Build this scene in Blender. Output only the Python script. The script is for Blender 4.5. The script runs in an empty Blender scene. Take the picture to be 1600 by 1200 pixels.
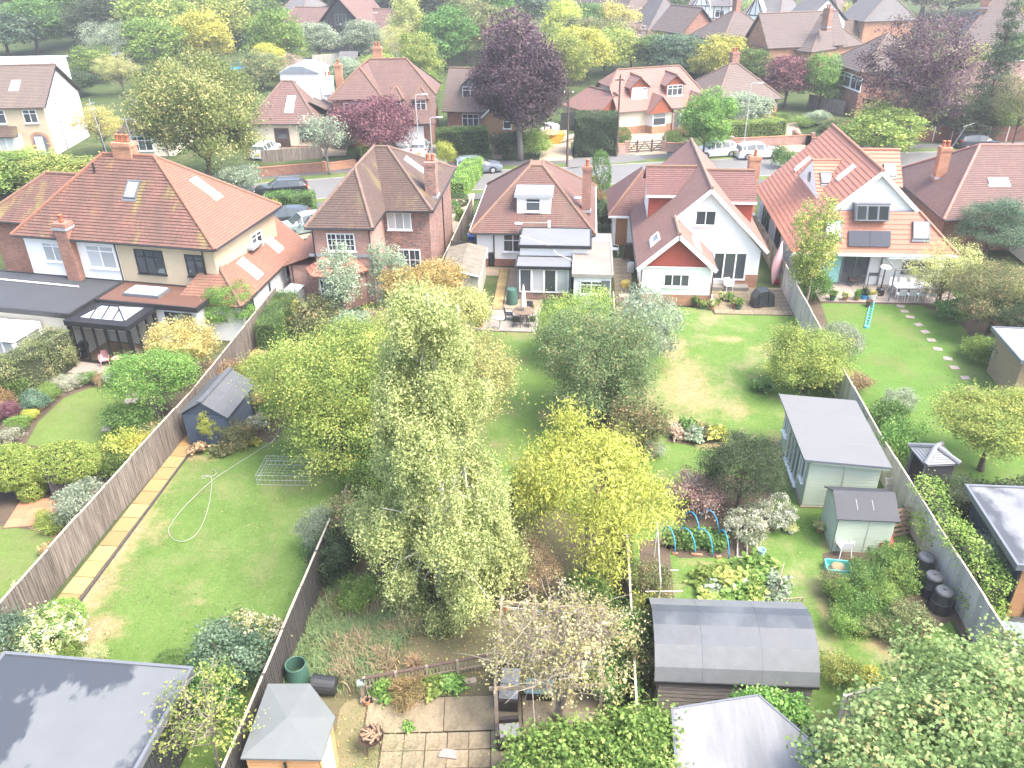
import bpy,bmesh,math,random
import numpy as np
from mathutils import Vector,Matrix
R = math.radians
S = bpy.context.scene
COL = S.collection
random.seed(7)
# ---------------------------------------------------------------- camera, sky, sun, exposure
CAM_H,CAM_F,CAM_T,CAM_YAW,CAM_ROLL = 22.0,1300.0,29.7,5.15,-0.8
cd = bpy.data.cameras.new('camera')
cam = bpy.data.objects.new('camera',cd); COL.objects.link(cam)
CM = Matrix.Rotation(R(CAM_YAW),3,'Z') @ Matrix.Rotation(R(90 - CAM_T),3,'X') @ Matrix.Rotation(R(CAM_ROLL),3,'Z')
cam.matrix_world = Matrix.Translation((0,0,CAM_H)) @ CM.to_4x4()
cd.sensor_width = 36.0; cd.lens = CAM_F / 1600.0 * 36.0; cd.clip_start = 0.3; cd.clip_end = 3000
S.camera = cam
S.render.resolution_x = 1024; S.render.resolution_y = 768
SUN_EL,SUN_AZ = R(58),R(112)          # azimuth measured clockwise from +Y
w = bpy.data.worlds.new('World'); S.world = w; w.use_nodes = True
nt = w.node_tree; bg = nt.nodes['Background']
sk = nt.nodes.new('ShaderNodeTexSky'); sk.sky_type = 'NISHITA'; sk.sun_disc = False
sk.sun_elevation = SUN_EL; sk.sun_rotation = SUN_AZ; sk.air_density = 1.0; sk.dust_density = 5.0; sk.ozone_density = 1.0; sk.altitude = 50
nt.links.new(sk.outputs[0],bg.inputs[0]); bg.inputs[1].default_value = 0.15
sd = bpy.data.lights.new('sun','SUN'); sd.energy = 1.15; sd.angle = R(26); sd.color = (1.0,0.96,0.9)
so = bpy.data.objects.new('sun',sd); COL.objects.link(so)
sdir = Vector((math.sin(SUN_AZ) * math.cos(SUN_EL),math.cos(SUN_AZ) * math.cos(SUN_EL),math.sin(SUN_EL)))
so.rotation_euler = sdir.to_track_quat('Z','Y').to_euler()
so.location = sdir * 100
S.view_settings.view_transform = 'Standard'; S.view_settings.look = 'None'
S.view_settings.gamma = 1.0; S.view_settings.use_curve_mapping = False
S.view_settings.exposure = 2.28
S.render.engine = 'CYCLES'
cy = S.cycles
cy.max_bounces = 7; cy.diffuse_bounces = 3; cy.glossy_bounces = 3; cy.transmission_bounces = 5; cy.transparent_max_bounces = 6; cy.volume_bounces = 0
cy.use_denoising = True; cy.caustics_reflective = False; cy.caustics_refractive = False

# ---------------------------------------------------------------- helpers
def G(px,py,z=0.0):
    """world point at height z seen at a photograph pixel"""
    d = CM @ Vector(((px - 800) / CAM_F,(600 - py) / CAM_F,-1.0))
    t = (z - CAM_H) / d.z
    return Vector((0,0,CAM_H)) + d * t

class MB:
    def __init__(s): s.v = []; s.f = []; s.uv = []; s.m = []
    def poly(s,pts,m=0,uv=None):
        k = len(s.v); s.v += [tuple(p) for p in pts]
        s.f.append(list(range(k,k + len(pts)))); s.m.append(m)
        if uv is None:
            a = Vector(pts[0]); n = Vector((0,0,0))
            for i in range(1,len(pts) - 1): n += (Vector(pts[i]) - a).cross(Vector(pts[i + 1]) - a)
            if n.length < 1e-12: n = Vector((0,0,1))
            n.normalize()
            if abs(n.z) > 0.9: u,v = Vector((1,0,0)),Vector((0,1,0))
            else:
                u = Vector((0,0,1)).cross(n).normalized(); v = n.cross(u)
            uv = [(u.dot(Vector(p)),v.dot(Vector(p))) for p in pts]
        s.uv += uv
    def box(s,x0,x1,y0,y1,z0,z1,m=0):
        if x0 > x1: x0,x1 = x1,x0
        if y0 > y1: y0,y1 = y1,y0
        if z0 > z1: z0,z1 = z1,z0
        p = [(x0,y0,z0),(x1,y0,z0),(x1,y1,z0),(x0,y1,z0),(x0,y0,z1),(x1,y0,z1),(x1,y1,z1),(x0,y1,z1)]
        for q in ((0,1,5,4),(1,2,6,5),(2,3,7,6),(3,0,4,7),(4,5,6,7),(3,2,1,0)): s.poly([p[i] for i in q],m)
        return s
    def obox(s,c,u,v,w,m=0):
        """box centred at c with half axes u, v, w"""
        c,u,v,w = Vector(c),Vector(u),Vector(v),Vector(w)
        p = [c - u - v - w,c + u - v - w,c + u + v - w,c - u + v - w,c - u - v + w,c + u - v + w,c + u + v + w,c - u + v + w]
        for q in ((0,1,5,4),(1,2,6,5),(2,3,7,6),(3,0,4,7),(4,5,6,7),(3,2,1,0)): s.poly([p[i] for i in q],m)
        return s
    def bar(s,a,b,w,h,m=0,up=(0,0,1)):
        a,b = Vector(a),Vector(b); d = b - a
        if d.length < 1e-6: return s
        up = Vector(up)
        if abs(d.normalized().dot(up)) > 0.98: up = Vector((0,1,0))
        u = d.cross(up).normalized(); v = u.cross(d).normalized()
        return s.obox((a + b) / 2,d / 2,u * w / 2,v * h / 2,m)
    def prism(s,pts,z0,z1,m=0,ms=None):
        """vertical prism on a list of (x, y)"""
        area = sum(pts[i][0] * pts[(i + 1) % len(pts)][1] - pts[(i + 1) % len(pts)][0] * pts[i][1] for i in range(len(pts)))
        if area < 0: pts = pts[::-1]
        n = len(pts)
        s.poly([(x,y,z1) for x,y in pts],m); s.poly([(x,y,z0) for x,y in reversed(pts)],m)
        for i in range(n):
            a,b = pts[i],pts[(i + 1) % n]
            s.poly([(a[0],a[1],z0),(b[0],b[1],z0),(b[0],b[1],z1),(a[0],a[1],z1)],m if ms is None else ms)
        return s
    def extr(s,pts,d,m=0):
        """a flat 3-D polygon swept along d"""
        d = Vector(d); a = [Vector(p) for p in pts]; n = len(a)
        nn = Vector((0,0,0))
        for i in range(1,n - 1): nn += (a[i] - a[0]).cross(a[i + 1] - a[0])
        if nn.dot(d) > 0: a = a[::-1]
        b = [p + d for p in a]
        s.poly(a,m); s.poly(b[::-1],m)
        for i in range(n): j = (i + 1) % n; s.poly([a[j],a[i],b[i],b[j]],m)
        return s
    def tube(s,pts,r,n=6,m=0,cap=True):
        """tube along points, r a number or a list"""
        P = [Vector(p) for p in pts]; rs = r if isinstance(r,(list,tuple)) else [r] * len(P)
        ref = None; rings = []
        for i,p in enumerate(P):
            d = (P[min(i + 1,len(P) - 1)] - P[max(i - 1,0)])
            if d.length < 1e-9: d = Vector((0,0,1))
            d.normalize()
            if ref is None: ref = Vector((1,0,0)) if abs(d.x) < 0.8 else Vector((0,1,0))
            u = (ref - d * ref.dot(d)).normalized(); ref = u; v = d.cross(u)
            k = len(s.v)
            s.v += [tuple(p + (u * math.cos(2 * math.pi * j / n) + v * math.sin(2 * math.pi * j / n)) * rs[i]) for j in range(n)]
            rings.append(k)
        for i in range(len(P) - 1):
            a,b = rings[i],rings[i + 1]
            for j in range(n):
                q = (j + 1) % n
                s.f.append([a + j,a + q,b + q,b + j]); s.m.append(m); s.uv += [(j / n,i),((j + 1) / n,i),((j + 1) / n,i + 1),(j / n,i + 1)]
        if cap:
            for k,o in ((rings[0],-1),(rings[-1],1)):
                s.f.append([k + j for j in range(n)][::o]); s.m.append(m); s.uv += [(0,0)] * n
        return s
    def lathe(s,prof,n=16,c=(0,0,0),m=0,cap=True):
        c = Vector(c); k0 = len(s.v); L = len(prof)
        for r,z in prof:
            s.v += [(c.x + r * math.cos(2 * math.pi * j / n),c.y + r * math.sin(2 * math.pi * j / n),c.z + z) for j in range(n)]
        for i in range(L - 1):
            for j in range(n):
                q = (j + 1) % n
                s.f.append([k0 + i * n + j,k0 + i * n + q,k0 + (i + 1) * n + q,k0 + (i + 1) * n + j]); s.m.append(m)
                s.uv += [(j / n,i),((j + 1) / n,i),((j + 1) / n,i + 1),(j / n,i + 1)]
        for i,o in ((0,-1),(L - 1,1)):
            if cap and prof[i][0] > 1e-4:
                s.f.append([k0 + i * n + j for j in range(n)][::o]); s.m.append(m); s.uv += [(0,0)] * n
        return s
    def tiles(s,pts,course=0.2,lift=0.035,m=0,up=None):
        """a roof or boarded plane as real overlapping courses: the polygon is cut into strips, each strip's lower edge proud of the one below"""
        P = [Vector(p) for p in pts]; n = Vector((0,0,0))
        for i in range(1,len(P) - 1): n += (P[i] - P[0]).cross(P[i + 1] - P[0])
        n.normalize()
        if up is None and n.z < 0: n = -n; P = P[::-1]
        upv = Vector((0,0,1)); upv = (upv - n * n.dot(upv)).normalized(); uu = upv.cross(n)
        vs = [p.dot(upv) for p in P]; v0,v1 = min(vs),max(vs)
        k = 0; v = v0
        while v < v1 - 1e-4:
            a,b = v,min(v + course,v1)
            c = clip(clip(P,upv,a,1),upv,b + (0.02 if b < v1 else 0),-1)
            if len(c) >= 3:
                q = []
                for p in c:
                    t = (p.dot(upv) - a) / course
                    q.append(p + n * lift * max(0.0,1 - t))
                s.poly(q,m,[(uu.dot(p),(p.dot(upv) - v0) / course * .2) for p in c])
                lo = [p for p in q if abs(p.dot(upv) - a) < 2e-3 or (p - n * lift).dot(upv) - a < 1e-3]
                e = [(x,y) for x,y in zip(c,q) if abs(x.dot(upv) - a) < 1e-4]
                if len(e) == 2:
                    e.sort(key=lambda t: t[0].dot(uu))
                    s.poly([e[0][0],e[1][0],e[1][1],e[0][1]],m,[(0,0),(1,0),(1,.02),(0,.02)])
            v += course
        return s
    def build(s,name,mats,parent=None,loc=None,smooth=False):
        me = bpy.data.meshes.new(name)
        if not s.f: s.poly([(0,0,0),(.001,0,0),(0,.001,0)])
        me.from_pydata(s.v,[],s.f)
        if not isinstance(mats,(list,tuple)): mats = [mats]
        for m in mats: me.materials.append(m)
        me.polygons.foreach_set('material_index',s.m)
        ul = me.uv_layers.new(name='UVMap'); ul.data.foreach_set('uv',[c for t in s.uv for c in t])
        if smooth: me.polygons.foreach_set('use_smooth',[True] * len(me.polygons))
        me.update()
        return link(name,me,parent,loc)

def clip(P,ax,v,sgn):
    out = []; n = len(P)
    for i in range(n):
        a,b = P[i],P[(i + 1) % n]; da,db = sgn * (a.dot(ax) - v),sgn * (b.dot(ax) - v)
        if da >= -1e-7: out.append(a)
        if (da > 1e-7 and db < -1e-7) or (da < -1e-7 and db > 1e-7): out.append(a.lerp(b,da / (da - db)))
    return out

def link(name,data,parent=None,loc=None):
    o = bpy.data.objects.new(name,data); COL.objects.link(o)
    if parent is not None: o.parent = parent
    if loc is not None: o.location = loc
    return o

def tag(o,label=None,cat=None,group=None,kind=None):
    if label: o['label'] = label
    if cat: o['category'] = cat
    if group: o['group'] = group
    if kind: o['kind'] = kind
    return o

def thing(name,label,cat,loc=(0,0,0),rz=0.0,group=None):
    o = link(name,None); o.location = Vector(loc) if len(loc) == 3 else Vector((loc[0],loc[1],0)); o.rotation_euler = (0,0,rz)
    return tag(o,label,cat,group)

def kids(o): return list(o.children)
def copy_tree(o,parent=None):
    c = o.copy(); COL.objects.link(c)
    if parent is not None: c.parent = parent
    for k in kids(o): copy_tree(k,c)
    return c

# ---------------------------------------------------------------- materials
def newmat(name):
    m = bpy.data.materials.new(name); m.use_nodes = True
    t = m.node_tree; return m,t,t.nodes['Principled BSDF']
def c4(c): return (c[0],c[1],c[2],1.0)
def mixc(t,fac,a,b,mode='MIX'):
    n = t.nodes.new('ShaderNodeMix'); n.data_type = 'RGBA'; n.blend_type = mode
    for i,v in ((0,fac),(6,a),(7,b)):
        if hasattr(v,'links') or hasattr(v,'is_linked'): t.links.new(v,n.inputs[i])
        elif i == 0: n.inputs[0].default_value = v
        else: n.inputs[i].default_value = c4(v)
    return n.outputs[2]
def noise(t,scale,detail=4.0,coord=None,rough=0.6,lo=0.35,hi=0.65,stretch=None):
    """noise remapped to 0..1 between lo and hi; object coordinates unless given"""
    if coord is None: coord = t.nodes.new('ShaderNodeTexCoord').outputs['Object']
    if stretch:
        mp = t.nodes.new('ShaderNodeMapping'); mp.inputs['Scale'].default_value = stretch; t.links.new(coord,mp.inputs[0]); coord = mp.outputs[0]
    n = t.nodes.new('ShaderNodeTexNoise'); n.inputs['Scale'].default_value = scale; n.inputs['Detail'].default_value = detail; n.inputs['Roughness'].default_value = rough
    t.links.new(coord,n.inputs['Vector'])
    r = t.nodes.new('ShaderNodeMapRange'); r.inputs[1].default_value = lo; r.inputs[2].default_value = hi
    t.links.new(n.outputs[0],r.inputs[0]); return r.outputs[0]
def bump(t,b,h,strength=0.3,dist=0.02):
    n = t.nodes.new('ShaderNodeBump'); n.inputs['Strength'].default_value = strength; n.inputs['Distance'].default_value = dist
    t.links.new(h,n.inputs['Height']); t.links.new(n.outputs[0],b.inputs['Normal'])
MC = {}
LEAF_GAIN = 1.85
def plain(name,c,rough=0.6,var=0.25,scale=3.0,metal=0.0,bmp=0.15,fine=40.0,rnd=0.0,c2=None,stretch=None):
    """a surface of one colour with wear: broad tone changes, fine grain, a little relief"""
    if name in MC: return MC[name]
    m,t,b = newmat(name); MC[name] = m
    d = c2 if c2 else tuple(x * (1 - var) for x in c)
    col = mixc(t,noise(t,scale,6,stretch=stretch),d,c)
    f = noise(t,fine,3,lo=.3,hi=.7)
    col = mixc(t,0.35,col,mixc(t,f,tuple(x * (1 - var) for x in c),tuple(min(1,x * (1 + var * .5)) for x in c)))
    if rnd:
        oi = t.nodes.new('ShaderNodeObjectInfo'); col = mixc(t,oi.outputs['Random'],col,mixc(t,1.0,col,(1 - rnd,) * 3,'MULTIPLY'))
    t.links.new(col,b.inputs['Base Color'])
    b.inputs['Roughness'].default_value = rough; b.inputs['Metallic'].default_value = metal
    if bmp: bump(t,b,f,bmp,0.01)
    return m
def uvcoord(t): return t.nodes.new('ShaderNodeTexCoord').outputs['UV']
def tile_mat(name,c1,c2,dirt,moss=None,tw=0.17,th=0.2,dirtamt=0.5,mossamt=0.25,streak=True,rough=0.8,mf=.6):
    """roof tiles: each tile its own tone, grime in streaks down the slope, moss patches"""
    if name in MC: return MC[name]
    m,t,b = newmat(name); MC[name] = m
    uv = uvcoord(t)
    br = t.nodes.new('ShaderNodeTexBrick'); t.links.new(uv,br.inputs['Vector'])
    br.inputs['Color1'].default_value = c4(c1); br.inputs['Color2'].default_value = c4(c2); br.inputs['Mortar'].default_value = c4([x * mf for x in c2])
    br.inputs['Scale'].default_value = 1.0; br.inputs['Mortar Size'].default_value = th * .075; br.inputs['Mortar Smooth'].default_value = .6; br.inputs['Brick Width'].default_value = tw; br.inputs['Row Height'].default_value = th; br.inputs['Bias'].default_value = -0.1
    n1 = noise(t,0.55,5,uv,lo=.42,hi=.66 ,stretch=(1.6,.35,1) if streak else (1,1,1))
    f1 = t.nodes.new('ShaderNodeMath'); f1.operation = 'MULTIPLY'; f1.inputs[1].default_value = dirtamt; t.links.new(n1,f1.inputs[0])
    col = mixc(t,f1.outputs[0],br.outputs[0],dirt); nd = noise(t,1.3,6,uv,lo=.40,hi=.62); col = mixc(t,0.45,col,mixc(t,nd,dirt,col))
    n3 = noise(t,7,3,uv,lo=.35,hi=.7); col = mixc(t,0.4,col,mixc(t,n3,[x * .6 for x in c2],c1))
    if moss:
        n2 = noise(t,0.45,6,uv,lo=.56,hi=.68,stretch=(1.5,.5,1)); f2 = t.nodes.new('ShaderNodeMath'); f2.operation = 'MULTIPLY'; f2.inputs[1].default_value = mossamt; t.links.new(n2,f2.inputs[0])
        col = mixc(t,f2.outputs[0],col,moss)
    t.links.new(col,b.inputs['Base Color']); b.inputs['Roughness'].default_value = rough
    bump(t,b,br.outputs[1],-0.4,0.01)
    return m
def brick_mat(name,c1,c2,mortar,var=0.5):
    if name in MC: return MC[name]
    m,t,b = newmat(name); MC[name] = m; uv = uvcoord(t)
    br = t.nodes.new('ShaderNodeTexBrick'); t.links.new(uv,br.inputs['Vector'])
    br.inputs['Color1'].default_value = c4(c1); br.inputs['Color2'].default_value = c4(c2); br.inputs['Mortar'].default_value = c4(mortar)
    br.inputs['Scale'].default_value = 1.0; br.inputs['Mortar Size'].default_value = 0.008; br.inputs['Brick Width'].default_value = .235; br.inputs['Row Height'].default_value = .078
    col = mixc(t,noise(t,1.2,5,uv),mixc(t,1.0,br.outputs[0],(.75,.75,.75),'MULTIPLY'),br.outputs[0])
    t.links.new(col,b.inputs['Base Color']); b.inputs['Roughness'].default_value = .85
    bump(t,b,br.outputs[1],-0.5,0.01)
    return m
def glass_mat(name,c=(.03,.035,.04),rough=0.04,var=.5):
    if name in MC: return MC[name]
    m,t,b = newmat(name); MC[name] = m
    oi = t.nodes.new('ShaderNodeObjectInfo')
    t.links.new(mixc(t,oi.outputs['Random'],c,[min(1,x * 2.2 + .01) for x in c]),b.inputs['Base Color'])
    b.inputs['Roughness'].default_value = rough; b.inputs['IOR'].default_value = 1.5; b.inputs['Specular IOR Level'].default_value = .6
    return m
def leaf_mat(name,cols,rough=0.75,trans=0.42,hue=.06,spec=.12):
    """leaves: colour by each leaf's own tint (dark, mid, light, odd one), shifted a little per plant, light passing through"""
    if name in MC: return MC[name]
    m,t,b = newmat(name); MC[name] = m
    at = t.nodes.new('ShaderNodeAttribute'); at.attribute_name = 'tint'
    rp = t.nodes.new('ShaderNodeValToRGB'); e = rp.color_ramp.elements
    pos = {2: (0,1),3: (0,.5,.97),4: (0,.45,.86,.97)}[len(cols)]
    while len(e) < len(cols): e.new(.5)
    for el,p,c in zip(e,pos,cols): el.position = p; L = .3 * c[0] + .6 * c[1] + .1 * c[2]; el.color = c4([min(.62,(x * .93 + L * .07) * LEAF_GAIN) for x in c])
    t.links.new(at.outputs['Fac'],rp.inputs[0])
    hs = t.nodes.new('ShaderNodeHueSaturation'); t.links.new(rp.outputs[0],hs.inputs['Color'])
    oi = t.nodes.new('ShaderNodeObjectInfo')
    for k,lo,hi in (('Hue',.5 - hue * .35,.5 + hue * .35),('Value',.85,1.15)):
        mr = t.nodes.new('ShaderNodeMapRange'); mr.inputs[3].default_value = lo; mr.inputs[4].default_value = hi
        t.links.new(oi.outputs['Random'],mr.inputs[0]); t.links.new(mr.outputs[0],hs.inputs[k])
    t.links.new(hs.outputs[0],b.inputs['Base Color']); b.inputs['Roughness'].default_value = rough; b.inputs['Specular IOR Level'].default_value = spec
    tr = t.nodes.new('ShaderNodeBsdfTranslucent'); t.links.new(hs.outputs[0],tr.inputs[0])
    mx = t.nodes.new('ShaderNodeMixShader'); mx.inputs[0].default_value = trans
    t.links.new(b.outputs[0],mx.inputs[1]); t.links.new(tr.outputs[0],mx.inputs[2])
    t.links.new(mx.outputs[0],t.nodes['Material Output'].inputs[0])
    return m
# ---------------------------------------------------------------- foliage
RNG = np.random.default_rng(11)
SHAPES = {
    'leaf': np.array([(0,-.5,0),(.32,-.05,.10),(0,.5,-.04),(-.32,-.05,.10)]),
    'slim': np.array([(0,-.5,0),(.16,0,.05),(0,.5,-.06),(-.16,0,.05)]),
    'blade': np.array([(-.05,0,0),(.05,0,0),(.03,.6,.02),(.0,1,.16)]),
    'maple': np.array([(0,-.45,0),(.2,-.26,.02),(.5,-.12,-.06),(.2,.06,.04),(.36,.38,-.05),(0,.52,-.08),(-.36,.38,-.05),(-.2,.06,.04),(-.5,-.12,-.06),(-.2,-.26,.02)]),
    'big': np.array([(0,-.5,0),(.3,-.25,.06),(.36,.1,.06),(0,.55,-.1),(-.36,.1,.06),(-.3,-.25,.06)]),
}
def leaf_mesh(name,C,size,tint,mat,shape='leaf',out=None,up=.6,droop=0.0,jit=.9,sizevar=.35):
    """one mesh of many small leaves at the points C"""
    n = len(C); T = SHAPES[shape]; k = len(T)
    nrm = RNG.normal(size=(n,3)) * jit
    nrm[:,2] += up
    if out is not None: nrm += out * .7
    nrm /= np.linalg.norm(nrm,axis=1)[:,None] + 1e-9
    ax = RNG.normal(size=(n,3)); ax[:,2] -= droop * 2
    ax -= nrm * (ax * nrm).sum(1)[:,None]; ax /= np.linalg.norm(ax,axis=1)[:,None] + 1e-9
    bx = np.cross(ax,nrm)
    s = size * (1 + sizevar * (RNG.random(n) * 2 - 1))
    V = C[:,None,:] + s[:,None,None] * (T[None,:,0:1] * bx[:,None,:] + T[None,:,1:2] * ax[:,None,:] + T[None,:,2:3] * nrm[:,None,:])
    me = bpy.data.meshes.new(name)
    me.vertices.add(n * k); me.vertices.foreach_set('co',V.astype(np.float32).ravel())
    me.loops.add(n * k); me.loops.foreach_set('vertex_index',np.arange(n * k,dtype=np.int32))
    me.polygons.add(n); me.polygons.foreach_set('loop_start',np.arange(0,n * k,k,dtype=np.int32))
    a = me.attributes.new('tint','FLOAT','POINT'); a.data.foreach_set('value',np.repeat(np.clip(tint,0,1),k).astype(np.float32))
    me.materials.append(mat); me.update(calc_edges=True)
    return me
def rand_dirs(n,zmin=-1.0):
    z = RNG.uniform(zmin,1,n); a = RNG.uniform(0,2 * np.pi,n); r = np.sqrt(1 - z * z)
    return np.stack([r * np.cos(a),r * np.sin(a),z],1)
def clump_points(lobes,n,shell=.72,zmin=-.75,spray=.12):
    L = np.array(lobes,float); wgt = (L[:,3] * L[:,4] * L[:,5]) ** .67; wgt /= wgt.sum()
    C,O = [],[]; have = 0
    while have < n:
        m = n * 2; i = RNG.choice(len(L),m,p=wgt); d = rand_dirs(m,zmin)
        f = shell + (1.03 - shell) * RNG.random(m); sp = RNG.random(m) < spray; f[sp] *= RNG.uniform(1.02,1.22,sp.sum())
        p = L[i,:3] + d * f[:,None] * L[i,3:6]
        keep = np.ones(m,bool)
        for l in L:
            q = (p - l[:3]) / l[3:6]; keep &= ~(((q * q).sum(1) < (shell * .92) ** 2))
        C.append(p[keep]); O.append(d[keep]); have += keep.sum()
    return np.concatenate(C)[:n],np.concatenate(O)[:n]
def foliage(name,mat,lobes,n,per,cr,size,shape='leaf',shell=.72,zmin=-.75,flat=.65,hang=0.0,up=.6,droop=.2,tone=.28,spray=.12,jit=.9):
    C,O = clump_points(lobes,n,shell,zmin,spray); per = max(2,int(per * .76)); size *= 1.12
    ct = np.clip(RNG.normal(.45,tone,n),0.02,.93)
    P = np.repeat(C,per,0); off = RNG.normal(size=P.shape) * cr * np.repeat(RNG.uniform(.6,1.3,n),per)[:,None]; off[:,2] *= flat
    if hang: h = RNG.random(len(P)) ** .8 * hang; off[:,2] -= h; off[:,:2] *= .75
    P = P + off
    t = np.repeat(ct,per) + RNG.normal(0,.14,len(P)); t[RNG.random(len(P)) < .02] = 1.0
    return leaf_mesh(name,P,size,t,mat,shape,np.repeat(O,per,0),up,droop,jit),C
def limbs(mb,base,top,C,n,r0,r1=.015,wob=.12,m=0,sides=5,start=.25,sub=1):
    """a leaning trunk from base to top with n limbs that end at clump points"""
    base,top = Vector(base),Vector(top); H = (top - base).length; K = 7
    tr = [base.lerp(top,i / K) + Vector((RNG.normal(),RNG.normal(),0)) * wob * (0 if i == 0 else .5) * H * .12 for i in range(K + 1)]
    mb.tube(tr,[r0 * (1.25 if i == 0 else 1) * (1 - .85 * i / K) for i in range(K + 1)],8,m)
    idx = RNG.choice(len(C),min(n,len(C)),replace=False)
    for j in idx:
        e = Vector(C[j]); f = min(.92,max(start,(e.z - base.z) / max(H,.1) - RNG.uniform(.12,.35)))
        a = tr[min(K,int(f * K))].lerp(tr[min(K,int(f * K) + 1)],f * K - int(f * K)); d = e - a
        mid = a + d * .5 + Vector((RNG.normal(),RNG.normal(),abs(RNG.normal()) * 1.2)) * d.length * .09
        ra = max(r1 * 1.3,r0 * (1 - .85 * f) * .5); mid2 = a + d * .8 + Vector((RNG.normal(),RNG.normal(),RNG.normal())) * d.length * .07
        mb.tube([a,mid,mid2,e],[ra,ra * .6,ra * .35,r1 * .6],sides,m,cap=False)
        if sub > 1:
            for _ in range(sub):
                q = mid.lerp(e,RNG.random()); w_ = Vector((RNG.normal(),RNG.normal(),RNG.normal() * .8)) * d.length * .22
                mb.tube([q,q + w_ * .55 + Vector((0,0,.1 * d.length * RNG.random())),q + w_],[r1 * 1.1,r1 * .7,r1 * .4],4,m,cap=False)
BARK = {}
def bark(kind='brown'):
    return {'brown': lambda: plain('bark_brown',(.10,.075,.055),.9,.5,5,bmp=.5),'grey': lambda: plain('bark_grey',(.22,.20,.17),.9,.4,6,bmp=.5),
            'pale': lambda: plain('bark_pale',(.30,.255,.20),.85,.35,8,bmp=.3),'white': lambda: plain('bark_birch',(.62,.60,.55),.7,.3,4,c2=(.10,.09,.08),stretch=(1,1,5),bmp=.3)}[kind]()
ARCH = {}
def lobes_round(r,h,z0,k,seed,jag=.45):
    """a heap of lobes that fills a crown of radius r between z0 and h"""
    rg = random.Random(seed); zc = (z0 + h) / 2; rz = (h - z0) / 2
    L = [(0,0,zc,r * .72,r * .72,rz * .78)]
    for i in range(k):
        a = rg.uniform(0,6.283); z = rg.uniform(-.6,.75); q = math.sqrt(max(0,1 - z * z)) * rg.uniform(.45,.75)
        s = rg.uniform(.3,.3 + jag * .4)
        L.append((q * r * math.cos(a),q * r * math.sin(a),zc + z * rz * .8,r * s,r * s,rz * s * rg.uniform(.7,1.1)))
    return L
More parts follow.
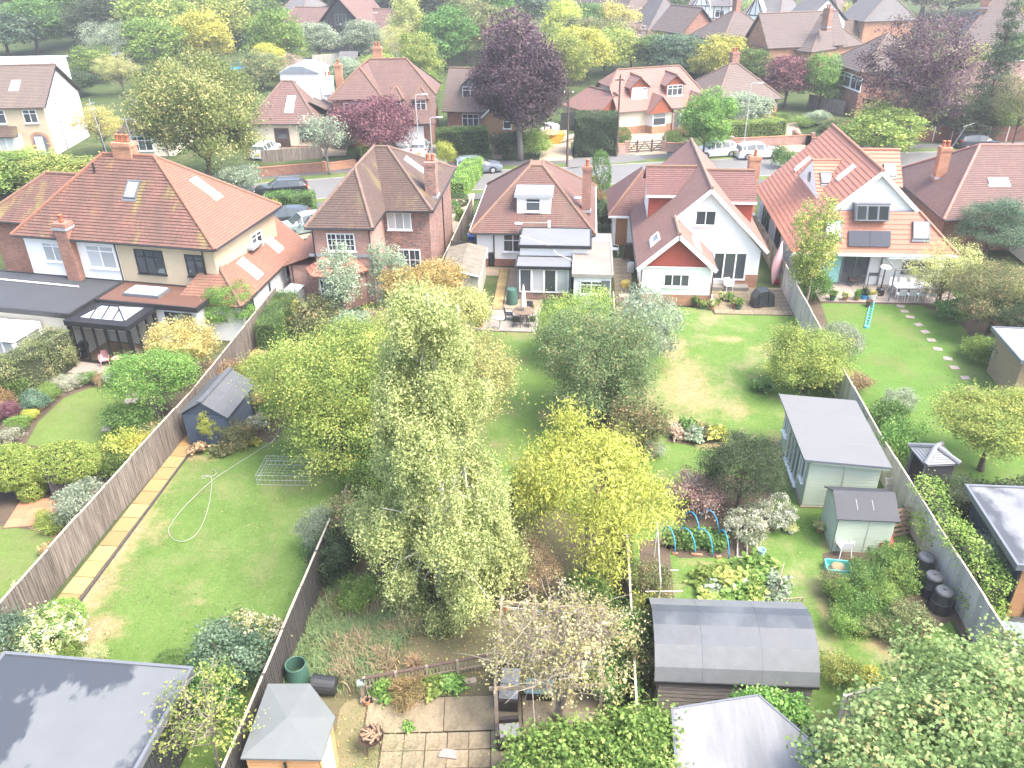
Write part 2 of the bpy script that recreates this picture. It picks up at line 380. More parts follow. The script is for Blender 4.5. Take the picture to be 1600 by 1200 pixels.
def arch(name):
    """prototype crowns and trunks, shared by every plant of their form (crown mesh, trunk mesh, radius, height)"""
    if name in ARCH: return ARCH[name]
    gm = leaf_mat('leaf_mid_green',[(.02,.05,.012),(.06,.12,.025),(.12,.19,.05)])
    seed = sum(map(ord,name)); k = name.rstrip('0123456789')
    tb = MB(); r,h = 3.0,7.0
    if k == 'round': L = lobes_round(3,7.2,1.6,14,seed); me,C = foliage(name,gm,L,330,95,.36,.11,flat=.5); limbs(tb,(0,0,0),(.1,0,5.6),C,30,.17)
    elif k == 'far': L = lobes_round(3,7.2,1.0,14,seed,.6); me,C = foliage(name,gm,L,330,40,.40,.21,spray=.2,flat=.5); limbs(tb,(0,0,0),(.1,0,5.4),C,12,.18)
    elif k == 'fartall': h = 12; L = lobes_round(3,12.2,1.0,22,seed,.6); me,C = foliage(name,gm,L,480,40,.42,.22,spray=.2,flat=.5); limbs(tb,(0,0,0),(.1,0,10),C,14,.22)
    elif k == 'loose': L = lobes_round(3,7.2,1.4,16,seed,.7); me,C = foliage(name,gm,L,210,64,.36,.105,spray=.3,shell=.5,flat=.5); limbs(tb,(0,0,0),(.1,0,5.6),C,40,.13,sub=2)
    elif k == 'slimtree': h = 8; r = 1.5; L = lobes_round(1.5,8,.9,16,seed,.6); me,C = foliage(name,gm,L,330,36,.24,.12,hang=.35,spray=.25,shell=.5,droop=.6); limbs(tb,(0,0,0),(.1,0,7.6),C,24,.08)
    elif k == 'conifer':
        h = 9; r = 2.3; L = []
        for i in range(13):
            z = .7 + i * .62; q = 2.0 * (1 - z / 9.2) + .15
            for j in range(5): a = j * 1.257 + i * .7 + RNG.normal() * .2; L.append((q * .6 * math.cos(a),q * .6 * math.sin(a),z,q * .55,q * .55,.34))
        me,C = foliage(name,gm,L,620,34,.22,.16,'slim',shell=.35,flat=.45,droop=.5); limbs(tb,(0,0,0),(0,0,8.8),C,20,.16)
    elif k == 'bush': r,h = 1.0,1.5; L = lobes_round(1,1.5,.02,9,seed,.5); me,C = foliage(name,gm,L,200,52,.14,.065,zmin=-.6,flat=.55); limbs(tb,(0,0,0),(0,0,.9),C,14,.03,.008)
    elif k == 'fine': r,h = 1.0,1.5; L = lobes_round(1,1.5,.02,12,seed,.6); me,C = foliage(name,gm,L,300,34,.12,.08,'slim',zmin=-.6,droop=-.5,spray=.3); limbs(tb,(0,0,0),(0,0,.9),C,16,.03,.008)
    elif k == 'wild': r,h = 1.0,1.3; L = lobes_round(1,1.3,.0,12,seed,.8); me,C = foliage(name,gm,L,120,46,.15,.072,shell=.4,zmin=-.5,spray=.35); limbs(tb,(0,0,0),(0,0,.8),C,30,.02,.007)
    elif k == 'flower': r,h = 1.0,1.2; L = lobes_round(1,1.2,.02,9,seed,.4); me,C = foliage(name,gm,L,170,40,.075,.07,'leaf',zmin=-.5,flat=.7,tone=.42); limbs(tb,(0,0,0),(0,0,.7),C,12,.02,.008)
    elif k == 'ball': r,h = 1.0,1.9; L = [(0,0,.95,1,1,.95)]; me,C = foliage(name,gm,L,520,22,.07,.06,shell=.93,spray=0,zmin=-.8,tone=.15); limbs(tb,(0,0,0),(0,0,.9),C,8,.04,.008)
    elif k == 'herb': r,h = .5,.6; L = lobes_round(.5,.6,.0,6,seed,.7); me,C = foliage(name,gm,L,46,16,.10,.13,'big',shell=.3,zmin=-.2,spray=.2); limbs(tb,(0,0,0),(0,0,.3),C,8,.012,.006)
    elif k == 'tuft':
        r,h = .5,.6; n = 420; C = np.stack([RNG.normal(0,.11,n),RNG.normal(0,.11,n),np.zeros(n)],1)
        me = tuft_mesh(name,C,.6,gm); limbs(tb,(0,0,0),(0,0,.05),C + np.array((0,0,.05)),2,.02,.006)
    tm = tb.build('trunk',bark(),None); tme = tm.data; bpy.data.objects.remove(tm)
    ARCH[name] = (me,tme,r,h); return ARCH[name]
def tuft_mesh(name,C,L,mat,spread=.55,tlo=.1,thi=.9):
    """arching grass blades, two quads each"""
    n = len(C); a = RNG.uniform(0,6.283,n); ln = L * RNG.uniform(.55,1.1,n); sp = RNG.uniform(.15,spread * 1.6,n); w_ = L * .018 + .004
    d = np.stack([np.cos(a),np.sin(a),np.zeros(n)],1); s = np.stack([-np.sin(a),np.cos(a),np.zeros(n)],1) * w_
    z = np.array((0,0,1.0)); p1 = C + d * (ln * sp * .35)[:,None] + z * (ln * .6)[:,None]; p2 = C + d * (ln * sp)[:,None] + z * (ln * (1 - .45 * sp))[:,None]
    V = np.stack([C - s,C + s,p1 + s * .8,p1 - s * .8,p2],1)
    me = bpy.data.meshes.new(name); me.vertices.add(n * 5); me.vertices.foreach_set('co',V.astype(np.float32).ravel())
    base = (np.arange(n) * 5)[:,None]; li = np.concatenate([base + 0,base + 1,base + 2,base + 3,base + 3,base + 2,base + 4],1).ravel().astype(np.int32)
    me.loops.add(len(li)); me.loops.foreach_set('vertex_index',li)
    ls = np.stack([np.arange(n) * 7,np.arange(n) * 7 + 4],1).ravel().astype(np.int32); me.polygons.add(2 * n); me.polygons.foreach_set('loop_start',ls)
    t = me.attributes.new('tint','FLOAT','POINT'); t.data.foreach_set('value',np.repeat(RNG.uniform(tlo,thi,n),5).astype(np.float32))
    me.materials.append(mat); me.update(calc_edges=True); return me
def plant(name,form,loc,r,h,mat,label,cat,group=None,bk='brown',rz=None,part='crown',squash=1.0):
    """a plant as trunk and crown, scaled from its form; mat sits on the crown object, so forms share meshes"""
    me,tm,r0,h0 = arch(form)
    t = thing(name,label,cat,loc,RNG.uniform(0,6.28) if rz is None else rz,group)
    for nm,d,mt in ((part,me,mat),('trunk' if cat in ('tree','conifer') else 'stem',tm,bark(bk))):
        o = link(nm,d,t); o.scale = (r / r0,r / r0 * squash,h / h0)
        o.material_slots[0].link = 'OBJECT'; o.material_slots[0].material = mt
    return t
def hedge(name,pts,wd,h,mat,label,size=.075,dens=360,cat='hedge',z0=0.0,rough=.06,group=None,bulge=0.0):
    """a clipped hedge along a line: solid dark core and a skin of leaves"""
    pts = [Vector((p[0],p[1],0)) for p in pts]; t = thing(name,label,cat,tuple(pts[0]) ,0,group); o0 = Vector((pts[0].x,pts[0].y,0))
    core = MB(); Ps,Os = [],[]
    for a,b in zip(pts[:-1],pts[1:]):
        a,b = a - o0,b - o0; d = b - a; L = d.length; d.normalize(); s = Vector((d.y,-d.x,0))
        core.obox((a + b) / 2 + Vector((0,0,z0 + (h - .16) / 2)),d * max(.03,L / 2 - .08),s * max(.03,wd / 2 - .1),Vector((0,0,(h - .16) / 2)))
        faces = [(L * wd,lambda u,v: a + d * L * u + s * wd * (v - .5) + Vector((0,0,z0 + h)),(0,0,1)),
                 (L * h,lambda u,v: a + d * L * u + s * wd * .5 + Vector((0,0,z0 + h * v)),s),(L * h,lambda u,v: a + d * L * u - s * wd * .5 + Vector((0,0,z0 + h * v)),-s),
                 (wd * h,lambda u,v: a + s * wd * (u - .5) + Vector((0,0,z0 + h * v)),-d),(wd * h,lambda u,v: b + s * wd * (u - .5) + Vector((0,0,z0 + h * v)),d)]
        for ar,fn,nn in faces:
            for _ in range(int(ar * dens)):
                u,v = random.random(),random.random(); p = fn(u,v); w_ = .10 * math.sin(p.x * 2.1 + p.z * 3) * math.sin(p.y * 1.7 + 1) * (1 + bulge * 4)
                Ps.append(p + Vector(nn) * (random.gauss(0,rough) + w_ * .6) + Vector((0,0,random.gauss(0,.02)))); Os.append(tuple(nn))
    C = np.array([tuple(p) for p in Ps]); tint = .45 + .3 * np.sin(C[:,0] * 3.1 + C[:,2] * 2) * np.sin(C[:,1] * 2.7) + RNG.normal(0,.18,len(C))
    core.build('dark_core',plain('hedge_core',(.035,.045,.02),.95,.4,8),t)  # solid dark box filling the inside of the leaf skin
    link('leaves',leaf_mesh('hedge_leaves',C,size,tint,mat,'leaf',np.array(Os)),t)['kind'] = 'stuff'
    return t
# leaf colours: (dark, middle, light, odd leaf)
LM = {
    'birch': leaf_mat('leaf_birch',[(.105,.13,.045),(.215,.235,.085),(.31,.32,.135),(.35,.33,.13)]),
    'birch2': leaf_mat('leaf_birch_pale',[(.13,.16,.05),(.24,.26,.09),(.33,.34,.13),(.40,.37,.12)]),
    'lime': leaf_mat('leaf_lime',[(.07,.11,.024),(.15,.20,.045),(.25,.285,.07),(.31,.30,.07)]),
    'yellow': leaf_mat('leaf_yellow_green',[(.10,.125,.022),(.25,.265,.04),(.36,.35,.075),(.42,.32,.09)]),
    'bright': leaf_mat('leaf_bright_yellow',[(.16,.18,.025),(.32,.33,.05),(.44,.43,.09)]),
    'gold': leaf_mat('leaf_gold_orange',[(.15,.14,.04),(.31,.25,.075),(.40,.34,.12),(.42,.22,.07)]),
    'green': leaf_mat('leaf_green',[(.03,.06,.015),(.07,.13,.03),(.13,.20,.06)]),
    'fresh': leaf_mat('leaf_fresh_green',[(.045,.09,.02),(.10,.17,.033),(.165,.24,.06),(.21,.25,.07)]),
    'dark': leaf_mat('leaf_dark_green',[(.018,.032,.015),(.04,.062,.03),(.075,.10,.05)]),
    'pine': leaf_mat('leaf_conifer',[(.018,.035,.018),(.04,.07,.035),(.08,.11,.06)],trans=.15),
    'blue': leaf_mat('leaf_blue_green',[(.03,.06,.035),(.07,.12,.075),(.14,.20,.13)]),
    'grey': leaf_mat('leaf_grey_green',[(.08,.11,.07),(.17,.21,.14),(.28,.31,.22)]),
    'olive': leaf_mat('leaf_olive',[(.05,.065,.025),(.11,.13,.05),(.18,.19,.09),(.3,.2,.1)]),
    'apple': leaf_mat('leaf_apple',[(.048,.082,.034),(.095,.155,.06),(.17,.235,.105),(.23,.2,.09)]),
    'maple': leaf_mat('leaf_maple',[(.055,.085,.026),(.12,.165,.055),(.19,.23,.092),(.22,.18,.08)]),
    'sycamore': leaf_mat('leaf_sycamore',[(.05,.065,.018),(.12,.135,.04),(.21,.205,.08),(.28,.22,.1)]),
    'copper': leaf_mat('leaf_copper',[(.012,.007,.010),(.032,.017,.022),(.065,.036,.042)],trans=.15,spec=.5),
    'plum': leaf_mat('leaf_plum',[(.04,.016,.024),(.10,.042,.055),(.16,.08,.09)],trans=.2),
    'purple': leaf_mat('leaf_purple',[(.03,.018,.028),(.07,.04,.055),(.11,.075,.08),(.13,.13,.07)],trans=.2),
    'willow': leaf_mat('leaf_weeping_gold',[(.14,.145,.05),(.26,.255,.09),(.36,.34,.13)]),
    'pale': leaf_mat('leaf_pale_cream',[(.16,.155,.055),(.28,.27,.11),(.38,.36,.18)]),
    'cream': leaf_mat('flower_cream',[(.06,.11,.03),(.30,.31,.12),(.42,.40,.20),(.45,.42,.25)]),
    'white': leaf_mat('leaf_variegated',[(.09,.12,.065),(.24,.25,.16),(.40,.40,.30)]),
    'pink': leaf_mat('leaf_pink_brown',[(.12,.08,.06),(.30,.20,.16),(.42,.31,.25)]),
    'heather': leaf_mat('leaf_dry_brown',[(.08,.055,.035),(.2,.14,.08),(.33,.24,.14)]),
    'redgreen': leaf_mat('leaf_red_green',[(.09,.06,.03),(.16,.14,.05),(.28,.15,.09)]),
    'box': leaf_mat('leaf_box',[(.06,.11,.02),(.14,.22,.04),(.26,.34,.08)]),
    'privet': leaf_mat('leaf_privet',[(.07,.12,.02),(.145,.225,.042),(.26,.34,.085),(.33,.34,.11)]),
    'fire': leaf_mat('leaf_orange_bush',[(.16,.13,.04),(.30,.235,.085),(.42,.32,.14)]),
}
# ---------------------------------------------------------------- the ground, road, lawns
def lawn_mat(name,g1,g2,dry,dryamt=.5,drysc=.25,worn=(),earth=(.40,.30,.18)):
    m,t,b = newmat(name); MC[name] = m
    co = t.nodes.new('ShaderNodeTexCoord').outputs['Object']
    col = mixc(t,noise(t,.5,10,co,rough=.78,lo=.36,hi=.64),g1,g2); col = mixc(t,noise(t,2.6,8,co,rough=.8,lo=.52,hi=.72),col,mixc(t,.5,g2,dry))
    col = mixc(t,noise(t,9,5,co,rough=.75,lo=.3,hi=.7),mixc(t,1.0,col,(.62,.66,.55),'MULTIPLY'),col)
    f = noise(t,drysc,8,co,rough=.72,lo=.50,hi=.66); fm = t.nodes.new('ShaderNodeMath'); fm.operation = 'MULTIPLY'; fm.inputs[1].default_value = dryamt; t.links.new(f,fm.inputs[0])
    col = mixc(t,fm.outputs[0],col,dry)
    if worn:     # worn places: ragged discs round given points, lawn thinning into earth
        nz = noise(t,1.6,10,co,rough=.82,lo=.25,hi=.75); acc = None
        def mth(op,a,b_):
            n = t.nodes.new('ShaderNodeMath'); n.operation = op
            for i,v in enumerate((a,b_)):
                if isinstance(v,(int,float)): n.inputs[i].default_value = v
                else: t.links.new(v,n.inputs[i])
            return n.outputs[0]
        for x,y,rx,ry,s_ in worn:
            mp = t.nodes.new('ShaderNodeMapping'); mp.vector_type = 'POINT'; mp.inputs['Location'].default_value = (-x / rx,-y / ry,0); mp.inputs['Scale'].default_value = (1 / rx,1 / ry,0); t.links.new(co,mp.inputs[0])
            ln = t.nodes.new('ShaderNodeVectorMath'); ln.operation = 'LENGTH'; t.links.new(mp.outputs[0],ln.inputs[0])
            f = mth('MULTIPLY',mth('SUBTRACT',1.15,ln.outputs['Value']),1.0); f = mth('MULTIPLY',mth('MINIMUM',mth('MAXIMUM',f,0),1),s_); acc = f if acc is None else mth('MAXIMUM',acc,f)
        r = t.nodes.new('ShaderNodeMapRange'); r.inputs[1].default_value = .72; r.inputs[2].default_value = 1.2; t.links.new(mth('ADD',mth('MULTIPLY',acc,.85),mth('MULTIPLY',nz,.75)),r.inputs[0])
        col = mixc(t,r.outputs[0],col,mixc(t,noise(t,6,5,co),[x * .75 for x in earth],earth))
    col = mixc(t,noise(t,45,3,co,rough=.8,lo=.25,hi=.75),mixc(t,1.0,col,(.7,.7,.6),'MULTIPLY'),col)
    t.links.new(col,b.inputs['Base Color']); b.inputs['Roughness'].default_value = .95; b.inputs['Specular IOR Level'].default_value = .15
    bump(t,b,noise(t,60,4,co,rough=.8,lo=0,hi=1),.6,.03)
    return m
EARTH = (.20,.145,.09)
M_soil = plain('soil',(.10,.072,.048),.95,.5,1.2,fine=14,bmp=.8)
M_bark_chip = plain('bark_chippings',(.22,.14,.085),.95,.5,6,fine=25,bmp=.8)
M_dry = plain('worn_earth',(.30,.225,.14),.95,.35,.9,fine=12,bmp=.6,c2=(.20,.18,.08))
M_gravel = plain('gravel',(0.272,0.216,0.152),.95,.4,1.0,fine=22,bmp=.9)
M_shingle = plain('shingle_drive',(0.368,0.304,0.216),.95,.3,.7,fine=18,bmp=.9)
M_asphalt = plain('asphalt',(0.136,0.136,0.136),.75,.2,.35,fine=25,bmp=.4)
M_pave = plain('asphalt_path',(0.096,0.096,0.096),.85,.25,.5,fine=25,bmp=.4)
M_conc = plain('concrete',(0.288,0.272,0.24),.85,.3,.8,fine=18,bmp=.3)
M_kerb = plain('kerb_stone',(0.304,0.296,0.272),.8,.25,2,bmp=.3)
L_wild = lawn_mat('field_grass',(0.0512,0.084,0.029),(0.0831,0.119,0.0446),(0.151,0.132,0.0748),.5)
wp = lambda x,y,rx,ry,s=1.0: tuple(G(x,y)[:2]) + (rx,ry,s)
L_left = lawn_mat('lawn_left',(0.112,0.193,0.0472),(0.169,0.261,0.0747),(0.258,0.233,0.124),.6,.22,[wp(185,850,1.5,4.6),wp(135,930,1.5,3.6),wp(235,765,1.3,3.4,.95),wp(150,985,1.6,1.4),wp(240,830,1.4,1.8,.7),wp(310,940,.9,.6,.6),wp(325,800,1.4,.8,.4),wp(250,880,1.0,.9,.4),wp(310,715,1.6,.6,.8)])
L_far_left = lawn_mat('lawn_trim',(0.125,0.185,0.0505),(0.174,0.245,0.0734),(0.198,0.186,0.0962),.35,.3)
L_mid = lawn_mat('lawn_subject',(0.112,0.193,0.0472),(0.169,0.261,0.0747),(0.227,0.195,0.112),.7,.3,[wp(590,1120,2.2,2.2),wp(560,1180,1.5,1.5,.9),wp(640,1010,2.4,1.4,.8),wp(545,1060,1.2,.8,.9),wp(850,650,1.0,2,.6)],(.36,.29,.16))
L_right = lawn_mat('lawn_patchy',(0.106,0.2,0.0442),(0.169,0.269,0.0721),(0.288,0.249,0.153),.8,.3,[wp(1075,605,2.8,6.5,.85),wp(1050,545,1.8,3.2,.8),wp(1150,640,1.6,2.2,.75),wp(1060,665,2.4,1.6),wp(1110,695,1.5,.9,.9),wp(1140,530,2.0,.9,.8),wp(1180,545,1.0,.7,.7),wp(1215,700,.8,2.5,.8),wp(1320,850,1.6,.9),wp(1330,905,1.0,1.0),wp(1385,1010,1.3,.7),wp(1290,960,.5,2.0,.8),wp(1010,640,1.2,4,.9),wp(1090,880,1.4,.5,.7),wp(1160,700,1.2,1.0,.6)])
L_far_right = lawn_mat('lawn_green',(0.0974,0.192,0.0408),(0.146,0.251,0.0621),(0.181,0.156,0.079),.45,.3)
L_verge = lawn_mat('verge_grass',(0.108,0.16,0.0505),(0.15,0.212,0.072),(0.196,0.171,0.0945),.5,.5)
def sheet(name,pts,z,mat,kind='structure',sub=0):
    """a flat sheet on world points (x, y)"""
    mb = MB(); a = sum(pts[i][0] * pts[(i + 1) % len(pts)][1] - pts[(i + 1) % len(pts)][0] * pts[i][1] for i in range(len(pts)))
    if a < 0: pts = pts[::-1]
    mb.poly([(p[0],p[1],z) for p in pts],0,[(p[0],p[1]) for p in pts])
    return tag(mb.build(name,mat),kind=kind)
def blob(cx,cy,rx,ry,n=28,wob=.22,seed=1,rot=0):
    rg = random.Random(seed); ph = [rg.uniform(0,6.28) for _ in range(4)]; out = []
    for i in range(n):
        a = 2 * math.pi * i / n; r = 1 + wob * (math.sin(2 * a + ph[0]) * .5 + math.sin(3 * a + ph[1]) * .4 + math.sin(7 * a + ph[2]) * .25)
        x,y = rx * r * math.cos(a),ry * r * math.sin(a); out.append((cx + x * math.cos(rot) - y * math.sin(rot),cy + x * math.sin(rot) + y * math.cos(rot)))
    return out
sheet('ground',[(-900,-60),(900,-60),(900,1600),(-900,1600)],-.02,L_wild)
# the street: far kerb line, near kerb line
FARK = [(-75,59),(-52,66),(-40,70.3),(-30,74.4),(-22,77),(-13,79.1),(-7,80),(0,81.4),(9,83.6),(17,85.3),(33,88),(46,89.6),(70,91),(120,92)]
def offset(L,d):
    out = []
    for i,p in enumerate(L):
        a,b = Vector(L[max(i - 1,0)]),Vector(L[min(i + 1,len(L) - 1)]); t = (b - a).normalized(); out.append((p[0] - t.y * d,p[1] + t.x * d))
    return out
NEARK = offset(FARK,-6.2)
def strip(name,A,B,z,mat,kind='structure'):
    mb = MB()
    for i in range(len(A) - 1): mb.poly([(B[i][0],B[i][1],z),(B[i + 1][0],B[i + 1][1],z),(A[i + 1][0],A[i + 1][1],z),(A[i][0],A[i][1],z)])
    return tag(mb.build(name,mat),kind=kind)
strip('road',FARK,NEARK,.0,M_asphalt)
def kerb(name,L,d):
    mb = MB(); O = offset(L,d); z0,z1 = -.02,.1
    for i in range(len(L) - 1):
        a,b,c,e = L[i],L[i + 1],O[i + 1],O[i]
        mb.poly([(a[0],a[1],z1),(b[0],b[1],z1),(c[0],c[1],z1),(e[0],e[1],z1)][::(1 if d > 0 else -1)]); mb.poly([(a[0],a[1],z0),(b[0],b[1],z0),(b[0],b[1],z1),(a[0],a[1],z1)])
    return tag(mb.build(name,M_kerb),kind='structure')
kerb('kerb',FARK,.15); kerb('kerb',NEARK,-.15)
strip('grass_verge',offset(FARK,1.5),offset(FARK,.15),.09,L_verge)
strip('pavement',offset(FARK,3.3),offset(FARK,1.5),.095,M_pave)
strip('grass_verge',offset(NEARK,-.15),offset(NEARK,-1.2),.09,L_verge)
strip('pavement',offset(NEARK,-1.2),offset(NEARK,-2.9),.095,M_pave)
# crossovers and drives on the far side
def quadG(name,px,z,mat): return sheet(name,[tuple(G(x,y,z)[:2]) for x,y in px],z,mat)
quadG('driveway',[(625,262),(700,256),(690,226),(640,226)],.104,M_conc)
quadG('driveway',[(842,252),(895,250),(888,203),(850,206)],.104,M_shingle)
quadG('driveway',[(975,244),(1042,240),(1040,205),(985,208)],.104,M_shingle)
quadG('footway_crossing',[(890,262),(1010,250),(990,240),(880,250)],.108,M_asphalt)
quadG('driveway',[(405,250),(540,243),(545,224),(410,227)],.104,M_gravel)
quadG('driveway',[(1215,240),(1262,236),(1245,190),(1222,195)],.104,M_shingle)
quadG('driveway',[(395,392),(480,372),(510,330),(415,335)],.1,M_shingle)     # forecourt by the annex
quadG('driveway',[(688,372),(735,352),(742,302),(700,305)],.1,M_shingle)
# back gardens: each lawn is a sheet of its own
XP0,XP1 = -9.3,2.0
FAR_LAWN = [(-30.2,20),(-20.3,20),(-20.3,38.2),(-22.5,39.6),(-26,39.8),(-29.5,38.5),(-32,34)]
sheet('lawn',[(-33,17),(-19.2,17),(-19.2,40),(-33,40)],.0,M_soil)
sheet('lawn',[tuple(G(*p)[:2]) for p in ((40,695),(60,660),(100,622),(150,603),(205,600),(235,610),(215,655),(195,690),(120,705))],.012,L_far_left)
sheet('lawn',[tuple(G(*p)[:2]) for p in ((-60,822),(0,822),(45,828),(85,842),(97,862),(60,930),(0,975),(-60,975))],.012,L_far_left)
sheet('lawn',[(-18.0,14),(-10,14),(-10,42),(-14,42),(-18.0,42)],.0,L_left)
sheet('lawn',[(-9.7,14),(2.2,14),(2.2,47),(-9.7,47)],.0,L_mid)
sheet('lawn',[(2.4,10),(13.4,10),(13.3,48),(8.3,48.1),(8.2,48.9),(3.7,48.9),(3.6,46.8),(2.4,46.6)],.0,L_right)
sheet('lawn',[tuple(G(*p)[:2]) for p in ((1283,474),(1440,477),(1500,505),(1540,560),(1570,600),(1640,690),(1640,760),(1400,760),(1330,620))],.01,L_far_right)
sheet('soil_bed',[(13.5,10),(34,10),(34,46),(26,50.2),(13.5,50.2)],.0,M_soil)
# soil beds, worn patches
def bedG(px,mat=M_soil,z=.008,name='soil_bed'): return sheet(name,[tuple(G(x,y)[:2]) for x,y in px],z,mat)
bedG([(285,708),(330,698),(430,690),(470,650),(420,560),(380,560),(290,690)])
bedG([(95,805),(120,860),(95,850),(40,822),(20,800),(60,790)],M_bark_chip)
for px in ([(1035,850),(1140,830),(1170,855),(1190,870),(1060,872)],[(1095,905),(1135,890),(1215,885),(1225,950),(1100,950)],[(1285,865),(1400,845),(1490,900),(1500,960),(1440,1000),(1340,985),(1290,930)],[(1045,765),(1110,735),(1210,760),(1210,830),(1060,830)],[(1000,845),(1045,840),(1055,960),(1000,1000)],[(1040,690),(1060,668),(1130,668),(1128,690),(1080,696)]):
    bedG(px)
sheet('gravel_yard',[(-6.3,47.7),(-2.4,47.7),(-2.4,49.5),(-4.2,49.5),(-4.2,55),(-9,55),(-9,53.4),(-5.4,53.4),(-5.4,48.2),(-6.3,48.2)],.006,M_gravel)
M_under = plain('leaf_litter',(.11,.085,.05),.95,.5,1.5,fine=18,bmp=.8,c2=(.10,.11,.04))
sheet('leaf_litter',[(-9.7,16.5),(2.2,16.5),(2.2,27),(-2,28.5),(-6,26),(-9.7,28)],.008,M_under)
sheet('soil_bed',[(-9.7,22),(-8.6,22),(-8.3,36),(-9.7,40)],.012,M_soil)
sheet('soil_bed',[(1.0,26),(2.2,26),(2.2,40),(.6,40)],.012,M_soil)

# ---------------------------------------------------------------- fences
M_fence_old = plain('weathered_fence',(.29,.25,.215),.9,.5,1.5,fine=30,bmp=.5,c2=(.05,.036,.028),stretch=(7,7,.5),rnd=.3)
M_fence_dark = plain('dark_fence',(.075,.07,.065),.9,.5,2,fine=30,bmp=.5,stretch=(3,3,.3))
M_fence_grey = plain('grey_fence',(.54,.51,.46),.9,.25,1.6,fine=30,bmp=.4,rnd=.25,stretch=(3,3,.3))
M_fence_cap = plain('fence_cap',(0.416,0.368,0.288),.85,.3,3)
M_conc_post = plain('concrete_post',(0.32,0.312,0.288),.85,.25,3)
def fence(name,label,pts,h,mat,bay=1.83,board=.12,each=False,cap=M_fence_cap,post=None,face=1,rail=False,group=None,base=0.0):
    """close-boarded fence in bays: each bay's overlapping boards, a capping rail, posts; every board its own part where each is set"""
    o0 = Vector((pts[0][0],pts[0][1],base)); t = thing(name,label,'fence',tuple(o0),0,group)
    bm_ = None
    for a,b in zip(pts[:-1],pts[1:]):
        a,b = Vector((a[0],a[1],0)),Vector((b[0],b[1],0)); L = (b - a).length; d = (b - a).normalized(); s = Vector((d.y,-d.x,0)) * face
        nb = max(1,round(L / bay)); bl = L / nb; ang = math.atan2(d.y,d.x)
        for i in range(nb):
            q = a + d * bl * i - Vector((o0.x,o0.y,0)); hh = h * random.uniform(.985,1.015)
            nbd = max(2,round((bl - .02) / board)); w_ = bl / nbd
            if each:
                if bm_ is None: bm_ = MB().box(0,w_ * .97,-.012,.012,.04,h).build('board',mat); src = bm_
                for k in range(nbd):
                    o = src if src is not None else link('board',bm_.data); src = None
                    o.parent = t; o.location = q + d * (k * w_) + s * (.02 + .012 * (k % 2)) + Vector((0,0,random.uniform(-.015,.015))); o.rotation_euler = (0,0,ang)
            else:
                mb = MB()
                for k in range(nbd):
                    x0 = k * w_; zz = hh + random.uniform(-.012,.012); wob = random.uniform(-.006,.006)
                    A = q + d * x0 + s * (.035 + wob); B = q + d * (x0 + w_ + .012) + s * (.012 + wob)
                    A2,B2 = A - s * .02,B - s * .012
                    mb.poly([A,B,B + Vector((0,0,zz)),A + Vector((0,0,zz))][::face]); mb.poly([B2,A2,A2 + Vector((0,0,zz)),B2 + Vector((0,0,zz))][::face])
                    mb.poly([A + Vector((0,0,zz)),B + Vector((0,0,zz)),B2 + Vector((0,0,zz)),A2 + Vector((0,0,zz))]); mb.poly([A,A2,A2 + Vector((0,0,zz)),A + Vector((0,0,zz))])
                tag(mb.build('fence_panel',mat,t),kind='stuff')
            if cap:
                o = MB().bar(q + Vector((0,0,hh + .03)),q + d * (bl - .01) + Vector((0,0,hh + .03)),.07,.035).build('capping_rail',cap,t)
            if rail:
                for z in (.35,1.0,h - .2): MB().bar(q - s * .045 + Vector((0,0,z)),q + d * (bl - .01) - s * .045 + Vector((0,0,z)),.05,.08).build('rail',mat,t)
            MB().box(q.x - .05,q.x + .05,q.y - .05,q.y + .05,0,h + .05).build('post',post or mat,t)
    return t
fence('garden_fence','long weathered timber fence beside the yellow paving path',[(-19.35,18.2),(-19.1,26),(-18.75,34),(-18.9,46.6)],1.75,M_fence_old,face=1)
fence('garden_fence','dark close-boarded fence along the near end of the middle garden, behind the compost bins',[(XP0,13.2),(XP0,24.5)],1.75,M_fence_dark,cap=M_fence_cap)
fence('garden_fence','weathered fence between the big lime tree and the birch',[(XP0,24.6),(XP0,47.5)],1.6,M_fence_old,cap=None)
fence('garden_fence','low fence running under the red-hung yellow tree to the apple tree',[(XP1 + .05,15),(XP1 + .05,47.5)],1.5,M_fence_old,cap=M_fence_cap)
fence('garden_fence','pale grey board fence from the green sheds up to the orange-roofed house',[(13.95,19.7),(13.62,26),(13.35,32),(13.3,38),(13.25,52)],1.75,M_fence_grey,board=.33,each=True,cap=M_fence_cap,face=-1)
fence('garden_fence','brown panel fence between the white gabled house and the orange-roofed house',[(13.25,52.2),(12.9,66)],1.8,M_fence_old,cap=None)
fence('garden_fence','grey fence across the bottom of the right garden, behind the big maple',[(8.2,17.6),(13.9,19.65)],1.6,M_fence_grey,cap=M_fence_cap)
fence('garden_fence','broken old silver-grey picket boards at the very bottom of the patio',[(-3.4,14.55),(.6,15.35)],1.0,M_fence_grey,cap=None,board=.11)
fence('street_fence','red-brown panel fence with white concrete posts behind the black hatchback',[tuple(G(1428,221)[:2]),tuple(G(1600,221)[:2]),tuple(G(1760,223)[:2])],1.5,plain('red_panel',(.20,.085,.06),.8,.3,1),bay=1.9,cap=None,post=plain('white_post',(.6,.58,.54),.8,.15))
fence('street_fence','grey panel fence on a low brick wall before the white bungalow',[tuple(G(412,262)[:2]),tuple(G(505,255)[:2])],1.2,M_fence_old,cap=None,base=.5)
fence('garden_fence','tan weathered fence curving past the purple tree to the brick house',[tuple(G(1262,168)[:2]),tuple(G(1318,180)[:2])],1.6,M_fence_old,cap=None)
fence('garden_fence','dark boarded fence behind the arch of the clipped hedge',[(-22.3,27.0),(-20.9,28.1)],1.3,M_fence_dark,cap=None)
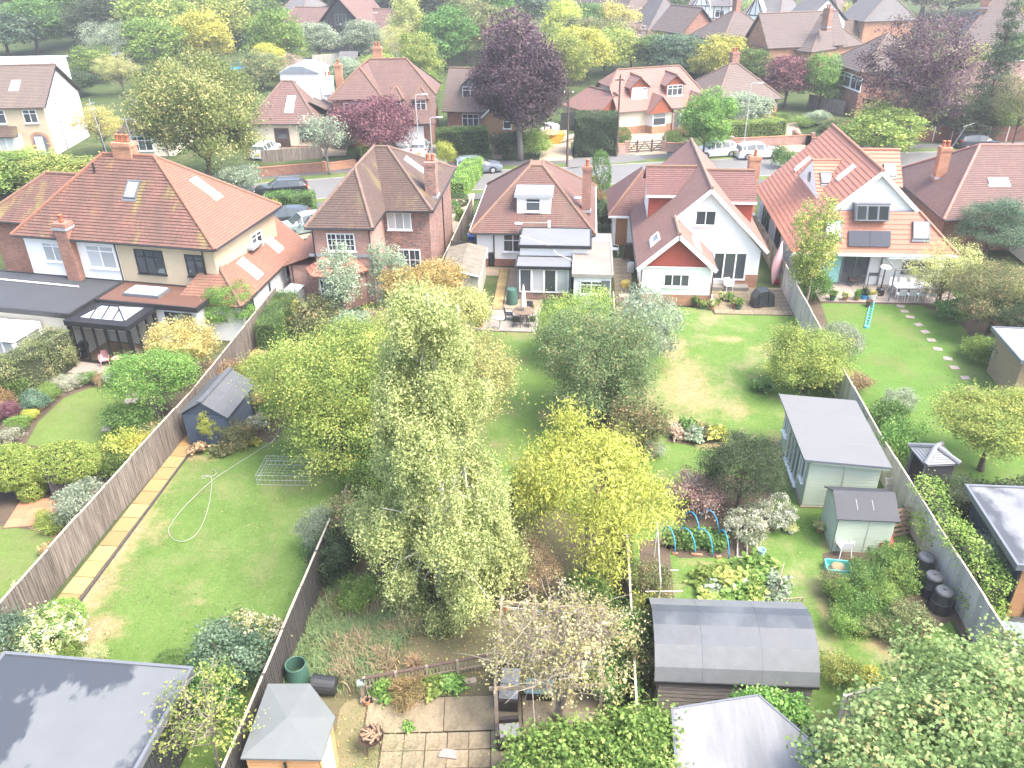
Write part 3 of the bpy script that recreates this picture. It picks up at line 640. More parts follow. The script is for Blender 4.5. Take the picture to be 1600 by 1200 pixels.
fence('garden_fence','brown side gate fence between the white bungalow and the brick house',[(-9.1,55.2),(-7.5,55.4)],1.8,M_fence_dark,cap=None)
fence('garden_fence','tall narrow fence beside the concrete garage and the brick house',[(-9.3,47.6),(-9.0,66)],1.7,M_fence_old,cap=M_fence_cap)
fence('garden_fence','far grey fence beyond the red-roofed long house',[tuple(G(490,104)[:2]),tuple(G(560,100)[:2])],1.8,M_fence_grey,cap=None)
# ---------------------------------------------------------------- paving laid slab by slab
M_york = plain('yellow_paving',(.36,.26,.11),.85,.2,1.2,rnd=.35,fine=25,bmp=.2)
M_york2 = plain('orange_paving',(.35,.21,.08),.85,.15,1.2)
M_slab = plain('grey_paving_slab',(.27,.25,.215),.85,.2,1.0,rnd=.25,fine=22)
M_pinkslab = plain('pink_paving_slab',(.33,.275,.235),.85,.15,1.0,rnd=.18)
M_mossslab = plain('mossy_paving_slab',(.29,.235,.155),.9,.45,1.6,rnd=.2,fine=12,c2=(.12,.10,.055))
def paving(name,ox,oy,nx,ny,sx,sy,mat,rz=0,z=.05,alt=None,keep=None,joint=.012,under=M_soil):
    """slabs laid with open joints over a bed; each slab a part of its own"""
    bed = MB().box(-.05,nx * sx + .05,-.05,ny * sy + .05,-.02,z - .03).build(name,under); tag(bed,kind='structure'); bed.location = (ox,oy,0); bed.rotation_euler = (0,0,rz)
    me = MB().box(joint / 2,sx - joint / 2,joint / 2,sy - joint / 2,z - .045,z).build('paving_slab',mat); first = me
    for i in range(nx):
        for j in range(ny):
            if keep and not keep(i,j): continue
            o = first if first is not None else link('paving_slab',me.data); first = None
            o.parent = bed; o.location = (i * sx,j * sy,random.uniform(-.006,.006)); o.rotation_euler = (random.gauss(0,.004),random.gauss(0,.004),random.gauss(0,.006))
            if alt and alt[1](i,j): o.material_slots[0].link = 'OBJECT'; o.material_slots[0].material = alt[0]
    return bed
paving('garden_path',-19.0,18.0,1,31,.82,.9,M_york,-.012,alt=(M_york2,lambda i,j: j in (15,18,24)),joint=.035)
MB().box(-.03,.03,0,28,0,.1).build('path_edging',M_fence_dark,None,(-18.0,18,0))['kind'] = 'structure'
paving('garden_patio',-6.25,44.75,5,4,.75,.75,M_slab,-.02)
paving('garden_path',-5.5,47.8,1,11,.62,.62,M_york,.02)
paving('sunken_patio',-5.35,14.0,10,4,.66,.62,M_mossslab,.105,z=.05,joint=.03)
paving('sunken_patio',-6.22,16.43,3,1,2.45,1.3,M_mossslab,.105,z=.05,joint=.03)
sheet('worn_ground',blob(-5.9,16.2,1.15,1.9,40,.35,4),.011,plain('trodden_ground',(.19,.155,.085),.95,.35,1.2,fine=12,bmp=.6,c2=(.12,.125,.045)))
paving('garden_patio',-28.9,38.2,7,4,.62,.62,M_pinkslab,-.12)
paving('garden_patio',15.3,50.2,14,5,.62,.62,M_pinkslab,.0,z=.06)
paving('garden_patio',8.4,47.95,8,7,.6,.6,M_mossslab,.0,z=.05)
paving('side_path',2.3,46.6,2,14,.6,.75,M_mossslab,0,z=.04)
M_terra = plain('terracotta_slab',(.42,.2,.11),.85,.2,2,rnd=.2)
paving('hedge_path',*G(5,826)[:2],3,3,.62,.62,M_terra,.2)
stepme = None
for i,(x,y) in enumerate(((1407,479),(1413,487),(1422,496),(1435,508),(1445,519),(1455,532),(1465,546),(1481,561),(1491,575),(1508,591),(1518,607))):
    p = G(x,y); o = MB().box(-.23,.23,-.2,.2,0,.03).build('stepping_stone',M_pinkslab) if i == 0 else link('stepping_stone',stepme); stepme = o.data
    o.location = (p.x,p.y,.012); o.rotation_euler = (0,0,random.uniform(-.4,.4))
    tag(o,('first','second','third','fourth','fifth','sixth','seventh','eighth','ninth','tenth','last')[i] + ' square stepping stone counted from the patio of the orange-roofed house','stepping stone','stepping stones in the right lawn')
for i,(x,y) in enumerate(((171,669),(205,627),(208,616),(183,654))):
    p = G(x,y); o = link('stepping_stone',stepme); o.location = (p.x,p.y,.014); o.scale = (1.4,1.4,1); o.rotation_euler = (0,0,.3)
    tag(o,'pale stepping stone on the small curved lawn, ' + ('nearest the clipped hedge','upper one beneath the round tree','furthest from the hedge','second from the clipped hedge')[i],'stepping stone','stepping stones in the left lawn')
# ---------------------------------------------------------------- houses
W_white = plain('white_render',(.80,.80,.78),.8,.06,.8,bmp=.1,fine=12)
W_cream = plain('cream_render',(.66,.60,.48),.85,.08,.8,bmp=.15,fine=14)
W_tan = plain('tan_pebbledash',(.50,.41,.28),.9,.12,1.0,fine=30,bmp=.5)
W_brick = brick_mat('brick_red',(.33,.125,.075),(.20,.075,.05),(.36,.31,.26))
W_brick2 = brick_mat('brick_blue_red',(.36,.15,.10),(.09,.06,.06),(.38,.33,.29))
W_pinkbrick = brick_mat('brick_pink',(.46,.24,.19),(.36,.17,.13),(.48,.42,.37))
W_orange = brick_mat('brick_orange',(.46,.20,.10),(.36,.14,.07),(.44,.36,.28))
T_red = tile_mat('tile_red_orange',(.225,.105,.075),(.13,.065,.05),(.06,.047,.041),(.21,.185,.05),dirtamt=.9,mossamt=.8)
T_redflank = tile_mat('tile_red_brown',(0.289,0.136,0.085),(0.204,0.085,0.0595),(0.128,0.085,0.068),(.16,.14,.06),dirtamt=.5,mossamt=.3)
T_brown = tile_mat('tile_brown',(.125,.075,.056),(.066,.042,.035),(0.051,0.0425,0.0382),(.19,.17,.06),dirtamt=.5,mossamt=.45)
T_bung = tile_mat('tile_bungalow_red',(.175,.08,.064),(.105,.052,.045),(0.102,0.0765,0.0638),(.20,.17,.09),dirtamt=.9,mossamt=.3)
T_pink = tile_mat('tile_pinkish',(0.272,0.145,0.111),(0.204,0.102,0.0808),(0.136,0.085,0.0723),None,dirtamt=.5)
T_pinkdark = tile_mat('tile_dark_pink',(.195,.09,.078),(.125,.06,.055),(0.0935,0.0595,0.0553),None,dirtamt=.5)
T_orange = tile_mat('tile_orange_concrete',(.42,.185,.122),(.375,.16,.104),(.32,.15,.11),None,tw=.33,dirtamt=.35,mf=.82)
T_hung = tile_mat('tile_hung_red',(0.357,0.0723,0.0425),(0.289,0.0595,0.0382),(0.238,0.051,0.034),None,dirtamt=.3)
T_hungor = tile_mat('tile_hung_orange',(0.391,0.111,0.0467),(0.323,0.085,0.0425),(0.255,0.0765,0.0425),None,dirtamt=.3)
T_purple = tile_mat('tile_purple_red',(.195,.115,.095),(.13,.075,.065),(0.102,0.068,0.0638),(.22,.18,.10),dirtamt=.5,mossamt=.2)
T_greybr = tile_mat('tile_grey_brown',(0.178,0.132,0.111),(0.128,0.0935,0.0808),(0.102,0.085,0.0723),(.2,.17,.09),dirtamt=.5,mossamt=.3)
T_farbr = tile_mat('tile_far_brown',(.13,.098,.087),(.098,.075,.068),(.085,.07,.064),None,dirtamt=.5)
T_grey = tile_mat('tile_grey',(0.162,0.153,0.153),(0.119,0.115,0.119),(0.0935,0.0935,0.0935),None,dirtamt=.5)
M_ridge = plain('ridge_tile',(.20,.105,.075),.85,.35,2.5,c2=(.13,.10,.06))
M_ridgeor = plain('ridge_orange',(.33,.15,.10),.8,.15,2)
M_ridgebr = plain('ridge_brown',(.18,.12,.095),.85,.35,2.5)
M_wframe = plain('white_frame',(.80,.80,.80),.4,.05,3,bmp=0)
M_bframe = plain('black_frame',(.022,.023,.026),.35,.2,3,bmp=0)
M_gframe = plain('grey_frame',(.13,.14,.155),.4,.15,3,bmp=0)
M_glass = glass_mat('window_glass')
M_glassl = glass_mat('curtained_glass',(.22,.23,.23))
M_dglass = glass_mat('dark_glass',(.012,.016,.015),.12); M_dglass.node_tree.nodes['Principled BSDF'].inputs['Specular IOR Level'].default_value = .15
M_glasss = glass_mat('roof_glass',(.19,.21,.23),.08)
M_gutter = plain('black_gutter',(.025,.025,.027),.45,.2,3,bmp=0)
M_gutw = plain('white_fascia',(.78,.78,.76),.5,.06,3,bmp=0)
M_felt = plain('grey_felt_roof',(.165,.175,.183),.55,.15,.45,fine=30,bmp=.2)
M_feltdk = plain('dark_felt_roof',(.05,.054,.06),.75,.2,.5,fine=30,bmp=.2)
M_feltbr = plain('brown_felt_roof',(0.128,0.0638,0.045),.6,.25,.6,fine=30,bmp=.2)
M_lead = plain('lead_flashing',(.30,.32,.35),.5,.2,4)
M_pot = plain('chimney_pot',(.44,.15,.08),.85,.25,5)
M_doorw = plain('white_door',(.74,.74,.74),.45,.06,3,bmp=0)
M_wood = plain('orange_door',(.34,.16,.06),.6,.25,2,stretch=(4,4,.5))
M_blkwood = plain('black_timber',(.03,.03,.032),.7,.3,4)

def hip(x0,x1,y0,y1,ze,zr,a=None,b=None,ax='x',rc=None):
    """planes and ridge lines of a hipped or gabled roof; a, b: hip run at the low and high end of the ridge, 0 for a gable"""
    if ax == 'x':
        ym = (y0 + y1) / 2 if rc is None else rc; a = (y1 - y0) / 2 if a is None else a; b = (y1 - y0) / 2 if b is None else b
        A,B = (x0 + a,ym,zr),(x1 - b,ym,zr); p = [(x0,y0,ze),(x1,y0,ze),(x1,y1,ze),(x0,y1,ze)]
        pl = [[p[0],p[1],B,A],[p[2],p[3],A,B]]; rd = [(A,B)]
        if a: pl.append([p[3],p[0],A]); rd += [(p[0],A),(p[3],A)]
        if b: pl.append([p[1],p[2],B]); rd += [(p[1],B),(p[2],B)]
    else:
        xm = (x0 + x1) / 2 if rc is None else rc; a = (x1 - x0) / 2 if a is None else a; b = (x1 - x0) / 2 if b is None else b
        A,B = (xm,y0 + a,zr),(xm,y1 - b,zr); p = [(x0,y0,ze),(x1,y0,ze),(x1,y1,ze),(x0,y1,ze)]
        pl = [[p[1],p[2],B,A],[p[3],p[0],A,B]]; rd = [(A,B)]
        if a: pl.append([p[0],p[1],A]); rd += [(p[0],A),(p[1],A)]
        if b: pl.append([p[2],p[3],B]); rd += [(p[3],B),(p[2],B)]
    return pl,rd

class House:
    def __init__(s,name,label,loc,rz=0.0,cat='house',group=None):
        s.t = thing(name,label,cat,(loc[0],loc[1],0),rz,group)
    def walls(s,boxes,mat,name='wall'):
        for b in boxes: MB().box(*b).build(name,mat,s.t)
    def mesh(s,name,mb,mat,parent=None,smooth=False): return mb.build(name,mat,parent or s.t,smooth=smooth)
    def gable(s,pts,d,mat,name='gable_wall'): return s.mesh(name,MB().extr(pts,d),mat)
    def roof(s,planes,mat,course=.2,lift=.035,ridges=(),rm=None,name='roof',under=True):
        mb = MB()
        for p in planes:
            mb.tiles(p,course,lift)
            if under: n = len(p); mb.poly([(q[0],q[1],q[2] - .06) for q in p][::-1])
        r = mb.build(name,mat,s.t)
        if ridges:
            for a,b in ridges:
                a,b = Vector(a),Vector(b); k = max(1,int((b - a).length / .42)); rb = MB()
                for i in range(k):
                    p,q = a.lerp(b,i / k),a.lerp(b,(i + 1.06) / k); rb.tube([p + Vector((0,0,.03)),q + Vector((0,0,.045))],[.115,.095],7)
                tag(rb.build('ridge_tile',rm or M_ridge,r),kind='stuff')
        return r
    def window(s,o,u,n,z,w,h,cols=2,tr=0.0,fm=None,gm=None,bars=0,d=.07,name='window',sill=True,fw=.065):
        """frame on a wall face: o left lower corner (x, y), u along, n outward; each light a pane"""
        fm = fm or M_wframe; gm = gm or M_glass; u = Vector((u[0],u[1],0)); n = Vector((n[0],n[1],n[2] if len(n) > 2 else 0)); up = n.cross(u) * -1
        if up.z < 0: up = -up
        O = Vector((o[0],o[1],z)); mb = MB()
        def bar(a0,a1,b0,b1,dd=d): mb.obox(O + u * (a0 + a1) / 2 + up * (b0 + b1) / 2 + n * dd / 2,u * (a1 - a0) / 2,up * (b1 - b0) / 2,n * dd / 2)
        bar(0,w,0,fw); bar(0,w,h - fw,h); bar(0,fw,fw,h - fw); bar(w - fw,w,fw,h - fw)
        cw = w / cols; cells = []
        for i in range(cols):
            if i: bar(i * cw - fw * .45,i * cw + fw * .45,fw,h - fw,d * .9)
            a0,a1 = (i * cw + fw * .5,(i + 1) * cw - fw * .5)
            if tr:
                zt = h * (1 - tr); bar(a0,a1,zt - fw * .4,zt + fw * .4,d * .85); cells += [(a0,a1,fw * .5,zt),(a0,a1,zt,h - fw * .5)]
            else: cells.append((a0,a1,fw * .5,h - fw * .5))
            for k in range(bars): zz = h * (k + 1) / (bars + 1); bar(a0,a1,zz - .014,zz + .014,d * .8)
            if bars: bar((a0 + a1) / 2 - .014,(a0 + a1) / 2 + .014,fw,h - fw,d * .78)
        f = mb.build(name,fm,s.t)
        for a0,a1,b0,b1 in cells:
            MB().obox(O + u * (a0 + a1) / 2 + up * (b0 + b1) / 2 + n * d * .3,u * (a1 - a0) / 2,up * (b1 - b0) / 2,n * d * .12).build('pane',gm,f)
        if sill and abs(n.z) < .1: MB().obox(O + u * w / 2 - up * .03 + n * .07,u * (w / 2 + .05),up * .03,n * .08).build('sill',fm,f)
        return f
    def skylight(s,c,n,w,h,fm=None,gm=None,name='roof_window'):
        n = Vector(n).normalized(); u = Vector((0,0,1)).cross(n).normalized(); v = n.cross(u); c = Vector(c); mb = MB(); fw = .07
        for a,b,p,q in ((0,h / 2,w / 2 + fw,fw / 2),(0,-h / 2,w / 2 + fw,fw / 2),(w / 2,0,fw / 2,h / 2),(-w / 2,0,fw / 2,h / 2)):
            mb.obox(c + u * a + v * b + n * .06,u * p,v * q,n * .075)
        mb.obox(c - v * (h / 2 + .12) + n * .035,u * (w / 2 + .1),v * .1,n * .02)
        f = mb.build(name,fm or M_gframe,s.t); MB().obox(c + n * .06,u * w / 2,v * h / 2,n * .03).build('pane',gm or M_glasss,f); return f
    def door(s,o,u,n,w,h,mat=None,glass=False,z=0.0):
        mat = mat or M_doorw; u = Vector((u[0],u[1],0)); n = Vector((n[0],n[1],0)); O = Vector((o[0],o[1],z)); Z = Vector((0,0,1))
        f = MB().obox(O + u * w / 2 + Z * h / 2 + n * .03,u * w / 2,Z * h / 2,n * .03).build('door',mat,s.t)
        if glass: MB().obox(O + u * w / 2 + Z * h * .68 + n * .065,u * (w * .3),Z * h * .2,n * .008).build('pane',M_glass,f)
        MB().obox(O + u * w * .88 + Z * h * .48 + n * .09,u * .05,Z * .015,n * .02).build('handle',M_lead,f)
        return f
    def chimney(s,x,y,z0,z1,w=.7,d=.7,mat=None,pots=1,name='chimney',potm=None):
        mb = MB().box(x - w / 2,x + w / 2,y - d / 2,y + d / 2,z0,z1 - .25).box(x - w / 2 - .05,x + w / 2 + .05,y - d / 2 - .05,y + d / 2 + .05,z1 - .248,z1 - .1).box(x - w / 2 - .02,x + w / 2 + .02,y - d / 2 - .02,y + d / 2 + .02,z1 - .098,z1)
        c = mb.build(name,mat or W_brick,s.t)
        MB().box(x - w / 2 - .06,x + w / 2 + .06,y - d / 2 - .06,y + d / 2 + .06,z0 + .35,z0 + .5).build('flashing',M_lead,c)
        for i in range(pots):
            px = x + (i - (pots - 1) / 2) * min(.34,w / max(1,pots))
            MB().lathe([(.13,0),(.12,.1),(.11,.38),(.135,.40),(.135,.46),(.10,.46)],10,(px,y,z1)).build('chimney_pot',potm or M_pot,c,smooth=True)
        return c
    def gutter(s,pts,mat=None,r=.055): return s.mesh('gutter',MB().tube(pts,r,6),mat or M_gutter)
    def pipe(s,x,y,z0,z1,mat=None,r=.04): return s.mesh('downpipe',MB().tube([(x,y,z0),(x,y,z1)],r,6),mat or M_gutter)
    def barge(s,pts,mat=None,w=.2,t=.04):
        mb = MB()
        for a,b in zip(pts[:-1],pts[1:]): mb.bar(a,b,t,w)
        return s.mesh('bargeboard',mb,mat or M_gutw)
    def parapet(s,x0,x1,y0,y1,z,th,mat,edge=None,name='flat_roof'):
        r = s.mesh(name,MB().box(x0,x1,y0,y1,z - th,z),mat); e = MB(); k = .07
        e.box(x0 - .03,x1 + .03,y0 - .03,y0 + k,z - th - .02,z + .05).box(x0 - .03,x1 + .03,y1 - k,y1 + .03,z - th - .02,z + .05).box(x0 - .03,x0 + k,y0 + k,y1 - k,z - th - .02,z + .05).box(x1 - k,x1 + .03,y0 + k,y1 - k,z - th - .02,z + .05)
        e.build('roof_edge',edge or M_gutter,r); return r
FR,RT,LT,BK = ((1,0),(0,-1)),((0,1),(1,0)),((0,-1),(-1,0)),((-1,0),(0,1))   # (along, outward) of the four faces

# ---- the semi-detached pair on the left
h = House('semi_detached_house','pair of semis under one big red-orange hipped roof, half white, half tan',(-34.1,45.1),R(-8))
L_,D_ = 13.5,8.3; ze,zr = 5.4,9.4
h.walls([(.4,6.75,.4,D_ - .4,0,ze)],W_white); h.walls([(6.75,L_ - .4,.402,D_ - .4,0,ze)],W_tan)
pl,rd = hip(0,L_,0,D_,ze,zr,4.4,5.6)
h.roof([pl[0],pl[1],pl[2]],T_red,.2,.045,rd[:2] + [rd[2]] + [rd[3]],plain('ridge_red',(.26,.11,.07),.85,.3,3,c2=(.15,.08,.05)))
h.roof([pl[3]],T_redflank,.17,.03,[rd[4]])
h.chimney(5.9,4.3,8.2,10.15,1.25,.75,W_orange,3)
h.mesh('vent_pipe',MB().tube([(4.3,3.2,8.3),(4.3,3.2,9.1)],.07,8),M_gutter)
h.mesh('aerial',MB().tube([(4.6,4.3,9.2),(4.3,4.3,12.6)],.025,5).tube([(4.3,3.9,12.3),(4.3,4.7,12.3)],.015,4).tube([(4.3,3.9,12.0),(4.3,4.7,12.0)],.015,4),M_lead)
h.mesh('aerial',MB().tube([(6.6,4.3,9.6),(6.4,4.3,11.6)],.02,5).tube([(6.1,4.3,11.5),(6.9,4.3,11.5)],.015,4),M_lead)
nf = Vector((0,-4,4.15)); sl = (zr - ze) / (D_ / 2)
h.skylight((7.15,2.5,ze + 2.5 * sl),(0,-sl,1),.75,1.1)
nr = ((zr - ze) / 5.6,0,1)
h.skylight((10.6,4.6,ze + (L_ - 10.6) * nr[0]),nr,.62,1.7,M_wframe)
h.gutter([(0,-.05,ze - .04),(L_,-.05,ze - .04)]); h.gutter([(L_ + .05,0,ze - .04),(L_ + .05,D_,ze - .04)])
h.pipe(6.7,.34,2.8,ze); h.pipe(12.4,.34,2.8,ze)
h.mesh('chimney_breast',MB().box(3.2,4.05,-.1,.6,2.7,5.6),W_brick); h.chimney(3.6,.25,5.6,6.35,.85,.7,pots=1)
h.window((1.6,.4),*FR,3.75,1.45,1.2,2,.2,gm=M_glassl); h.window((4.6,.4),*FR,3.55,1.95,1.45,2,.25,gm=M_glassl)
h.window((7.9,.4),*FR,3.45,1.85,1.5,3,.3,M_bframe); h.window((11.2,.4),*FR,3.5,1.15,1.35,2,.25,M_bframe)
h.window((L_ - .4,4.6),*RT,3.5,1.3,1.1,2,.25)
# left wing with its own lower hip
h.walls([(-4.5,.4,3.2,9,0,ze - .3)],W_brick)
pl,rd = hip(-5,1.4,2.8,9.4,ze - .3,7.4,3.2,.2); h.roof(pl[:3],T_red,.17,.03,rd[:3])
h.window((-1.9,3.2),*FR,3.3,1.5,1.3,2,.25); h.gutter([(-5,2.75,ze - .34),(0,2.75,ze - .34)])
# rear extensions: grey flat roof, white conservatory, brown flat roof with lantern light, black orangery
h.walls([(-2.5,6.6,-4.3,.4,0,2.55)],W_cream); h.parapet(-3.2,6.65,-4.5,.39,2.8,.22,M_feltdk)
h.mesh('roof_trim',MB().tube([(-3,-.9,2.86),(4.6,-1.0,2.86)],.05,6),M_wframe)
h.walls([(6.75,12.9,-2.1,.4,0,2.55)],W_white); h.parapet(6.75,13.2,-2.4,.38,2.8,.22,M_feltbr)
h.mesh('lantern_upstand',MB().box(8.0,10.3,-1.6,-.35,2.8,2.98),M_gframe); h.mesh('rooflight',MB().box(8.12,10.18,-1.5,-.45,2.98,3.02),glass_mat('green_roof_glass',(.34,.46,.44),.08))
h.window((10.9,-2.1),*FR,.95,1.7,1.35,2,0,M_bframe)
def orangery(h,x0,x1,y0,y1,z,fm,gm,rg,panes,inset=.45,solid=False,side=None):
    """glazed room: posts, door leaves, deep eaves frame, hipped glass roof with bars; panes and posts are parts"""
    h.mesh('floor_slab',MB().box(x0,x1,y0,y1,.0,.12),plain('oak_floor',(.36,.25,.14),.5,.2,2,stretch=(6,.6,1)))
    for (o,u,n,ln) in ((Vector((x0,y0,0)),Vector((1,0,0)),Vector((0,-1,0)),x1 - x0),(Vector((x1,y0,0)),Vector((0,1,0)),Vector((1,0,0)),y1 - y0)):
        k = max(2,round(ln / panes))
        for i in range(k + 1):
            w_ = .13 if i in (0,k) else .045
            MB().obox(o + u * (ln * i / k) + Vector((0,0,.12 + z / 2 - .2)),u * w_,n * .05,Vector((0,0,z / 2 - .2))).build('post',fm,h.t)
        for i in range(k):
            c = o + u * (ln * (i + .5) / k) + Vector((0,0,z / 2 - .1)); MB().obox(c,u * (ln / k / 2 - .05),n * .008,Vector((0,0,z / 2 - .25))).build('pane',gm,h.t)
        MB().obox(o + u * ln / 2 + Vector((0,0,.14)),u * ln / 2,n * .05,Vector((0,0,.05))).build('threshold',fm,h.t)
    e = MB(); e.box(x0 - .15,x1 + .15,y0 - .15,y0 + inset,z - .2,z + .1).box(x1 - inset,x1 + .15,y0 + inset,y1,z - .2,z + .1).box(x0 - .15,x0 + inset,y0 + inset,y1,z - .2,z + .1)
    e.build('eaves_frame',fm,h.t)
    a,b,c,d = x0 + inset,x1 - inset,y0 + inset,y1 - .1; ym = (c + d) / 2; hw = (d - c) / 2; zt = z + .1 + hw * .45; A,B = Vector((a + hw,ym,zt)),Vector((b - hw,ym,zt)); z_ = z + .1
    for p in ([(a,c,z_),(b,c,z_),B,A],[(b,d,z_),(a,d,z_),A,B],[(a,d,z_),(a,c,z_),A],[(b,c,z_),(b,d,z_),B]):
        h.mesh('roof_pane',MB().extr(p,(0,0,-.02)),rg)
    def bar(p,q,w_=.06):
        p,q = Vector(p),Vector(q); off = Vector((0,0,.03)); MB().bar(p + off,q + off,w_,.06).build('roof_bar',fm,h.t)
    bar(A,B,.16); bar((a,c,z_),A); bar((b,c,z_),B); bar((a,d,z_),A); bar((b,d,z_),B)
    k = max(2,round((b - a) / .75))
    for i in range(1,k):
        x = a + (b - a) * i / k; t_ = min(1,(x - a) / hw,(b - x) / hw); bar((x,c,z_),(x,c + hw * t_,z_ + (zt - z_) * t_),.045)
M_clear,t_,b_ = newmat('clear_glass'); b_.inputs['Roughness'].default_value = .02; b_.inputs['Base Color'].default_value = (.02,.022,.022,1)
tb_ = t_.nodes.new('ShaderNodeBsdfTransparent'); mx_ = t_.nodes.new('ShaderNodeMixShader'); mx_.inputs[0].default_value = .78; t_.links.new(b_.outputs[0],mx_.inputs[1]); t_.links.new(tb_.outputs[0],mx_.inputs[2]); t_.links.new(mx_.outputs[0],t_.nodes['Material Output'].inputs[0])
orangery(h,6.7,10.4,-4.8,-2.4,2.55,M_bframe,M_clear,M_glasss,.72)
h.walls([(6.55,6.7,-4.8,-2.4,0,2.4)],W_white)
orangery(h,-1.0,4.4,-6.5,-4.5,2.1,M_wframe,M_glassl,plain('poly_roof',(.72,.76,.79),.3,.05,1,bmp=0),.8,.12)
# annex with pitched tiles on the right flank
h2 = House('annex','low annex with red-tiled pitches and roof windows between semis and brick house',(-20.9,42.2),R(-3),'annex')
h2.walls([(-.9,1.25,.35,10.5,0,2.5)],W_white)
h2.roof([[(1.6,0,2.4),(1.6,10.8,2.4),(-.8,10.8,4.5),(-.8,2.4,4.5)],[(-2.6,0,2.4),(1.6,0,2.4),(-.8,2.4,4.5)]],T_redflank,.18,.03,[((1.6,0,2.4),(-.8,2.4,4.5)),((-.8,2.4,4.5),(-.8,10.8,4.5))])
nn = (2.1,0,2.4)
for y,x in ((3.7,.6),(7.7,.4)): h2.skylight((x,y,4.5 - (x + .8) * .875),nn,.75,1.3,M_wframe)
h2.mesh('valley_roof',MB().box(-.6,.5,5.0,6.4,3.9,4.05),M_lead); h2.mesh('flue',MB().tube([(-.1,5.6,3.7),(-.1,5.6,4.8)],.09,8).lathe([(.15,0),(.15,.08),(.02,.14)],8,(-.1,5.6,4.8)),M_gutter)
h2.window((1.25,4.4),*RT,1.1,.5,.95,1); h2.window((1.25,1.0),*RT,.9,1.2,1.2,2,0,M_bframe); h2.gutter([(1.66,0,2.36),(1.66,10.8,2.36)]); h2.window((1.25,7.4),*RT,1.0,.7,1.0,1)

# ---- brown-roofed brick house
h = House('brick_house','two-storey brick house under a steep mossy brown hipped roof with a tall chimney',(0,0))
ze = 5.2; zr = 8.0; A,B,Wp = (-14.35,56.5,zr),(-13.4,56.5,zr),(-14.35,51.2,zr)
h.walls([(-16.6,-13.0,48.2,51.9,0,ze)],W_pinkbrick); h.walls([(-16.6,-9.95,51.9,61.2,0,ze)],W_brick2)
h.roof([[(-16.95,47.8,ze),(-12.7,47.8,ze),Wp],[(-16.95,61.6,ze),(-16.95,47.8,ze),Wp,A],[(-12.7,47.8,ze),(-12.7,51.3,ze),A,Wp],
        [(-12.7,51.3,ze),(-9.6,51.3,ze),B,A],[(-9.6,51.3,ze),(-9.6,61.6,ze),B],[(-9.6,61.6,ze),(-16.95,61.6,ze),A,B]],T_brown,.17,.03,
       [((-16.95,47.8,ze),Wp),((-12.7,47.8,ze),Wp),(Wp,A),(A,B),((-9.6,51.3,ze),B),((-9.6,61.6,ze),B)],M_ridgebr)
h.chimney(-10.05,54.0,5.0,7.75,.75,1.0,W_brick2,2)
h.skylight((-11.6,56.6,ze + 2.0 * .737),(.737,0,1),.6,1.7,M_wframe)
h.window((-15.75,48.2),*FR,3.6,1.75,1.15,3,0,bars=2); h.window((-12.75,51.9),*FR,3.75,1.6,1.2,3,0,gm=M_glassl); h.window((-12.2,51.9),*FR,.15,1.5,2.25,2,0,bars=2,sill=False)
h.gutter([(-16.95,47.75,ze - .05),(-12.65,47.75,ze - .05),(-12.65,51.25,ze - .05),(-9.55,51.25,ze - .05),(-9.55,61.6,ze - .05)]); h.pipe(-13.03,48.1,2.4,ze); h.pipe(-16.6,48.1,2.4,ze); h.pipe(-9.9,57,0,ze)
bp = [(-17.4,48.3),(-16.6,46.9),(-14.6,46.9),(-13.2,48.3)]
h.mesh('bay_wall',MB().prism([(-16.7,48.2),(-16.3,47.2),(-14.8,47.2),(-13.6,48.2)],0,2.35),W_pinkbrick)
e = [(x,y,2.35) for x,y in bp]; T1,T2 = (-16.1,48.24,3.25),(-14.3,48.24,3.25)
h.roof([[e[1],e[2],T2,T1],[e[0],e[1],T1],[e[2],e[3],T2]],T_orange,.3,.05,[(e[1],T1),(e[2],T2)],M_ridgeor,name='bay_roof'); h.mesh('flashing',MB().bar((-17,48.17,3.3),(-13.1,48.17,3.3),.05,.18),M_lead)
h.window((-16.25,47.2),*FR,.75,1.35,1.4,3,0,bars=1)
h.walls([(-18.6,-16.62,48.6,55,0,2.4)],W_pinkbrick); h.roof([[(-18.9,48.3,2.4),(-16.6,48.3,3.3),(-16.6,55,3.3),(-18.9,55,2.4)]],T_redflank,.18,.03,name='lean_to_roof'); h.gutter([(-18.95,48.3,2.36),(-18.95,55,2.36)])
h.pipe(-18.4,48.5,0,2.4)

# ---- the white bungalow in the middle
h = House('bungalow','small white bungalow with a red hipped roof, box dormer and stepped grey felt extensions',(0,0))
ze,zr = 2.6,5.9
h.walls([(-7.3,.5,55.2,66,.55,ze)],W_white); h.walls([(-7.29,.49,55.21,65.99,0,.55)],W_brick,'plinth')
pl,rd = hip(-7.75,.95,54.7,66.4,ze,zr,5.2,5.2,'y',-3.4); A,B = (-3.85,59.9,zr),(-2.95,59.9,zr); A2,B2 = (-3.85,61.2,zr),(-2.95,61.2,zr)
c = [(-7.75,54.7,ze),(.95,54.7,ze),(.95,66.4,ze),(-7.75,66.4,ze)]
h.roof([[c[0],c[1],B,A],[c[1],c[2],B2,B],[c[2],c[3],A2,B2],[c[3],c[0],A,A2]],T_bung,.17,.03,[(c[0],A),(c[1],B),(c[2],B2),(c[3],A2),(A,B),(A,A2),(B,B2)],M_ridge)
h.mesh('roof_cap',MB().box(-3.9,-2.9,59.9,61.2,zr - .1,zr + .06),M_ridge)
h.mesh('dormer',MB().box(-4.55,-2.2,56.2,58.6,3.35,4.8),W_white); h.mesh('dormer_roof',MB().box(-4.7,-2.05,56.0,58.5,4.8,4.95).box(-4.72,-2.03,55.97,56.03,4.74,4.97),plain('pale_felt',(.34,.36,.375),.6,.12,1))
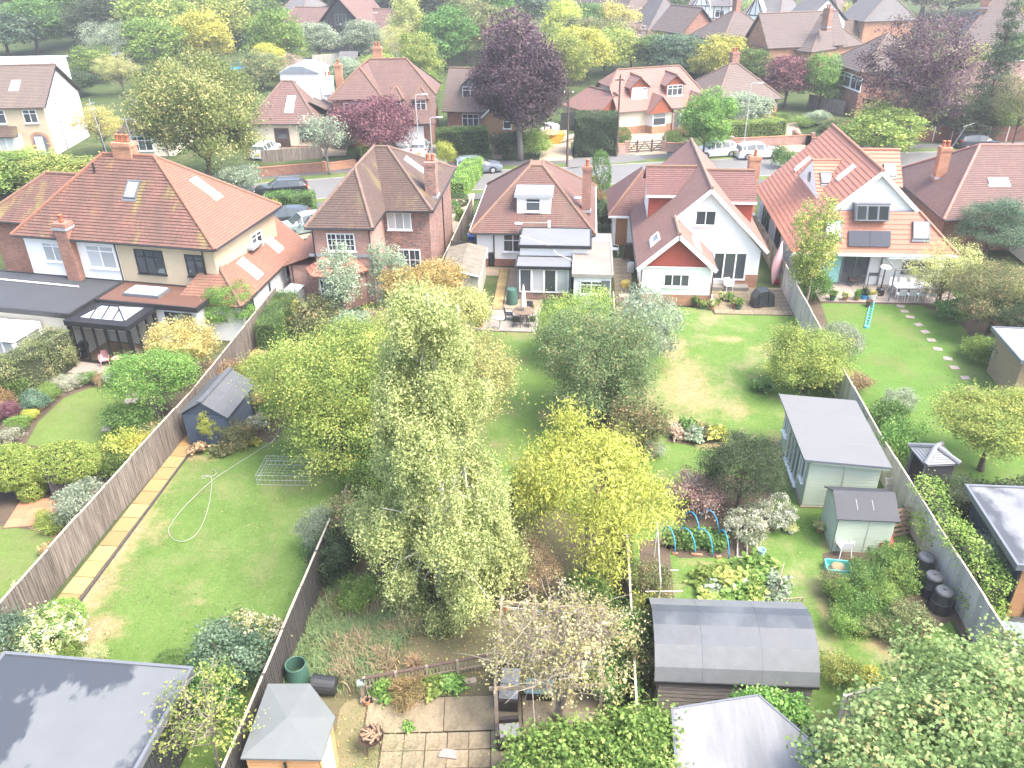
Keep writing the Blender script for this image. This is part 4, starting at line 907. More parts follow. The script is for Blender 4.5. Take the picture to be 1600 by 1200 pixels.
h.window((-3.95,56.2),*FR,3.72,1.05,.95,1,.3); h.mesh('flashing',MB().box(-4.75,-2.0,55.95,56.2,3.3,3.38),M_gutw)
h.mesh('roof_patch',MB().bar((-4.7,55.5,3.13),(-2.3,55.5,3.13),.1,.05),plain('mortar',(.3,.28,.25),.9,.2,4)); h.mesh('soil_vent',MB().lathe([(.16,0),(.1,.15),(.08,.5),(.14,.52),(.05,.6)],8,(-2.25,54.95,2.9)),M_gutw)
h.chimney(.25,57.8,2.9,6.5,.62,.62,W_brick,1); h.mesh('satellite_dish',MB().lathe([(.02,0),(.2,.05),(.3,.13)],12,(-.35,57.2,4.3)),M_lead)
h.parapet(-4.1,.65,51.35,54.9,2.98,.14,M_felt); h.walls([(-4.0,.55,51.6,55.2,0,2.82)],W_white)
h.parapet(-4.15,-.55,49.4,51.3,2.28,.12,M_felt); h.walls([(-4.05,-3.9,49.55,51.6,0,2.15),(-.72,-.6,49.55,51.6,0,2.15)],M_gframe,'post_wall'); h.walls([(-4.0,-.65,49.6,49.7,0,.5)],W_brick2)
for i in range(4): h.window((-3.9 + i * .79,49.6),*FR,.5,.79,1.6,1,0,M_wframe,M_glassl if i % 2 else M_glass,sill=False)
h.parapet(-.5,2.0,48.0,55.4,2.42,.14,plain('bare_concrete_roof',(.22,.19,.165),.85,.22,.8,fine=20),M_conc); h.walls([(-.4,1.9,48.2,55.2,0,2.28)],W_white); h.mesh('roof_sheet',MB().box(.75,2.0,53.9,55.4,2.425,2.45),plain('pale_sheet',(.3,.31,.325),.5,.1,1))
h.window((.0,48.2),*FR,1.05,1.4,.9,2,.3); h.mesh('door',MB().box(1.3,1.85,48.12,48.2,0,1.95),M_gframe)
h.window((-5.45,55.2),*FR,1.1,1.35,1.3,2,.35); h.pipe(-6.1,55.1,.3,ze); h.gutter([(-7.75,54.65,ze - .05),(.95,54.65,ze - .05)]); h.gutter([(-7.8,54.7,ze - .05),(-7.8,66.4,ze - .05)],M_gutw); h.gutter([(1,54.7,ze - .05),(1,66.4,ze - .05)],M_gutw)
h.mesh('cable',MB().tube([(-4.0,51.5,3.6),(-2.2,51.6,3.05),(-1.5,51.2,2.5),(-.6,50.5,2.4),(-.4,49.0,2.5)],.015,4),M_gutw)
h.mesh('satellite_dish',MB().lathe([(.02,0),(.2,.04),(.3,.12)],12,(-4.3,54.5,3.3)).tube([(-4.3,54.5,2.7),(-4.3,54.5,3.3)],.02,5),M_lead)
# side gable shed roof of the front porch
h.mesh('porch_roof',MB().box(-5.4,-1.2,66.0,68.4,2.7,2.9),plain('pale_felt',(.34,.36,.375),.6,.12,1))

# ---- white gabled house
h = House('gabled_house','white rendered house with a steep pinkish tiled gable and a red tile-hung front wing',(0,0))
ze,zr,rx = 2.6,6.8,8.0; xl,xr = 3.5,12.0; yf = 52.2; k = (zr - ze) / (rx - xl); k2 = (zr - 2.75) / (xr - rx)
h.walls([(3.9,11.6,yf,64.2,0,ze)],W_white); h.gable([(3.9,yf,ze),(11.6,yf,ze),(rx,yf,zr - .15)],(0,.25,0),W_white); h.gable([(3.9,63.9,ze),(11.6,63.9,ze),(rx,63.9,zr - .15)],(0,.25,0),W_white)
h.walls([(10.2,11.62,yf - .02,yf + .1,0,.95)],W_orange,'brick_panel')
wx,wz = 5.9,2.6 + 2.4 * k
h.roof([[(xl,48.7,ze),(xl,51.9,ze),(wx,51.9,wz),(wx,48.7,wz)],[(xl,51.9,ze),(xl,64.5,ze),(rx,64.5,zr),(rx,51.9,zr)],[(xr,51.8,2.75),(xr,64.5,2.75),(rx,64.5,zr),(rx,51.8,zr)],[(8.35,48.7,ze),(8.35,52.0,ze),(wx,52.0,wz),(wx,48.7,wz)]],
       T_pink,.18,.03,[((rx,51.8,zr),(rx,64.5,zr)),((wx,48.7,wz),(wx,52.1,wz))],plain('ridge_pink',(.26,.165,.125),.85,.25,3))
h.barge([(wx,51.8,wz - .12),(rx,51.8,zr - .16),(xr,51.82,2.6)],w=.24); h.barge([(xl - .02,48.72,ze - .12),(wx,48.72,wz - .16),(8.37,48.72,ze - .12)],w=.26)
h.walls([(3.85,8.1,49.1,52.2,.75,ze)],W_white); h.walls([(3.86,8.09,49.11,52.2,0,.75)],W_orange,'plinth')
tb = MB(); tb.tiles([(3.75,49.04,ze),(8.15,49.04,ze),(wx,49.08,wz - .1)],.16,.03); tb.build('tile_hanging',T_hung,h.t); h.gable([(3.8,49.1,ze),(8.1,49.1,ze),(wx,49.1,wz - .15)],(0,.2,0),W_white)
h.window((5.2,49.1),*FR,1.3,1.6,.85,3,0); h.mesh('drip_rail',MB().bar((3.8,49.02,ze + .01),(8.15,49.02,ze + .01),.06,.08),M_gutw)
h.window((7.2,yf),*FR,4.25,1.3,1.0,2,0); h.window((8.6,yf),*FR,.55,2.2,1.95,3,0,sill=False,fw=.1); h.mesh('door_step',MB().box(8.4,11,51.5,52.19,0,.3),M_slab)
h.skylight((4.7,50.9,ze + 1.2 * k + .02),(-k,0,1),1.2,.5,M_wframe); h.skylight((7.1,50.2,ze + 1.25 * k),(k,0,1),1.5,.4,M_wframe)
h.pipe(8.2,49.0,0,ze); h.pipe(3.8,49.0,0,ze); h.gutter([(xl - .05,48.7,ze - .05),(xl - .05,64,ze - .05)]); h.gutter([(8.4,48.7,ze - .05),(8.4,51.9,ze - .05)])
def crossdormer(h,xo,xi_r,y,zr_,ze_,hw,tm,cm,slope,xe,zeave,facing):
    """gabled side dormer whose ridge runs across; xo outer end, its foot on the main slope"""
    zin = lambda x: zeave + abs(x - xe) * slope
    xin = xe - facing * (zr_ - zeave) / slope; xin2 = xe - facing * (ze_ - zeave) / slope
    h.roof([[(xo + facing * .2,y - hw - .2,ze_ - .12),(xo + facing * .2,y,zr_),(xin,y,zr_),(xin2,y - hw - .2,ze_ - .12)],[(xo + facing * .2,y + hw + .2,ze_ - .12),(xo + facing * .2,y,zr_),(xin,y,zr_),(xin2,y + hw + .2,ze_ - .12)]],tm,.18,.03,[((xo + facing * .2,y,zr_),(xin,y,zr_))],M_ridge,name='dormer_roof')
    zb = zin(xo)
    for sgn in (-1,1):
        h.mesh('dormer_cheek',MB().extr([(xo,y + sgn * hw,zb),(xin2,y + sgn * hw,ze_),(xo,y + sgn * hw,ze_)],(0,-sgn * .1,0)),cm)
    h.mesh('dormer_front',MB().extr([(xo,y - hw + .11,zb),(xo,y + hw - .11,zb),(xo,y + hw - .11,ze_),(xo,y,zr_ - .1),(xo,y - hw + .11,ze_)],(-facing * .1,0,0)),W_white)
    h.mesh('dormer_fascia',MB().bar((xo + facing * .2,y - hw - .22,ze_ - .2),(xin2,y - hw - .22,ze_ - .2),.04,.16),M_gutw)
crossdormer(h,4.45,0,57.6,6.55,5.3,1.9,T_pinkdark,T_hung,k,xl,ze,-1)
crossdormer(h,11.3,0,57.0,6.5,5.1,1.9,T_pinkdark,T_hung,k2,xr,2.75,1)
h.walls([(2.3,3.9,59.9,66,0,2.4)],W_white); h.roof([[(1.9,59.4,2.4),(4.6,59.4,2.4),(4.6,62.3,5.0),(4.4,62.3,5.0)],[(1.9,66,2.4),(1.9,59.4,2.4),(4.4,62.3,5),(4.4,63.4,5)]],T_pinkdark,.18,.03,[((1.9,59.4,2.4),(4.4,62.3,5))],name='garage_roof')
h.door((2.5,59.9),*FR,.85,2.1,M_wood); h.mesh('fascia',MB().bar((1.9,59.35,2.35),(3.6,59.35,2.35),.04,.15),M_gutw)
h.chimney(12.1,60.5,2,6.6,.8,.6,W_orange,1)

# ---- orange-roofed house
h = House('orange_roofed_house','white house with a bright orange concrete-tiled roof, half-hipped gable and solar panels',(0,0))
ze,zr,rx,xl,xr = 2.5,7.45,18.75,13.6,24.0; kL,kR = (zr - ze) / (rx - xl),(zr - ze) / (xr - rx); yg,yb = 53.7,66.5; zg = 4.85
gl,gr = xl + (zg - ze) / kL,xr - (zg - ze) / kR
h.walls([(14.0,23.6,53.1,66,0,ze)],W_white); h.gable([(gl,yg + .25,zg - .1),(gr,yg + .25,zg - .1),(rx,yg + .25,zr - .15)],(0,.2,0),W_white)
h.roof([[(xl,52.3,ze),(xl,yb,ze),(rx,yb,zr),(rx,yg,zr),(gl,yg,zg)],[(xr,52.3,ze),(xr,yb,ze),(rx,yb,zr),(rx,yg,zr),(gr,yg,zg)],[(xl,52.3,ze),(xr,52.3,ze),(gr,yg,zg),(gl,yg,zg)]],T_orange,.32,.03,
       [((rx,yg,zr),(rx,yb,zr)),((xr,52.3,ze),(gr,yg,zg)),((xl,52.3,ze),(gl,yg,zg))],M_ridgeor)
h.barge([(gl,yg + .02,zg - .05),(rx,yg,zr - .12),(gr,yg + .02,zg - .05)],w=.25)
h.mesh('fascia',MB().bar((xl,52.28,ze - .08),(xr,52.28,ze - .08),.04,.2),M_gutw); h.mesh('lead_apron',MB().bar((gl,yg + .2,zg),(gr,yg + .2,zg),.15,.06),M_lead)
nf = Vector((0,-(zg - ze),yg - 52.3)).normalized(); vf = Vector((0,yg - 52.3,zg - ze)).normalized()
def onfront(x,d): return Vector((x,52.3,ze)) + vf * d + nf * .05
for x in (16.15,21.6): h.skylight(onfront(x,1.55),nf,.95,1.05,M_gframe,glass_mat('pale_roof_glass',(.6,.66,.68),.1))
for x in (17.75,19.05 + .02):
    c = onfront(x,.95); s_ = h.mesh('solar_panel',MB().obox(c + nf * .08,(.64,0,0),vf * .5,nf * .025),plain('solar_cell',(.012,.018,.034),.5,.2,2,bmp=0)); MB().obox(c + nf * .06,(.655,0,0),vf * .515,nf * .02).build('panel_frame',M_gframe,s_)
h.mesh('window_box',MB().extr([(17.35,52.95,4.45),(17.35,53.35,5.38),(17.35,54.2,5.38),(17.35,54.0,4.45)],(2.15,0,0)),M_gframe)
ww = Vector((0,.4,.93)).normalized(); wn = Vector((0,-.93,.4)).normalized()
for i in range(3):
    c = Vector((17.75 + i * .68,53.15,4.915)) + wn * .03; f = h.mesh('window',MB().obox(c,(.33,0,0),ww * .49,wn * .03),M_gframe); MB().obox(c + wn * .035,(.28,0,0),ww * .42,wn * .006).build('pane',M_dglass,f)
h.mesh('window_hood',MB().bar((17.3,53.55,5.42),(19.55,53.55,5.42),.3,.06),M_gframe)
h.window((15.9,53.1),*FR,.12,1.25,2.15,1,0,M_gframe,glass_mat('teal_glass',(.16,.36,.34),.08),sill=False)
h.window((17.15,53.1),*FR,.12,1.7,2.15,2,0,M_gframe,sill=False); h.window((21.0,53.1),*FR,.95,1.9,.8,2,0,M_gframe); h.window((14.3,53.1),*FR,.3,1.3,1.9,1,0,M_gframe,sill=False)
h.window((14.0,64),*LT,.4,2.4,1.9,3,0,M_gframe); h.window((14.0,59),*LT,.3,1.6,2,2,0,M_gframe)
nl = Vector((-kL,0,1))
for y,x in ((63.8,16.4),(57.2,17.63)): h.skylight((x,y,ze + (x - xl) * kL + .03),nl,.42,1.15,M_wframe)
def gdorm(sgn,xo,y0,zr_,hw,xe,kk,face,pit=.95):
    zin = lambda z: xe - sgn * (z - ze) / kk
    ze_ = zr_ - hw * pit
    h.roof([[(xo,y0 - hw,ze_),(xo,y0,zr_),(zin(zr_),y0,zr_),(zin(ze_),y0 - hw,ze_)],[(xo,y0 + hw,ze_),(xo,y0,zr_),(zin(zr_),y0,zr_),(zin(ze_),y0 + hw,ze_)]],T_orange,.32,.05,[((xo,y0,zr_),(zin(zr_),y0,zr_))],M_ridgeor,name='dormer_roof')
    h.mesh('dormer_front',MB().extr([(xo,y0 - hw,ze_ - .02),(xo,y0 + hw,ze_ - .02),(xo,y0,zr_ - .05)],(-sgn * .12,0,0)),W_white)
    return ze_
gdorm(-1,15.85,59.6,6.55,2.9,xl,kL,0,.64); h.mesh('round_window',MB().tube([(15.86,59.6,5.4),(15.80,59.6,5.4)],.36,14),M_glass)
h.skylight((16.6,58.2,5.68),(0,-.64,1),.65,.9)
gdorm(1,21.9,60.5,7.1,2.1,xr,kR,0); h.skylight((21.1,59.3,6.0),(0,-.95,1),.7,.9)
h.pipe(14.05,53.0,0,ze)

# ---- right-hand red roof with a white gable
h = House('hipped_house','house with wide purplish-red hipped roof and white side gable at the right edge',(0,0))
ze,zr = 2.6,6.3
h.walls([(26.0,36,60.2,70.5,0,ze)],W_brick)
pl,rd = hip(25.4,38,59.0,71.4,ze,zr,4.0,4.2,'x',65.4); h.roof(pl,T_purple,.18,.03,rd,plain('ridge_pink2',(.36,.17,.14),.85,.25,3))
h.chimney(26.9,65.2,3.5,6.2,.75,.75,W_orange,2); h.skylight((29.9,62.2,ze + 3.2 * (zr - ze) / 6.4),(0,-(zr - ze) / 6.4,1),1.3,.5,M_wframe)
h.mesh('aerial',MB().tube([(27.2,65.2,5.8),(28.0,65.2,7.8)],.025,5).tube([(27.7,65,7.7),(28.6,65.4,7.9)],.015,4),M_lead)
h.walls([(31.0,37.5,57.2,60.2,0,2.7)],W_white); h.gable([(31.0,57.2,2.7),(37.5,57.2,2.7),(34.25,57.2,5.6)],(0,.25,0),W_white)
h.roof([[(30.6,56.8,2.5),(34.25,56.8,5.8),(34.25,63,5.8),(30.6,60,2.5)],[(37.9,56.8,2.5),(34.25,56.8,5.8),(34.25,63,5.8),(37.9,60,2.5)]],T_purple,.18,.03,[((34.25,56.8,5.8),(34.25,63,5.8))])
h.barge([(30.6,56.82,2.4),(34.25,56.82,5.65),(37.9,56.82,2.4)]); h.window((33.1,57.2),*FR,3.3,1.8,1.1,2,.35); h.gutter([(25.35,59,ze - .05),(25.35,71.4,ze - .05)]); h.gutter([(25.4,58.95,ze - .05),(31,58.95,ze - .05)])
# ---------------------------------------------------------------- houses across the street and beyond
def placed(name,label,pL,pR,ze,cat='house',group=None):
    """house whose front eave runs between two photograph pixels at eave height; local x along the eave, y away"""
    a,b = G(*pL,ze),G(*pR,ze); d = b - a
    h = House(name,label,a,math.atan2(d.y,d.x),cat,group); h.w = Vector((d.x,d.y)).length; return h
def body(h,w,d,ze,zr,wall,roof,a=None,b=None,ax='x',rm=None,o=.4,course=.25,rc=None,z0=0,x0=0):
    h.walls([(x0 + o,x0 + w - o,o,d - o,z0,ze)],wall)
    pl,rd = hip(x0,x0 + w,0,d,ze,zr,a,b,ax,rc); h.roof(pl,roof,course,.03,rd,rm or M_ridgebr)
    if ax == 'x':
        ym = d / 2 if rc is None else rc
        for k,xx,s in ((a,x0 + o,1),(b,x0 + w - o,-1)):
            if k == 0: h.gable([(xx,o,ze - .01),(xx,d - o,ze - .01),(xx,ym,zr - .2)],(.25 * s,0,0),wall)
    else:
        xm = x0 + w / 2 if rc is None else rc
        for k,yy,s in ((a,o,1),(b,d - o,-1)):
            if k == 0: h.gable([(x0 + o,yy,ze - .01),(x0 + w - o,yy,ze - .01),(xm,yy,zr - .2)],(0,.25 * s,0),wall)
    h.gutter([(x0,-.05,ze - .04),(x0 + w,-.05,ze - .04)])
def dormer(h,x,y,w,zb,zt,zp,depth,roof,front,gl=None,cols=3,cheek=None):
    """gabled dormer facing the front"""
    h.mesh('dormer',MB().box(x,x + w,y,y + depth,zb,zt),cheek or front)
    h.mesh('dormer_gable',MB().extr([(x,y + .02,zt),(x + w,y + .02,zt),(x + w / 2,y + .02,zp - .08)],(0,.2,0)),front)
    h.roof([[(x - .2,y - .25,zt - .1),(x + w / 2,y - .25,zp),(x + w / 2,y + depth + .8,zp),(x - .2,y + depth,zt - .1)],[(x + w + .2,y - .25,zt - .1),(x + w / 2,y - .25,zp),(x + w / 2,y + depth + .8,zp),(x + w + .2,y + depth,zt - .1)]],roof,.2,.03,[((x + w / 2,y - .25,zp),(x + w / 2,y + depth + .8,zp))],M_ridge,name='dormer_roof')
    h.window((x + .12,y),*FR,zb + .12,w - .24,zt - zb - .2,cols,.3,gm=gl)
# tall white house at the upper left
a = G(70,168,5); h = House('white_house','tall white and tan house with brown gabled roof and arched brick porch, upper left',a,R(7))
body_ = [(-10.6,-.4,.4,9.1,0,5)]
h.walls([(-10.6,-.42,.4,.6,.0,4.98)],W_tan); h.walls([(-10.6,-.4,.6,9.1,0,5)],W_white); h.gable([(-.42,.6,4.98),(-.42,9.1,4.98),(-.42,4.75,8.2)],(-.25,0,0),W_white)
pl,rd = hip(-11,0,0,9.5,5,8.4,0,0); h.roof(pl,T_greybr,.2,.03,rd,M_ridgebr)
h.barge([(0,0,4.92),(0,4.75,8.3),(0,9.5,4.92)],M_gutter,.18)
sl = 3.4 / 4.75
for x in (-6.9,-3.6): h.skylight((x,2.5,5 + 2.5 * sl),(0,-sl,1),.8,1.1,M_wframe)
for x,w_ in ((-6.8,2.4),(-2.6,1.4)): h.window((x,.4),*FR,3.4,w_,1.35,3 if w_ > 2 else 2,.3)
h.mesh('bay_wall',MB().prism([(-7.6,.4),(-7.0,-.5),(-3.9,-.5),(-3.3,.4)],0,.8),W_brick); h.mesh('bay_window',MB().prism([(-7.5,.4),(-6.95,-.4),(-3.95,-.4),(-3.4,.4)],.8,2.3),M_wframe)
for i in range(4): h.mesh('pane',MB().box(-6.85 + i * .73,-6.22 + i * .73,-.43,-.4,.95,2.2),M_glassl)
h.roof([[(-7.8,-.8,2.3),(-3.1,-.8,2.3),(-3.6,.38,3.1),(-7.3,.38,3.1)]],T_brown,.2,.03,name='bay_roof')
arc = [(-2.3,0),(-.9,0),(-.9,1.7)] + [(-1.6 + .7 * math.cos(t),1.7 + .55 * math.sin(t)) for t in (.4,.8,1.2,1.57,1.95,2.35,2.75)] + [(-2.3,1.7)]
h.mesh('porch_arch',MB().extr([(x + (x + 1.6) * .3,.36,z * 1.12) for x,z in arc],(0,.1,0)),W_orange); h.mesh('porch',MB().extr([(x,.34,z) for x,z in arc],(0,.02,0)),M_gframe); h.mesh('door',MB().box(-2.1,-1.3,.28,.335,0,2.0),M_doorw)
h.pipe(-.36,3.2,0,5); h.mesh('rear_dormer',MB().box(-9.5,-1.6,5.4,11,5,8.3),W_white); h.mesh('rear_dormer_roof',MB().box(-9.7,-1.4,5.2,11.2,8.3,8.45),plain('pale_felt',(.34,.36,.375),.6,.12,1))
# small house behind the big sycamore
h = placed('small_house','small white house with a brown gable and white dormer, half hidden by the sycamore',(183,207),(238,206),2.6); w_ = h.w
body(h,w_ + 2,8,2.6,6.2,W_cream,T_brown,None,0); h.mesh('dormer',MB().extr([(1.6,.9,3.2),(4.6,.9,3.2),(4.6,.9,4.4),(3.1,.9,5.9),(1.6,.9,4.4)],(0,2.2,0)),W_white); h.window((2.5,.9),*FR,3.7,1.1,1.3,2,.3)
h.roof([[(1.3,.6,4.3),(3.1,.6,6.1),(3.1,3.5,6.1),(1.3,3,4.3)],[(4.9,.6,4.3),(3.1,.6,6.1),(3.1,3.5,6.1),(4.9,3,4.3)]],T_brown,.2,.03,name='dormer_roof'); h.skylight((1.5,2.6,4.9),(0,-.8,1),.8,1.0,M_wframe); h.window((1.0,.4),*FR,.6,2.2,1.5,3,.3); h.pipe(4.6,.3,0,2.6)
# white bungalow with the grey box dormer
h = placed('bungalow','cream bungalow with brown tiled hip and a grey flat-topped dormer behind the street wall',(384,194),(497,194),2.6)
body(h,h.w,9.5,2.6,6.1,W_cream,T_purple,3.0,3.6); h.skylight((4.4,2.2,2.6 + 2.2 * .737),(0,-.737,1),.8,2.0,M_wframe,M_glassl)
h.mesh('box_dormer',MB().box(2.8,7.0,5.0,9.6,4,7.0),W_white); h.mesh('box_dormer_roof',MB().extr([(2.6,4.8,6.9),(7.2,4.8,6.9),(5.4,4.8,7.6),(4.2,4.8,7.6)],(0,5,0)),plain('blue_grey_sheet',(.2,.235,.27),.5,.1,1))
h.chimney(8.0,5.0,4.2,6.6,1.0,.7,W_white,2)
h.window((5.5,.4),*FR,.75,1.9,1.45,2,.0,plain('brown_frame',(.09,.05,.035),.5,.2,3)); h.door((2.8,.4),*FR,1.6,2.1,plain('brown_door',(.07,.045,.035),.5,.2,3),True); h.mesh('plinth',MB().box(2.6,h.w - .38,.37,.42,0,.25),W_brick)
h.walls([(h.w - .4,h.w + 2.0,3,10,0,2.6)],W_white); h.roof([[(h.w - 1.5,2.6,4.4),(h.w - 1.5,10.3,4.4),(h.w + 2.4,10.3,2.5),(h.w + 2.4,2.6,2.5)]],T_greybr,.2,.03,name='side_roof')
# brown house with two little dormers over the garage
h = placed('brick_house','brown-roofed brick house with two small dormers above a white garage door',(502,160),(680,193),2.6) if False else None
a = G(677,193,2.6); h = House('brick_house','red-brown steep-roofed brick house with two small dormers above a white garage door',a,R(4))
h.walls([(-4.7,-.4,.5,9.6,0,2.6),(-10.6,-4.7,1.4,9.6,0,4.9)],W_brick)
ym,zr = 4.9,8.3
h.roof([[(-5.2,0,2.6),(.2,0,2.6),(.2,2.2,5.1),(-5.2,2.2,5.1)],[(-8.2,2.2,5.1),(.2,2.2,5.1),(-3.0,ym,zr),(-7.0,ym,zr)],[(.2,2.2,5.1),(.2,8.2,5.1),(-3.0,ym,zr)],[(-11,9.8,4.9),(.2,9.8,4.9),(-3.0,ym,zr),(-7.0,ym,zr)],
        [(-11,1,4.9),(-5.2,1,4.9),(-7.9,3.7,7.7)],[(-5.2,1,4.9),(-5.2,2.6,4.9),(-7.0,5.0,8.2),(-7.9,3.7,7.7)],[(-11,9.8,4.9),(-11,1,4.9),(-7.9,3.7,7.7),(-7.0,ym,zr)]],T_purple,.2,.03,
       [((-7,ym,zr),(-3,ym,zr)),((-3,ym,zr),(.2,2.2,5.1)),((-11,1,4.9),(-7.9,3.7,7.7)),((-5.2,1,4.9),(-7.9,3.7,7.7)),((-7.9,3.7,7.7),(-7,ym,zr))],M_ridge)
for x in (-4.6,-2.0):
    h.mesh('dormer',MB().box(x,x + 1.35,1.1,3,3.5,4.9),W_brick); h.window((x + .1,1.1),*FR,3.65,1.15,1.15,2,.3)
    h.roof([[(x - .2,.9,4.85),(x + 1.55,.9,4.85),(x + .68,2.0,6.0)],[(x - .2,.9,4.85),(x - .2,2.6,4.85),(x + .68,3.2,6.0),(x + .68,2.0,6.0)],[(x + 1.55,.9,4.85),(x + 1.55,2.6,4.85),(x + .68,3.2,6.0),(x + .68,2.0,6.0)]],T_purple,.2,.03,[((x - .2,.9,4.85),(x + .68,2,6)),((x + 1.55,.9,4.85),(x + .68,2,6))],M_ridge,name='dormer_roof')
    h.mesh('sill',MB().box(x - .15,x + 1.5,.95,1.1,3.45,3.52),M_gutw)
h.mesh('garage_door',MB().box(-3.6,-1.1,.42,.5,.05,2.25),M_doorw)
for i in range(5): h.mesh('panel',MB().box(-3.5 + i * .48,-3.07 + i * .48,.4,.42,.15,2.15),M_doorw)
h.chimney(-10.2,4.0,4.9,8.0,.7,.7,W_orange,1); h.chimney(-6.2,6.0,7,9.4,.9,.7,W_orange,2); h.gutter([(-5.2,-.05,2.55),(.2,-.05,2.55)]); h.window((-9.5,1.4),*FR,3.2,2.2,1.3,3,.3)
# grey-brown chalet by the copper beech
h = placed('chalet_bungalow','grey-brown roofed brick chalet with a dark dormer and timber porch beside the copper beech',(690,174),(775,176),2.6)
body(h,h.w,8.6,2.6,6.5,W_brick,T_greybr,0,0,o=.5); dormer(h,2.0,1.5,2.9,3.6,5.1,6.4,2.2,T_greybr,M_gframe,M_glass,3); h.skylight((6.4,2.0,2.6 + 2.0 * .907),(0,-.907,1),.8,1.2,M_wframe)
h.roof([[(4.7,-1.2,2.3),(6.8,-1.2,4.3),(6.8,2,4.3),(4.7,0.2,2.3)],[(8.9,-1.2,2.3),(6.8,-1.2,4.3),(6.8,2,4.3),(8.9,.2,2.3)]],T_greybr,.2,.03,[((6.8,-1.2,4.3),(6.8,2,4.3))],name='porch_roof')
h.gable([(5.0,-.9,0),(8.6,-.9,0),(8.6,-.9,2.4),(6.8,-.9,4.1),(5.0,-.9,2.4)],(0,1.3,0),plain('oak_boarding',(.36,.21,.11),.8,.2,2),'porch'); h.barge([(4.7,-1.22,2.25),(6.8,-1.22,4.2),(8.9,-1.22,2.25)],M_gutw,.16); h.window((7.1,-.9),*FR,1.1,.9,.8,1,0)
h.window((2.2,.5),*FR,.4,1.9,1.9,3,.25); h.mesh('glass_screen',MB().box(1.2,3.6,-.6,-.5,0,1.2),M_glassl)
# long pink-roofed bungalow with two dormers
h = placed('chalet_bungalow','long pinkish-roofed chalet bungalow with two tile-hung dormers and a gated forecourt',(965,176),(1117,164),2.6)
W = h.w; zr = 6.3; h.walls([(.4,W - .4,.4,8.2,.9,2.6)],W_cream); h.walls([(.39,W - .39,.39,8.21,0,.9)],W_orange,'plinth')
c = [(0,0,2.6),(W,0,2.6),(W,8.6,2.6),(0,8.6,2.6)]; A,B,A1,A2 = (1.6,4.3,zr),(W - 2.6,4.3,zr),(0,2.6,4.83),(0,6.0,4.83)
T_f6 = tile_mat('tile_rose_grey',(.36,.17,.13),(.27,.13,.11),(.17,.145,.13),None,dirtamt=.95,streak=False)
h.roof([[c[0],c[1],B,A,A1],[c[2],c[3],A2,A,B],[A1,A2,A],[c[1],c[2],B]],T_f6,.2,.03,[(A,B),(A1,A),(B,c[1])],M_ridge)
h.gable([(.42,.4,2.59),(.42,8.2,2.59),(.42,6.0,4.7),(.42,2.6,4.7)],(.25,0,0),W_cream)
for i,y in enumerate((3.4,4.3,5.2)): h.window((.42,y + .3),*LT,3.3,.45,1.0,1,0)
for x in (2.0,6.3): dormer(h,x,1.3,2.1,3.55,4.9,5.9,2.2,T_f6,T_hungor,M_glassl if x < 3 else M_glass,3,cheek=T_hungor)
def bayg(x,w_):
    h.mesh('bay_wall',MB().prism([(x + .2,.4),(x + .6,-.5),(x + w_ - .6,-.5),(x + w_ - .2,.4)],0,.9),W_orange); h.mesh('bay_window',MB().prism([(x + .25,.4),(x + .63,-.45),(x + w_ - .63,-.45),(x + w_ - .25,.4)],.9,2.3),M_wframe)
    h.mesh('pane',MB().box(x + .75,x + w_ - .75,-.48,-.45,1.05,1.75),M_glass); h.mesh('pane',MB().box(x + .75,x + w_ - .75,-.48,-.45,1.82,2.2),M_glassl)
    h.mesh('bay_gable',MB().extr([(x,-.75,2.35),(x + w_,-.75,2.35),(x + w_ / 2,-.75,4.0)],(0,.2,0)),T_hungor)
    h.roof([[(x - .15,-.9,2.3),(x + w_ / 2,-.9,4.1),(x + w_ / 2,1.8,4.1),(x - .15,0,2.3)],[(x + w_ + .15,-.9,2.3),(x + w_ / 2,-.9,4.1),(x + w_ / 2,1.8,4.1),(x + w_ + .15,0,2.3)]],T_f6,.2,.03,name='bay_roof')
bayg(3.4,2.9); bayg(W - 3.6,2.6)
arc = [(7.1,0),(8.3,0),(8.3,1.5)] + [(7.7 + .6 * math.cos(t),1.5 + .6 * math.sin(t)) for t in (.5,1,1.57,2.1,2.6)] + [(7.1,1.5)]
h.mesh('porch_arch',MB().extr([(x + (x - 7.7) * .3,.37,z * 1.1) for x,z in arc],(0,.1,0)),W_pinkbrick); h.mesh('porch',MB().extr([(x,.35,z) for x,z in arc],(0,.02,0)),M_gframe); h.door((7.7,.34),*FR,.55,1.9,M_doorw)
h.pipe(6.8,.3,0,2.6)
h = placed('garage','low pink-tiled garage with an orange hung gable beside the long chalet bungalow',(877,163),(935,181),2.2,'garage')
h.walls([(.2,h.w - .2,.3,4.2,0,2.2)],W_cream); pl,rd = hip(0,h.w,0,4.6,2.2,4.3,None,0); h.roof(pl,T_f6,.2,.03,rd[:1],M_ridge); h.gable([(h.w - .2,.3,2.2),(h.w - .2,4.3,2.2),(h.w - .2,2.3,4.15)],(-.2,0,0),T_hungor)
# grey-brown hipped bungalow
h = placed('bungalow','orange-brick bungalow with a big plain grey-brown hipped roof and stub chimney',(1118,163),(1231,159),2.6)
h.t.rotation_euler.z += R(13); body(h,h.w + .5,9.0,2.6,6.0,W_orange,T_greybr,4.2,3.8); h.chimney(5.2,5.2,5,7.2,1.0,.7,W_brick,2); h.window((h.w - 3.2,.4),*FR,.8,2.0,1.3,3,.25); h.window((1.2,.4),*FR,.8,2.0,1.3,3,.25); h.pipe(h.w - .4,.3,0,2.6)
